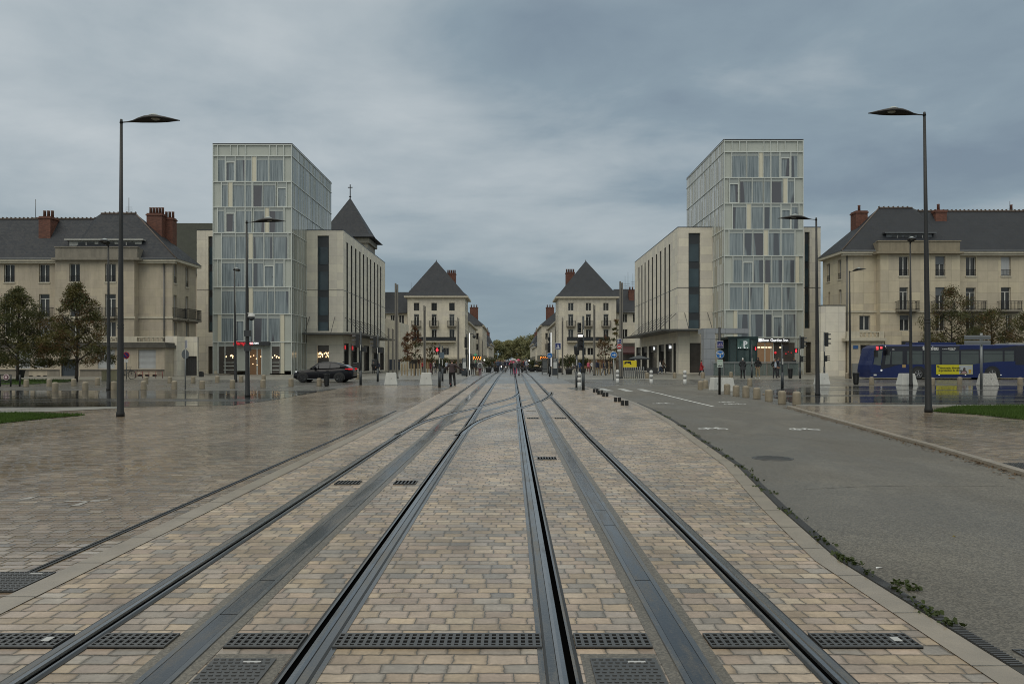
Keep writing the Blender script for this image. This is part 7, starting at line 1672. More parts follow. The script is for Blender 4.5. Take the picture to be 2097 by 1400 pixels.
# side outline swept across the width with rounded shoulders
def out(inset, zt): return [(inset*0.3+0.02, zb+0.02), (0.0+inset*0.5, Z(757)), (0.05+inset*0.5, Z(747)), (x_(1787)+inset*0.4, Z(738)), (x_(1793)+inset*0.4, Z(712)), (x_(1801)+inset*0.3, zt-0.06), (x_(1808)+inset*0.3, zt), (Lb, zt), (Lb, zb+0.02)]
for y, ins, dz in ((0.10, 0.10, -0.16), (0.0, 0.05, -0.24), (0.0, 0.05, -0.24), (0.02, 0.04, -0.10), (0.14, 0.0, 0.0), (Wb-0.14, 0.0, 0.0), (Wb-0.02, 0.04, -0.10), (Wb, 0.05, -0.24)):
    rs.append([(p_[0], y, p_[1]) for p_ in out(ins, zr+dz)])
rs = rs[1:]
g.rings(rs, 0, True, False); body = g.build('body', M_BUSB, t)
def pl(name, a, b_, y0, y1, m, d=0.012, par=None, pts=None):
    g = MB()
    if pts: g.prism([(x_(p_[0]), Z(p_[1])) for p_ in pts], 1, -d, 0.004)
    else: g.box(x_(a), -d, Z(y1), x_(b_), 0.004, Z(y0))
    return g.build(name, m, par or t)
pl('window_band', 0, 0, 0, 0, M_BUSD, 0.008, pts=[(1808, 709), (2097, 707.5), (2160, 707.5), (2160, 745), (1850, 746), (1838, 747), (1806, 756), (1803, 752), (1807, 735)])
pl('roof_stripe', 0, 0, 0, 0, M_BUSB, 0.014, pts=[(1965, 707), (2085, 707), (2040, 714), (1965, 715)])
for a, b_ in ((1826, 1848), (1857.5, 1889), (1892, 1924), (1929, 1964), (1968, 2004), (2014, 2053), (2057, 2076)):
    o = pl('side_window', a, b_, 718.5 if a > 1840 else 719, 745.5, M_BUSG, 0.013)
    if a > 1840: pl('vent_frame', a, b_, 723.3, 724.3, M_BUSD, 0.018, o)
pl('rear_panel', 2080, 2140, 707.6, 747, M_BUSD, 0.014); pl('driver_window', 0, 0, 0, 0, M_BUSG2, 0.016, pts=[(1812, 746), (1815, 722), (1824, 720), (1822, 745)])
pl('skirt_swoop', 0, 0, 0, 0, M_BUSB, 0.013, pts=[(1806, 757), (1838, 748), (1875, 746), (2140, 746), (2140, 750), (1806, 765)])
pl('rear_swoop', 0, 0, 0, 0, M_BUSB, 0.016, pts=[(1990, 746), (2030, 741), (2079, 739), (2079, 748), (1990, 748)])
# windscreen on the nose
g = MB(); g.quad((x_(1787)-0.02, 0.16, Z(742)), (x_(1787)-0.02, Wb-0.16, Z(742)), (x_(1796)-0.03, Wb-0.22, Z(717)), (x_(1796)-0.03, 0.22, Z(717))); g.build('windscreen', M_BUSG2, t)
g = MB(); g.prism([(x_(1788.5), Z(746)), (x_(1794.5), Z(714)), (x_(1807), Z(712)), (x_(1807), Z(720)), (x_(1803.5), Z(748))], 1, -0.012, 0.0); g.build('corner_window', M_BUSG2, t)
pl('front_pillar', 0, 0, 0, 0, M_BUSD, 0.018, pts=[(1803.5, 750), (1810, 716), (1808, 708), (1812, 708), (1814, 718), (1808, 750)])
g = MB(); g.prism([(x_(1790.5), Z(719)), (x_(1794), Z(707.5)), (x_(1808), Z(706.8)), (x_(1808), Z(717))], 1, -0.022, 0.0); o = g.build('display_housing', M_BUSD, t)
g = MB(); g.box(x_(1793.5), -0.036, Z(716), x_(1798.5), -0.022, Z(709)); g.box(x_(1802), -0.036, Z(714), x_(1806.5), -0.022, Z(709.6)); g.build('route_display', M('display_red', (1, .1, .1), 0.3, var=0, emis=0.9, ecol=(1.0, 0.08, 0.10)), o)
# mirrors
g = MB(); g.tube([(x_(1797), 0.0, Z(713)), (x_(1788), -0.35, Z(714)), (x_(1786), -0.4, Z(720))], 0.04, 6); g.box(x_(1787), -0.5, Z(731), x_(1792), -0.2, Z(718)); g.build('mirror', M_SIG, t)
g = MB(); g.tube([(x_(1812), 0.02, Z(711)), (x_(1813), -0.3, Z(714))], 0.04, 6); g.box(x_(1812.5), -0.42, Z(727), x_(1817), -0.15, Z(716)); g.build('mirror', M_SIG, t)
g = MB(); g.box(x_(1881), 0.3, zr-0.02, x_(1963), Wb-0.3, Z(700.5)); g.build('roof_unit', M_BUSB, t, bevel=0.08)
g = MB(); g.box(x_(2072), 0.3, zr-0.02, x_(2150), Wb-0.3, Z(702)); g.build('roof_unit', M('roof_pale', (0.30, 0.31, 0.31), 0.4), t, bevel=0.05)
for px in (1880.5, 2032):
    r = 0.46; xx = x_(px); g = MB(); n = 20
    g.rings([[(xx+0.63*math.cos(math.pi*i/n), 0.06, r+0.62*math.sin(math.pi*i/n)) for i in range(n+1)]+[(xx-0.63, 0.06, zb), (xx+0.63, 0.06, zb)], [(xx+0.63*math.cos(math.pi*i/n), -0.017, r+0.62*math.sin(math.pi*i/n)) for i in range(n+1)]+[(xx-0.63, -0.017, zb), (xx+0.63, -0.017, zb)]], 0, True, False); g.build('wheel_arch', M_SIG, t)
    wheel(t, xx, 0.10, r, 0.28, -1, M('rim_pale', (0.30, 0.30, 0.31), 0.4, 0.4)); wheel(t, xx, Wb-0.10, r, 0.28, 1, MATS['rim_pale'])
a = pl('advert', 1917, 1991.5, 746.7, 766, M('advert_lime', (0.52, 0.47, 0.010), 0.4, var=0.06), 0.022)
pl('advert_photo', 1964, 1991, 747.2, 765.5, M('photo_pale', (0.36, 0.39, 0.40), 0.4, var=0.25, scale=3.0), 0.026, a)
pl('advert_photo', 0, 0, 0, 0, M('photo_dark', (0.06, 0.045, 0.04), 0.4, var=0.3, scale=5.0), 0.030, a, [(1966, 765.4), (1967, 760), (1971, 758.5), (1972.5, 753), (1975, 752), (1977, 754), (1976.5, 758), (1980, 760), (1981, 765.4)])
pl('advert_photo', 0, 0, 0, 0, M('photo_pink', (0.30, 0.20, 0.20), 0.4, var=0.2, scale=5.0), 0.032, a, [(1968, 765.4), (1969.5, 761), (1974, 759.5), (1978, 761), (1979.5, 765.4)])
pl('advert_photo', 1983, 1989, 756, 764, M('photo_yellow', (0.40, 0.26, 0.04), 0.4, var=0.4, scale=8.0), 0.029, a)
M_INK = M('ink', (0.02, 0.02, 0.015), 0.5)
for s_, y in (('Démocratie, diversité', 754.8), ('et protection du climat.', 759.8)): text('advert_text', s_, 0.215, M_INK, a, (x_(1921.5), -0.024, Z(y)), align='LEFT', bold=0.004, sx=0.92)
pl('advert_mark', 1918.5, 1922, 748.8, 751.4, M_INK, 0.025, a)
text('route_lettering', 'fil', 0.44, M_SW, t, (x_(1889), -0.012, Z(716.5)), align='LEFT', bold=0.012); text('route_lettering', 'bleu', 0.44, M_SW, t, (x_(1903.5), -0.012, Z(716.5)), align='LEFT', bold=0.012, sx=0.95)
text('small_lettering', 'Un service de', 0.10, M_SW, t, (x_(1929), -0.012, Z(715.3)), align='LEFT', bold=0.003); text('small_lettering', 'Syndicat des', 0.13, M_SW, t, (x_(1941), -0.012, Z(714)), align='LEFT', bold=0.004); text('small_lettering', 'Mobilités', 0.13, M_SW, t, (x_(1942.5), -0.012, Z(716.6)), align='LEFT', bold=0.004); text('small_lettering', '136', 0.14, M_SW, t, (x_(1826), -0.012, Z(716.4)), align='LEFT', bold=0.004)
pl('warning_sticker', 1847.5, 1854.5, 746.5, 752.5, M('sticker_tan', (0.36, 0.24, 0.10), 0.45, var=0.3, scale=8), 0.017)
for px in (1803.5, 1786): 
    g = MB(); g.disc((x_(px)+0.05, -0.012 if px > 1800 else 0.5, Z(758)), 0.08, 12, 'y', 0, 0.03); g.build('headlight', M_HEADL, t)
g = MB(); g.box(x_(1789), -0.02, Z(769), x_(1795), 0.02, Z(766)); g.build('number_plate', M_SW, t)
pl('bumper_line', 1784.5, 1806, 763.6, 764.6, M_BUSD, 0.012)
for px in (1923, 1977, 2049.5, 1813): g = MB(); g.disc((x_(px), -0.015, Z(767.5 if px > 1900 else 709)), 0.045, 10, 'y', 0, 0.03); g.build('marker_lamp', M_HEADL, t)
# ------------------------------------------------------------------ trees
M_BARK = M('bark', (0.045, 0.036, 0.027), 0.85, var=0.35, scale=5.0, bump=0.4)
def leaf_mat(name, col, tr=0.25):
    m, b = newmat(name); P = pos(b)
    n = b.noise(P, 2.2, 3.0, 0.6); f = b.m('MULTIPLY_ADD', n, 1.0, 0.5)
    c = b.mix(1.0, col, b.comb(f, f, b.m('MULTIPLY', f, 0.9)), 'MULTIPLY')
    d_ = b.n('ShaderNodeBsdfPrincipled', {'Base Color': c, 'Roughness': 0.55, 'Specular IOR Level': 0.3}); t_ = b.n('ShaderNodeBsdfTranslucent', {'Color': c})
    x_ = b.n('ShaderNodeMixShader', {0: tr, 1: d_.outputs[0], 2: t_.outputs[0]}); b.n('ShaderNodeOutputMaterial', {0: x_.outputs[0]}); return m
LEAF = {k: leaf_mat('leaf_'+k, c) for k, c in (('green', (0.075, 0.080, 0.028)), ('dark', (0.046, 0.052, 0.020)), ('olive', (0.105, 0.090, 0.030)), ('brown', (0.115, 0.066, 0.030)), ('rust', (0.110, 0.045, 0.028)), ('far', (0.240, 0.230, 0.125)), ('far2', (0.190, 0.195, 0.110)), ('yellow', (0.20, 0.15, 0.02)))}  # far leaf tones paled to put distance haze into the colour
def leaves(name, centers, radii, n, size, mats, par, weights, shape=1.0, aspect=0.6, fl=0.75):
    """clumps of leaf-sized faces: most leaves gather round clump points so gaps show between"""
    C_ = np.array(centers, float); Rr = np.array(radii, float)
    idx = rng.choice(len(C_), n, p=weights/np.sum(weights) if weights is not None else None)
    d_ = rng.normal(size=(n, 3)); d_ /= np.linalg.norm(d_, axis=1)[:, None]; r = rng.random(n)**(1/2.2)
    P = C_[idx]+d_*(r*Rr[idx])[:, None]*np.array([1, 1, fl])
    a = rng.normal(size=(n, 3)); a /= np.linalg.norm(a, axis=1)[:, None]
    q = rng.normal(size=(n, 3)); q -= a*(q*a).sum(1)[:, None]; q /= np.linalg.norm(q, axis=1)[:, None]
    sz = size*(0.6+0.8*rng.random(n))[:, None]
    V = np.stack([P-a*sz, P+q*sz*aspect, P+a*sz, P-q*sz*aspect], 1).reshape(-1, 3)
    me = bpy.data.meshes.new(name); me.vertices.add(len(V)); me.vertices.foreach_set('co', V.ravel())
    me.loops.add(4*n); me.loops.foreach_set('vertex_index', np.arange(4*n)); me.polygons.add(n); me.polygons.foreach_set('loop_start', np.arange(0, 4*n, 4)); me.polygons.foreach_set('loop_total', np.full(n, 4))
    for m_ in mats: me.materials.append(m_)
    mi = (idx*7+3*(rng.random(n) < 0.3)) % len(mats); me.polygons.foreach_set('material_index', mi.astype(np.int32)); me.update(); me.validate()
    o = bpy.data.objects.new(name, me); link(o, par); return o
def tree(name, lab, loc, h, hb, rad, mats, n, size, grp, tr=0.12, cone=0.5, nc=46, limb=9, spread=1.0, seed=0, clump=0.30, low=0.85):
    """h total height, hb crown base, rad widest crown radius"""
    rr = random.Random(seed); t = thing(name, lab, 'tree', loc, 0, grp)
    g = MB(); path = [(0, 0, 0), (0.02, 0.01, hb*0.5), (0.05*rr.uniform(-1, 1), 0.05, hb), (0.12*rr.uniform(-1, 1), 0.0, hb+(h-hb)*0.5), (0.1*rr.uniform(-1, 1), 0, h*0.97)]
    g.tube(path, [tr, tr*0.82, tr*0.7, tr*0.38, tr*0.08], 9)
    cs, rs_ = [], []
    def R_(z):
        u = (z-hb)/(h-hb); return rad*max(0.08, (1-u**1.9)**cone*min(1, 0.86+u*1.2))
    for i in range(limb):
        z = hb+(h-hb)*(0.02+0.75*i/limb); a = i*2.4+rr.uniform(-.4, .4); L = R_(z)*rr.uniform(0.7, 0.98)
        e = (L*math.cos(a), L*math.sin(a), z+L*rr.uniform(0.4, 0.9)); md = (e[0]*0.45, e[1]*0.45, z+(e[2]-z)*0.35)
        g.tube([(0, 0, z), md, e], [tr*0.38, tr*0.24, tr*0.05], 6)
        for q in range(3):
            b_ = a+rr.uniform(-0.9, 0.9); g.tube([md, (md[0]+L*0.4*math.cos(b_), md[1]+L*0.4*math.sin(b_), md[2]+L*rr.uniform(0.1, 0.5))], [tr*0.14, tr*0.03], 5)
    g.build('trunk', M_BARK, t)
    for i in range(nc):
        z = hb+(h-hb)*(rr.random()**low); ra = R_(z)*spread; a = rr.uniform(0, 6.283); q = ra*math.sqrt(rr.uniform(0.05, 1.0))
        cs.append((q*math.cos(a), q*math.sin(a), z)); rs_.append(rad*clump*rr.uniform(0.6, 1.25))
    for k in range(3): cs.append((0.08*rr.uniform(-1, 1), 0.1, h-0.25*k)); rs_.append(rad*clump*0.45)
    w = np.array(rs_)**2; leaves('crown', cs, rs_, n, size, mats, t, w)
    return t
L_ = LEAF
GL = 'round street trees before the left house'
def at(px, by, dy=0):
    p = G(px, by); return (p[0], p[1]+dy, p[2])
p = at(68, 781); s = F/p[1]
tree('street_tree', 'bushy green tree before the left house, second from the left edge', at(36, 781), 190/s, 36/s, 76/s, [L_['dark'], L_['green'], L_['green'], L_['olive']], 26000, 0.055, GL, 0.13, 0.80, 190, seed=1, clump=0.18, low=1.35, limb=14)
tree('street_tree', 'browner bushy tree before the left house, right of the pair', at(156, 781), 198/s, 36/s, 76/s, [L_['dark'], L_['olive'], L_['green'], L_['brown'], L_['olive']], 25000, 0.055, GL, 0.13, 0.90, 190, seed=2, clump=0.18, low=1.35, limb=14)
tree('street_tree', 'partly cropped green tree at the far left edge', at(-50, 780), 188/s, 36/s, 74/s, [L_['dark'], L_['green'], L_['olive']], 12000, 0.058, GL, 0.14, 0.8, 90, seed=3, low=1.05, clump=0.2)
GR = 'thinning trees before the right house'
p = G(1950, 781)
for i, (px, hh, rd, n, lab, sd) in enumerate(((1948, 178, 78, 9000, 'half bare brownish tree above the bus roof, before the cream house', 5), (2030, 134, 78, 6500, 'low thin brownish tree above the bus roof, right of the taller one', 6), (2104, 130, 72, 6000, 'low thin brownish tree at the right edge above the bus', 7), (1902, 92, 24, 700, 'small thin tree top between lamp poles above the bus', 9))):
    q = at(px, 771.5); s = F/q[1]
    tree('street_tree', lab, q, hh/s, 40/s, rd/s, [L_['olive'], L_['brown'], L_['dark'], L_['green']], int(n*1.9), 0.055, GR, 0.12, 0.72, 120, seed=sd, clump=0.19, limb=18, low=1.2)
GC = 'young rusty trees at the street corners'
for px, by, ty, rd, n, lab, sd, mats in ((850, 769, 668, 22, 1500, 'young rusty tree inside wooden stakes, nearest the left hotel canopy', 11, ['rust', 'brown', 'dark']), (834, 768, 680, 15, 800, 'slim rusty tree left of the other rusty one at the canopy', 12, ['rust', 'brown']), (885, 766, 698, 16, 700, 'small dark rusty tree before the left corner house', 13, ['brown', 'dark']), (1262, 769, 656, 13, 900, 'tall slim brownish tree beside the no entry sign', 14, ['olive', 'brown', 'dark']), (1240, 768, 688, 22, 1000, 'wider brownish tree left of the tall slim one', 15, ['brown', 'dark', 'rust'])):
    q = at(px, by); s = F/q[1]; tree('young_tree', lab, q, (by-ty)/s, 26/s, rd/s, [L_[m_] for m_ in mats], n, 0.075, GC, 0.06, 0.5, 26, seed=sd, clump=0.34)
# clipped evergreens in tubs
def tub(px, by, ty, w, lab, n=1100):
    q = at(px, by); s = F/q[1]; t = thing('potted_shrub', lab, 'potted plant', q, 0, 'evergreen shrubs in tubs'); h = (by-ty)/s; r = w/s/2
    g = MB(); g.lathe([(0.32, 0), (0.40, 0.55), (0.42, 0.6), (0.36, 0.6), (0.36, 0.52), (0, 0.52)], 14); g.build('tub', M('tub_dark', (0.05, 0.052, 0.055), 0.6), t)
    g = MB(); g.tube([(0, 0, 0.5), (0.02, 0, h*0.5), (0, 0, h*0.85)], [0.05, 0.04, 0.015], 6); g.build('trunk', M_BARK, t)
    rr = random.Random(int(px)); cs = [(rr.uniform(-.6, .6)*r, rr.uniform(-.6, .6)*r, rr.uniform(0.42, 0.88)*h) for _ in range(16)]; leaves('crown', cs, [r*rr.uniform(0.35, 0.6) for _ in cs], n, 0.07, [L_['dark'], L_['dark'], L_['green']], t, None)
tub(1165, 766, 725, 36, 'dense evergreen in a tub before the right corner house'); tub(1193, 765, 732, 26, 'evergreen in a tub behind the tall tram signal'); tub(1146, 763, 735, 14, 'small evergreen in a tub right of the information kiosk')
tub(908, 764, 730, 30, 'evergreen in a tub behind the pedestrian signal'); tub(932, 763, 738, 22, 'evergreen in a tub behind the scooter rider'); tub(943, 765, 742, 12, 'narrow evergreen in a tub beside the left kiosk')
tub(1000, 762, 731, 32, 'evergreen in a tub behind the left tram stop'); tub(1016, 760, 738, 18, 'low evergreen in a tub far left in the street', 700); tub(1090, 761, 736, 30, 'evergreen in a tub behind the dark blue car'); tub(1105, 761, 738, 18, 'evergreen in a tub left of the glass shelter', 700)
# wooden tree guards
stake = None
for i, (px, by, hh) in enumerate(((823, 769, 24), (829, 767, 22), (834, 769.5, 29), (842, 769, 25), (848, 769.5, 24), (856, 769, 27), (861.5, 767, 28), (876, 768, 26), (1229, 768, 28), (1238, 767, 27), (1247, 767, 26), (1256, 768, 24))):
    q = G(px, by); s = F/q[1]
    if stake is None: g = MB(); g.box(-0.055, -0.055, 0, 0.055, 0.055, 1.0); g.frus((-0.055, -0.055, 0.055, 0.055), 1.0, (-0.02, -0.02, 0.02, 0.02), 1.02); stake = g.build('wooden_stake', M('stake_wood', (0.27, 0.20, 0.11), 0.7, var=0.25, scale=3)); o = stake
    else: o = stake.copy(); C.objects.link(o)
    o.location = q; o.scale.z = hh/s; tag(o, f'{ORD[i]} wooden tree stake from the left around the young rusty trees', 'stake', 'wooden tree stakes')
# woodland closing the far end of the street
for i, (x_, Y_, h_, r_) in enumerate(((-16, 440, 12.0, 7), (-9, 455, 13.0, 7.5), (-2.0, 470, 12.8, 6.5), (6, 460, 14.5, 8), (12.5, 445, 15.5, 8), (19, 440, 14.0, 7), (-22, 450, 11.5, 7))):
    tree('far_tree', f'{ORD[i]} leafy tree in the haze-toned clump closing the street', (x_, Y_, gz(Y_)), h_, 0.8, r_, [L_['far'], L_['far2'], L_['far']], 7500, 0.40, 'trees closing the far end of the street', 0.3, 0.45, 40, seed=20+i, clump=0.36)
# ------------------------------------------------------------------ lawns
M_TURF = M('turf', (0.038, 0.060, 0.014), 0.85, var=0.35, scale=3.0); M_BLADE = leaf_mat('grass_blade', (0.060, 0.105, 0.020), 0.3)
def lawn(lab, poly, off, n, h, blade=M_BLADE):
    sheet('lawn', poly, off, M_TURF)
    P = np.array(poly); lo, hi = P.min(0), P.max(0); pts = []
    while len(pts) < n:
        q = lo+(hi-lo)*rng.random((n*2, 2)); ins = np.zeros(len(q), bool); j = len(P)-1
        for i in range(len(P)):
            a, c = P[i], P[j]; cond = ((a[1] > q[:, 1]) != (c[1] > q[:, 1])) & (q[:, 0] < (c[0]-a[0])*(q[:, 1]-a[1])/(c[1]-a[1]+1e-12)+a[0]); ins ^= cond; j = i
        pts += list(q[ins])
    q = np.array(pts[:n]); z = np.array([gz(y) for y in q[:, 1]])+off; a = rng.random(n)*6.28; hh = h*(0.5+rng.random(n)); w = 0.012
    V = np.empty((n, 3, 3)); V[:, 0] = np.stack([q[:, 0]-w*np.cos(a), q[:, 1]-w*np.sin(a), z], 1); V[:, 1] = np.stack([q[:, 0]+w*np.cos(a), q[:, 1]+w*np.sin(a), z], 1); V[:, 2] = np.stack([q[:, 0]+hh*0.5*(rng.random(n)-.5), q[:, 1]+hh*0.5*(rng.random(n)-.5), z+hh], 1)
    me = bpy.data.meshes.new('grass'); me.from_pydata(V.reshape(-1, 3).tolist(), [], np.arange(3*n).reshape(-1, 3).tolist()); me.materials.append(blade)
    o = bpy.data.objects.new('grass', me); link(o); tag(o, lab, 'grass', None, 'stuff')
lawn('mown green grass of the left lawn corner', Gp((-250, 900), (0, 868), (90, 858), (175, 851), (60, 848), (-250, 848)), 0.02, 26000, 0.07)
lawn('bright green grass of the right lawn beside the lamp', Gp((1908, 846), (1960, 838), (2060, 836), (2400, 836), (2400, 895), (2097, 864), (2000, 853), (1935, 849)), 0.072, 42000, 0.09)
lawn('grass strip under the trees before the left house', Gp((-200, 790), (60, 787), (140, 782), (150, 778), (-200, 776)), 0.02, 9000, 0.10)
# weeds in the road drain
def weeds(lab, spots, n, h):
    g = MB(); rr = random.Random(4)
    for (x_, y_, L) in spots:
        for _ in range(n):
            x0 = x_+rr.gauss(0, 0.035); y0 = y_+rr.uniform(-L, L); a = rr.uniform(0, 6.28); hh = h*rr.uniform(0.3, 1.1); w = 0.008+0.006*rr.random(); dx, dy = hh*0.8*math.cos(a), hh*0.8*math.sin(a); z = gz(y0)+0.02
            g.add([(x0-w*math.sin(a), y0+w*math.cos(a), z), (x0+w*math.sin(a), y0-w*math.cos(a), z), (x0+dx*0.5+w*1.3*math.sin(a), y0+dy*0.5-w*1.3*math.cos(a), z+hh*0.7), (x0+dx, y0+dy, z+hh*0.8), (x0+dx*0.5-w*1.3*math.sin(a), y0+dy*0.5+w*1.3*math.cos(a), z+hh*0.7)], [(0, 1, 2, 3, 4)])
    o = g.build('weeds', [leaf_mat('weed', (0.045, 0.062, 0.018))]); tag(o, lab, 'weeds', None, 'stuff')
weeds('low green weeds growing along the slotted road drain', [(KL[i][0]+(KL[i+1][0]-KL[i][0])*u+0.26, KL[i][1]+(KL[i+1][1]-KL[i][1])*u, 0.35) for i, u in ((1, .5), (1, .9), (2, .3), (2, .8), (3, .3), (3, .6), (3, .9), (4, .2), (4, .45), (4, .7), (4, .95), (5, .2), (5, .6), (6, .3), (6, .7))]+[(2.88, 7.05, 0.14), (2.90, 6.8, 0.10), (3.0, 6.15, 0.06), (3.02, 6.0, 0.05), (2.86, 5.45, 0.1), (2.88, 5.2, 0.05)], 24, 0.038)
g = MB(); rr = random.Random(9)
for _ in range(520):
    k = rr.random(); i = rr.randrange(2, len(KR)-1); a, c = Vector(KR[i]), Vector(KR[i+1]); p = a+(c-a)*rr.random(); x_ = p.x-abs(rr.gauss(0.03, 0.12)); y_ = p.y; z = gz(y_)+0.02; s_ = rr.uniform(0.015, 0.04); th = rr.uniform(0, 6.28)
    g.add([(x_+s_*math.cos(th+q*1.57)*(1 if q % 2 else 0.6), y_+s_*math.sin(th+q*1.57), z+rr.uniform(0, 0.02)) for q in range(4)], [(0, 1, 2, 3)])
for _ in range(160):
    x_, y_ = rr.uniform(8, 26), rr.uniform(31, 50); z = gz(y_)+0.03; s_ = rr.uniform(0.02, 0.05); th = rr.uniform(0, 6.28); g.add([(x_+s_*math.cos(th+q*1.57), y_+s_*math.sin(th+q*1.57), z+rr.uniform(0, 0.01)) for q in range(4)], [(0, 1, 2, 3)], 1)
tag(g.build('fallen_leaves', [L_['brown'], L_['olive']]), 'fallen brown leaves along the raised kerb', 'leaves', None, 'stuff')
# puddle patches on the cycle road would be shading only; a scrap of white paper lies there
p = G(1800, 1166); g = MB(); g.add([(-0.03, -0.012, 0.0), (0.03, -0.008, 0.004), (0.032, 0.012, 0.0), (-0.02, 0.014, 0.006)], [(0, 1, 2, 3)]); tag(g.build('paper_scrap', M_SW, loc=(p[0], p[1], 0.016)), 'tiny white paper scrap on the asphalt cycle road', 'litter')
g = MB(); g.add([(-0.02, 0, 0.0), (0.0, -0.015, 0.006), (0.02, 0, 0.0), (0, 0.015, 0.008)], [(0, 1, 2, 3)]); p = G(1954, 1101); tag(g.build('fallen_leaf', LEAF['yellow'], loc=(p[0], p[1], 0.016)), 'single yellow leaf on the asphalt cycle road', 'leaf')
# ------------------------------------------------------------------ people
SKIN = [M('skin_a', (0.36, 0.20, 0.135), 0.5, var=0.05), M('skin_b', (0.16, 0.085, 0.055), 0.5, var=0.05)]
def cloth(name, c): return M('cloth_'+name, c, 0.8, var=0.25, scale=6.0)
CL = {k: cloth(k, c) for k, c in dict(black=(0.010, 0.010, 0.011), dark=(0.022, 0.023, 0.027), navy=(0.018, 0.022, 0.045), blue=(0.025, 0.07, 0.20), grey=(0.10, 0.10, 0.105), white=(0.50, 0.50, 0.50), red=(0.28, 0.014, 0.02), maroon=(0.10, 0.012, 0.025), khaki=(0.23, 0.185, 0.115), jeans=(0.045, 0.065, 0.11), brown=(0.075, 0.048, 0.030), plum=(0.060, 0.043, 0.045), pink=(0.55, 0.10, 0.17), tan=(0.30, 0.22, 0.13), teal=(0.03, 0.10, 0.10), pale=(0.36, 0.40, 0.46)).items()}
HAIR = {k: M('hair_'+k, c, 0.6, var=0.2) for k, c in dict(dark=(0.012, 0.009, 0.007), brown=(0.045, 0.026, 0.014), grey=(0.22, 0.21, 0.20), cap=(0.50, 0.50, 0.48)).items()}
def J(**k): return k
STAND = dict(pel=(0, 0, .94), sp=(0, .005, 1.12), ch=(0, 0, 1.30), nb=(0, .015, 1.46), nk=(0, .0, 1.53), hc=(0, -.02, 1.63), ht=(0, -.01, 1.70),
    sl=(.16, .01, 1.41), el=(.225, .03, 1.14), wl=(.225, -.06, .91), sr=(-.16, .01, 1.41), er=(-.225, .03, 1.14), wr=(-.225, -.06, .91),
    hl=(.085, 0, .90), kl=(.095, -.015, .50), al=(.10, .02, .09), tl=(.115, -.13, .035), hr=(-.085, 0, .90), kr=(-.095, -.015, .50), ar=(-.10, .02, .09), tr=(-.115, -.13, .035))
WALK = dict(STAND, el=(.21, .10, 1.15), wl=(.20, .12, .90), er=(-.21, -.05, 1.15), wr=(-.20, -.22, .95), kl=(.09, -.20, .53), al=(.09, -.24, .11), tl=(.10, -.38, .07), kr=(-.09, .06, .50), ar=(-.09, .28, .15), tr=(-.10, .18, .04))
POCK = dict(STAND, el=(.27, .06, 1.15), wl=(.17, -.10, .98), er=(-.27, .06, 1.15), wr=(-.17, -.10, .98), kl=(.11, -.015, .50), al=(.13, .02, .09), tl=(.16, -.12, .035), kr=(-.11, -.015, .5), ar=(-.13, .02, .09), tr=(-.16, -.12, .035))
HOLD = dict(STAND, er=(-.22, -.05, 1.16), wr=(-.17, -.27, 1.22))
RIDE = dict(STAND, nb=(0, -.02, 1.46), nk=(0, -.05, 1.53), hc=(0, -.08, 1.63), ht=(0, -.07, 1.70), el=(.27, -.06, 1.18), wl=(.27, -.33, 1.08), er=(-.33, -.02, 1.22), wr=(-.50, -.22, 1.10), kl=(.10, -.10, .52), al=(.10, .02, .16), tl=(.11, -.13, .14), kr=(-.13, -.03, .50), ar=(-.16, .10, .10), tr=(-.17, -.05, .035))
RAD = dict(pel=(.125, .095), sp=(.118, .085), ch=(.135, .10), nb=(.065, .06), nk=(.052, .055), hc=(.074, .092), ht=(.058, .07), sl=(.058, .058), el=(.040, .040), wl=(.028, .030), sr=(.058, .058), er=(.040, .040), wr=(.028, .030), hl=(.083, .085), kl=(.056, .058), al=(.038, .042), tl=(.036, .028), hr=(.083, .085), kr=(.056, .058), ar=(.038, .042), tr=(.036, .028))
EDGES = [('pel', 'sp'), ('sp', 'ch'), ('ch', 'nb'), ('nb', 'nk'), ('nk', 'hc'), ('hc', 'ht'), ('ch', 'sl'), ('sl', 'el'), ('el', 'wl'), ('ch', 'sr'), ('sr', 'er'), ('er', 'wr'), ('pel', 'hl'), ('hl', 'kl'), ('kl', 'al'), ('al', 'tl'), ('pel', 'hr'), ('hr', 'kr'), ('kr', 'ar'), ('ar', 'tr')]
ZONE = {'sp': 't', 'ch': 't', 'nb': 't', 'nk': 'n', 'hc': 'h', 'ht': 'h', 'sl': 't', 'el': 't', 'wl': 't', 'sr': 't', 'er': 't', 'wr': 't', 'hl': 'l', 'kl': 'l', 'al': 'l', 'tl': 'f', 'hr': 'l', 'kr': 'l', 'ar': 'l', 'tr': 'f'}
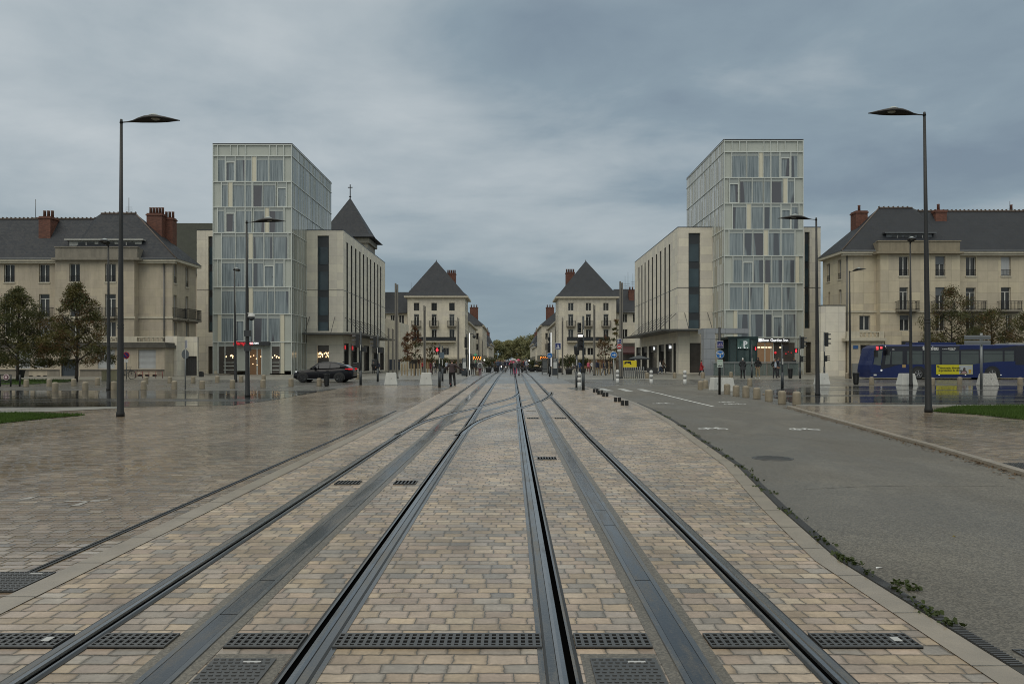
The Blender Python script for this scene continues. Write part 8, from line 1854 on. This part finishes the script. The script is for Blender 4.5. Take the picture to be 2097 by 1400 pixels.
def body_mesh(name, pose):
    names = list(pose); vs = [pose[k] for k in names]; rad = [RAD[k] for k in names]; ed = [(names.index(a), names.index(b_)) for a, b_ in EDGES]; zones = [(a, b_, ZONE[b_]) for a, b_ in EDGES]
    segs = [(Vector(pose[a]), Vector(pose[b_]), ZONE[b_]) for a, b_ in EDGES]
    def addv(p, r): vs.append(tuple(p)); rad.append(r); return len(vs)-1
    for sd in ('l', 'r'):
        w = Vector(pose['w'+sd]); e = Vector(pose['e'+sd]); d_ = (w-e).normalized(); k = 1 if sd == 'l' else -1
        side = Vector((0, -1, 0))-d_*d_.dot(Vector((0, -1, 0))); side.normalize(); inn = d_.cross(side)*(-k)
        pm = addv(w+d_*0.075, (.016, .038) if abs(d_.z) > .5 else (.030, .02)); ed.append((names.index('w'+sd), pm)); segs.append((w+d_*0.02, w+d_*0.10, 's'))
        for i, (o_, L) in enumerate(((.030, .070), (.010, .082), (-.010, .078), (-.030, .060))):
            a = addv(w+d_*0.105+side*o_, (.0085, .0085)); b_ = addv(w+d_*(0.105+L*0.5)+side*o_*1.05+inn*0.008, (.008, .008)); c_ = addv(w+d_*(0.105+L*0.92)+side*o_*1.05+inn*0.028, (.0065, .0065)); ed += [(pm, a), (a, b_), (b_, c_)]; segs.append((w+d_*.1, w+d_*(.105+L), 's'))
        a = addv(w+d_*0.05+side*0.045, (.011, .011)); b_ = addv(w+d_*0.095+side*0.055+inn*0.015, (.008, .008)); ed += [(names.index('w'+sd), a), (a, b_)]; segs.append((w+d_*.05, w+d_*.095+side*.055, 's'))
    hc = Vector(pose['hc'])
    n1 = addv(hc+Vector((0, -.092, -.015)), (.012, .012)); ed.append((names.index('hc'), n1)); segs.append((hc+Vector((0, -.05, 0)), hc+Vector((0, -.11, -.015)), 's'))
    me = bpy.data.meshes.new('skeleton'); me.from_pydata(vs, ed, []); ob = bpy.data.objects.new('skeleton', me); C.objects.link(ob)
    md = ob.modifiers.new('s', 'SKIN'); ss = ob.modifiers.new('u', 'SUBSURF'); ss.levels = 1; ss.render_levels = 1
    for v, r in zip(me.skin_vertices[0].data, rad): v.radius = r; v.use_root = False
    me.skin_vertices[0].data[0].use_root = True
    m2 = bpy.data.meshes.new_from_object(ob.evaluated_get(bpy.context.evaluated_depsgraph_get())); bpy.data.objects.remove(ob); m2.name = name
    zs_ = []
    for p in m2.polygons:
        c = p.center; best = None
        for a, b_, z in segs:
            ab = b_-a; u = max(0, min(1, (c-a).dot(ab)/max(1e-9, ab.length_squared))); d_ = (c-(a+ab*u)).length
            if best is None or d_ < best[0]: best = (d_, z)
        z = best[1]
        if z == 'l' and c.z > 0.93: z = 't'
        if z == 't' and c.z < 0.86 and abs(c.x) < 0.19: z = 'l'
        if z == 'h':
            rel = c-hc
            z = 'H' if (rel.z > 0.05 or (rel.y > -0.02 and rel.z > -0.075)) else 's'
        if z == 'n': z = 's'
        zs_.append(z)
    m2.polygons.foreach_set('use_smooth', [True]*len(m2.polygons)); return m2, zs_
ZI = {'s': 0, 't': 1, 'l': 2, 'f': 3, 'H': 4}
POSES = {}
def get_pose(nm):
    if nm not in POSES:
        me, z = body_mesh('body_'+nm, dict(stand=STAND, walk=WALK, pocket=POCK, hold=HOLD, ride=RIDE)[nm])
        def shell(zones, d_, nm2, extra=None):
            bm = bmesh.new(); bm.from_mesh(me); bm.faces.ensure_lookup_table(); bm.normal_update()
            for v in bm.verts: v.co += v.normal*d_
            bmesh.ops.delete(bm, geom=[f for f, q in zip(list(bm.faces), z) if q not in zones], context='FACES')
            if extra: extra(bm)
            r = bpy.data.meshes.new(nm2); bm.to_mesh(r); bm.free(); return r
        far = me.copy(); far.name = 'figure_'+nm
        POSES[nm] = dict(body=me, jacket=shell('t', .022, 'jacket'), trousers=shell('l', .014, 'trousers'), shoes=shell('f', .010, 'shoe'), hair=shell('H', .014, 'hair'), far=far, z=z)
        for k in range(5): far.materials.append(SKIN[0])
        far.polygons.foreach_set('material_index', [ZI[q] for q in z])
    return POSES[nm]
def skirt(z0, z1, r0, r1): 
    g = MB(); n = 16; g.rings([[(r*math.cos(2*math.pi*i/n)*1.05, r*math.sin(2*math.pi*i/n)*0.85, z) for i in range(n)] for r, z in ((r1, z1), ((r0+r1)/2+.01, (z0+z1)/2), (r0, z0))], 0, False); return g
def setm(o, m):
    for sl in o.material_slots: sl.link = 'OBJECT'; sl.material = m
def person(lab, px, by, ty, pose='stand', rz=0.0, top='dark', legs='black', hair='dark', skin=0, shoes='black', coat=None, cap=False, parts=True, grp=None, hood=False, backpack=None, shift=0.0):
    p = G(px, by); s = F/p[1]; h = (by-ty)/s; D = get_pose(pose); k = h/1.76
    k = max(0.86, min(1.10, k))
    if not parts:
        o = bpy.data.objects.new('person', D['far']); link(o); o.location = p; o.rotation_euler.z = rz; o.scale = (k, k, k)
        for sl, m in zip(o.material_slots, (SKIN[skin], CL[top], CL[legs], CL[shoes], HAIR[hair])): sl.link = 'OBJECT'; sl.material = m
        return tag(o, lab, 'person', grp)
    t = thing('person', lab, 'person', p, rz, grp); t.scale = (k, k, k)
    for nm, m in (('body', SKIN[skin]), ('jacket', CL[top]), ('trousers', CL[legs]), ('shoes', CL[shoes]), ('hair', HAIR[hair])):
        me = D[nm]
        if not me.materials: me.materials.append(m)
        o = bpy.data.objects.new(nm if not (nm == 'hair' and cap) else 'cap', me); link(o, t); setm(o, m)
    hc = Vector(STAND['hc'] if pose != 'ride' else RIDE['hc'])
    for sx in (-1, 1):
        g = MB(); g.lathe([(0, -.011), (.010, -.005), (.011, .004), (0, .011)], 6); o = g.build('eye', HAIR['dark'], t, (hc.x+sx*.032, hc.y-.088, hc.z+.01))
        g = MB(); g.lathe([(0, -.03), (.013, -.01), (.015, .012), (0, .028)], 6); o = g.build('ear', SKIN[skin], t, (hc.x+sx*.070, hc.y-.03, hc.z-.005))
    g = MB(); g.box(-.022, -.004, -.004, .022, .006, .004); g.build('mouth', M('lip', (0.22, 0.08, 0.065), 0.5), t, (hc.x, hc.y-.086, hc.z-.052))
    if coat:
        skirt(coat, 1.02, .24, .165).build('coat_skirt', CL[top], t)
    if hood:
        g = MB(); n = 14; g.rings([[(hc.x+r*math.cos(2*math.pi*i/n), hc.y+.03+r*1.1*math.sin(2*math.pi*i/n)*1.0, z) for i in range(n)] for r, z in ((.13, 1.44), (.115, 1.55), (.11, 1.66), (.08, 1.74), (.01, 1.765))], 0, False)
        g.f = [f for f in g.f]; o = g.build('hood', CL[top], t)
        bm = bmesh.new(); bm.from_mesh(o.data); bmesh.ops.delete(bm, geom=[f for f in bm.faces if f.calc_center_median().y < hc.y-.03 and f.calc_center_median().z < 1.70 and f.calc_center_median().z > 1.5], context='FACES'); bm.to_mesh(o.data); bm.free()
    if cap:
        g = MB(); n = 10; g.add([(hc.x+.075*math.cos(math.pi+math.pi*i/n), hc.y-.06+.085*math.sin(math.pi+math.pi*i/n), hc.z+.05) for i in range(n+1)]+[(hc.x+.075*math.cos(math.pi+math.pi*i/n), hc.y-.06+.085*math.sin(math.pi+math.pi*i/n), hc.z+.06) for i in range(n+1)], [tuple(range(n+1))[::-1], tuple(range(n+1, 2*n+2))]+[(i, i+1, n+2+i, n+1+i) for i in range(n)]); g.build('cap_peak', HAIR['cap'], t)
    if backpack:
        g = MB(); g.box(-.15, .12, 1.02, .15, .30, 1.42); g.build('strap_bag', CL[backpack], t, bevel=0.05)
    return t
BK = R(180)
# the rider on his scooter
t = person('man in plum checked jacket riding a scooter away, one foot down', 925.5, 790.5, 735, 'ride', BK, 'plum', 'black', 'brown', 0, 'dark')
t.scale.x *= 1.2; t.scale.y *= 1.1
rp = t.location
s = thing('kick_scooter', 'small dark scooter under the man in the plum jacket', 'scooter', (rp.x-0.06, rp.y+0.05, rp.z), BK)
for y_ in (-.42, .42):
    g = MB(); n = 16; g.rings([[(w_, y_+q*math.cos(2*math.pi*i/n), .10+q*math.sin(2*math.pi*i/n)) for i in range(n)] for q, w_ in ((.05, -.025), (.10, -.025), (.10, .025), (.05, .025))], 0, True); g.build('wheel', M_RUB, s)
g = MB(); g.box(-.075, -.34, .10, .075, .36, .135); g.build('deck', M_DGREY, s)
g = MB(); g.tube([(0, -.42, .10), (0, -.40, .30), (0, -.34, 1.06)], .02, 8); g.build('stem', M_DGREY, s)
g = MB(); g.tube([(-.32, -.33, 1.06), (.28, -.33, 1.06)], .016, 8); g.build('handlebar', M_RUB, s)
g = MB(); g.box(-.03, .50, .13, .03, .52, .17); g.build('rear_light', M('rear_dim', (0.3, 0.02, 0.02), 0.3), s)
# waiting at the right crossing
PW = 'people waiting at the right crossing'
person('person in long dark coat and white cap before the glass entrance', 1521, 775.5, 731, 'pocket', R(150), 'dark', 'black', 'cap', 0, coat=.72, cap=True, grp=PW)
person('person in black hood and khaki trousers, hands in pockets', 1552, 775, 731.5, 'pocket', R(-25), 'black', 'khaki', 'dark', 0, 'white', hood=True, grp=PW)
t = person('older man in open black jacket over a pale striped shirt, white cap', 1587, 774.5, 732, 'pocket', 0, 'black', 'dark', 'cap', 0, 'dark', cap=True, grp=PW)
g = MB(); g.rings([[(-.085, -.128, .92), (.085, -.128, .92)], [(-.095, -.150, 1.15), (.095, -.150, 1.15)], [(-.06, -.125, 1.40), (.06, -.125, 1.40)]], 0, False, True, False); g.build('shirt', CL['pale'], t)
person('person in dark jacket with backpack beside the white capped man', 1593.5, 772, 731, 'stand', R(60), 'navy', 'dark', 'brown', 0, 'dark', grp=PW, backpack='pale')
person('dark haired person behind the glass fence, only the head showing', 1626, 767, 730.5, 'stand', R(10), 'dark', 'dark', 'dark', 0)
person('woman in a bright red coat walking past the grey pillar', 1436.5, 769.5, 735.5, 'walk', R(75), 'red', 'black', 'dark', 0, coat=.62)
person('person in black shorts behind the sign pole notice', 1482, 767.5, 733.5, 'stand', R(140), 'black', 'black', 'dark', 0, 'black')
person('person in white jacket and jeans by the corner shop windows', 1352, 766, 736.5, 'walk', R(80), 'white', 'jeans', 'dark', 1, 'white')
person('person in dark jacket walking beside the white jacketed one', 1359, 765, 733, 'walk', R(85), 'brown', 'dark', 'dark', 1, 'white')
person('person in black with a bag before the left shop doorway', 765, 765, 742.5, 'stand', R(20), 'black', 'black', 'grey', 0, backpack='grey')
person('person in dark navy behind the traffic signal at the left shop', 775, 765.5, 742, 'walk', R(-60), 'navy', 'black', 'dark', 0)
# tram stop and centre
person('person in black standing at the left tram stop', 967.5, 767.5, 742.5, 'stand', R(160), 'black', 'black', 'dark', 0)
person('person in dark jacket and tan trousers at the left tram stop', 975, 768, 741, 'stand', R(200), 'dark', 'brown', 'dark', 0)
person('person in white jacket and maroon trousers at the left tram stop', 983, 769.5, 742, 'stand', BK, 'white', 'maroon', 'brown', 0, 'dark', backpack='grey')
person('person in black walking between the tracks', 1047.5, 767, 747, 'walk', 0, 'black', 'black', 'dark', 0)
person('person in grey top and jeans walking on the right track', 1054.5, 768, 747.5, 'walk', BK, 'grey', 'jeans', 'brown', 0)
person('person in dark jacket stepping right of the one in grey', 1062.5, 769.5, 747.5, 'walk', R(150), 'dark', 'grey', 'dark', 0)
person('person under the tan umbrella behind the blue car', 1099, 761.5, 743, 'hold', R(100), 'dark', 'dark', 'dark', 0)
GSH = 'shoppers before the right corner house'
for (x_, b_, tp, po, r_, a, c, hh, lab) in ((1166, 764.5, 746, 'stand', 40, 'black', 'white', 'dark', 'person in black top and white trousers before the tub evergreen'), (1173, 764, 748, 'walk', 90, 'white', 'grey', 'brown', 'person in white walking right of the tub evergreen'), (1187, 765.5, 742, 'stand', 160, 'blue', 'jeans', 'dark', 'person in bright blue jacket behind the signal posts'),
        (1205, 765.5, 744, 'walk', 20, 'pink', 'maroon', 'brown', 'person in pink top and dark red skirt right of the signal'), (1211.5, 764, 745, 'walk', -70, 'white', 'dark', 'dark', 'person in white top by the lit shop window'), (1221.5, 768.5, 736, 'stand', 180, 'navy', 'khaki', 'grey', 'tall man in dark jacket and khaki trousers seen from behind'), (1228, 766, 743, 'stand', 170, 'dark', 'dark', 'dark', 'person in dark clothes close behind the tall khaki trousered man'), (1236, 768.5, 742, 'walk', 70, 'navy', 'grey', 'dark', 'person in navy jacket and pale trousers striding right'), (1246, 766.5, 746, 'walk', -60, 'black', 'black', 'dark', 'person in black by the wooden stakes on the right'), (1252, 766, 744, 'stand', 0, 'brown', 'dark', 'brown', 'person in brown by the wooden stakes on the right'),
        (1145, 764, 745, 'walk', 30, 'dark', 'dark', 'dark', 'person in dark clothes right of the right kiosk')):
    person(lab, x_, b_, tp, po, R(r_), a, c, hh, 0, 'dark', parts=(b_ > 766), grp=GSH)
GSL = 'shoppers before the left corner house'
for (x_, b_, tp, po, r_, a, c, hh, lab) in ((866, 764.5, 745, 'stand', 30, 'red', 'dark', 'brown', 'person in red right of the left wooden stakes'), (882, 764, 744, 'stand', -40, 'maroon', 'maroon', 'dark', 'person in maroon behind the left white block'), (888, 763.5, 746, 'walk', 70, 'white', 'jeans', 'brown', 'person in white left of the pedestrian signal'), (892, 764, 747, 'stand', 0, 'black', 'black', 'dark', 'person in black left of the pedestrian signal'), (914.5, 764.5, 748, 'walk', 20, 'pale', 'dark', 'grey', 'person in pale top left of the scooter rider'), (934.5, 764, 747, 'walk', -30, 'brown', 'brown', 'dark', 'person in brown right of the scooter rider'), (943.5, 765.5, 746, 'stand', 160, 'dark', 'dark', 'dark', 'person in dark jacket against the left kiosk')):
    person(lab, x_, b_, tp, po, R(r_), a, c, hh, 0, 'dark', parts=False, grp=GSL)
rr = random.Random(21); cols = ['black', 'dark', 'navy', 'grey', 'brown', 'white', 'red', 'jeans', 'pale', 'plum', 'tan', 'blue']; legs_ = ['black', 'dark', 'jeans', 'grey', 'brown']
xs_ = sorted([1003, 1008, 1012, 1017, 1020, 1024, 1027, 1030, 1033, 1036, 1039, 1041, 1043.5, 1051, 1058, 1066, 1069, 1071.5, 1074, 1077, 1080, 1111, 1022, 1034, 1060, 1065])
for i, x_ in enumerate(xs_):
    by = 763.5-abs(rr.gauss(0, 2.4)) if not 1034 < x_ < 1066 else 761.5-abs(rr.gauss(0, 2.6)); Y_ = G(x_, by)[1]; hp = 1.70*F/Y_
    a, c = rr.choice(cols), rr.choice(legs_)
    person(f'{("twenty-"+ORD[i-20]) if i >= 20 else ORD[i]} walker from the left in the far street crowd, in {a if a != "dark" else "dark grey"}', x_, by, by-hp, rr.choice(['walk', 'stand', 'walk']), rr.uniform(0, 6.28), a, c, rr.choice(['dark', 'brown', 'grey']), 0, 'dark', parts=False, grp='far street crowd')
# umbrellas
def umbrella(px, py, by, w, col, lab, tilt=0.0):
    p = G(px, by); s = F/p[1]; t = thing('umbrella', lab, 'umbrella', (p[0], p[1]-0.05, p[2]+(by-py)/s), 0, 'open umbrellas'); r = w/s/2; n = 12
    t.rotation_euler = (0.1, tilt, 0)
    g = MB(); g.rings([[(r*c*math.cos(2*math.pi*i/n), r*c*math.sin(2*math.pi*i/n), r*0.55*(1-c*c)-(0.02 if i % 2 and c > .9 else 0)) for i in range(n)] for c in (1.0, .85, .6, .3, .04)], 0, False); g.build('canopy', CL[col], t)
    g = MB(); g.tube([(0, 0, r*.62), (0, 0, -0.5), (0, 0, -.62)], .012, 6); g.build('shaft', M_DGREY, t)
umbrella(1099, 749.5, 761.5, 10.5, 'tan', 'tan umbrella behind the dark blue car'); umbrella(988.5, 743, 769, 11, 'plum', 'dusky umbrella at the left tram stop', 0.25); umbrella(1019.5, 750.5, 762.5, 8, 'white', 'white umbrella in the far crowd on the left'); umbrella(1031, 752.5, 761, 6, 'black', 'black umbrella in the far crowd')
# pink and white decoration over the crowd
p = G(1055, 764.5); s = F/p[1]; t = thing('festive_stand', 'pink and white cluster of balls above the street crowd', 'decoration', p)
g = MB(); g.box(-.22, -.15, 0, .22, .15, 15/s); g.tube([(0, 0, 15/s), (0, 0, 26/s)], .05, 6); g.build('stand', CL['pink'], t)
for i in range(16):
    a = rr.uniform(0, 6.28); q = rr.uniform(0.1, .75); z = rr.uniform(18, 31)/s; r = rr.uniform(.12, .22)
    g = MB(); g.lathe([(0, -r), (r*.7, -r*.7), (r, 0), (r*.7, r*.7), (0, r)], 8); g.build('ball', CL['white'] if i % 4 == 0 else CL['pink'], t, (q*math.cos(a)-.1, q*math.sin(a)*.5, z))
# lit shop lamps and lights seen in the far street
for i, (px, py, by) in enumerate(((1040, 741, 760), (1035, 751, 760), (1084, 738, 761), (1072, 748, 760), (1081, 745, 761), (1027, 750, 761), (992, 737, 762), (1067, 750, 760))):
    p = G(px, by); s = F/p[1]; t = thing('small_lantern', f'{ORD[i]} small white light above the far street crowd, from the left', 'street light', p, 0, 'small lights in the far street')
    g = MB(); g.tube([(0, 0, 0), (0, 0, (by-py)/s)], .03, 6); g.build('pole', M_DGREY, t)
    g = MB(); g.lathe([(0, -.12), (.10, -.06), (.12, 0.02), (0, .12)], 8); g.build('globe', M('globe_lit', (1, 1, .95), .3, var=0, emis=1.6, ecol=(1, .96, .88)), t, (0, 0, (by-py)/s))
def order_far():
    its = [o for o in bpy.data.objects if o.name.startswith('small_lantern') and o.parent is None]
    for i, o in enumerate(sorted(its, key=lambda o: o.location.x/o.location.y)): o['label'] = f'{ORD[i]} small white light from the left above the far street crowd'
order_far()
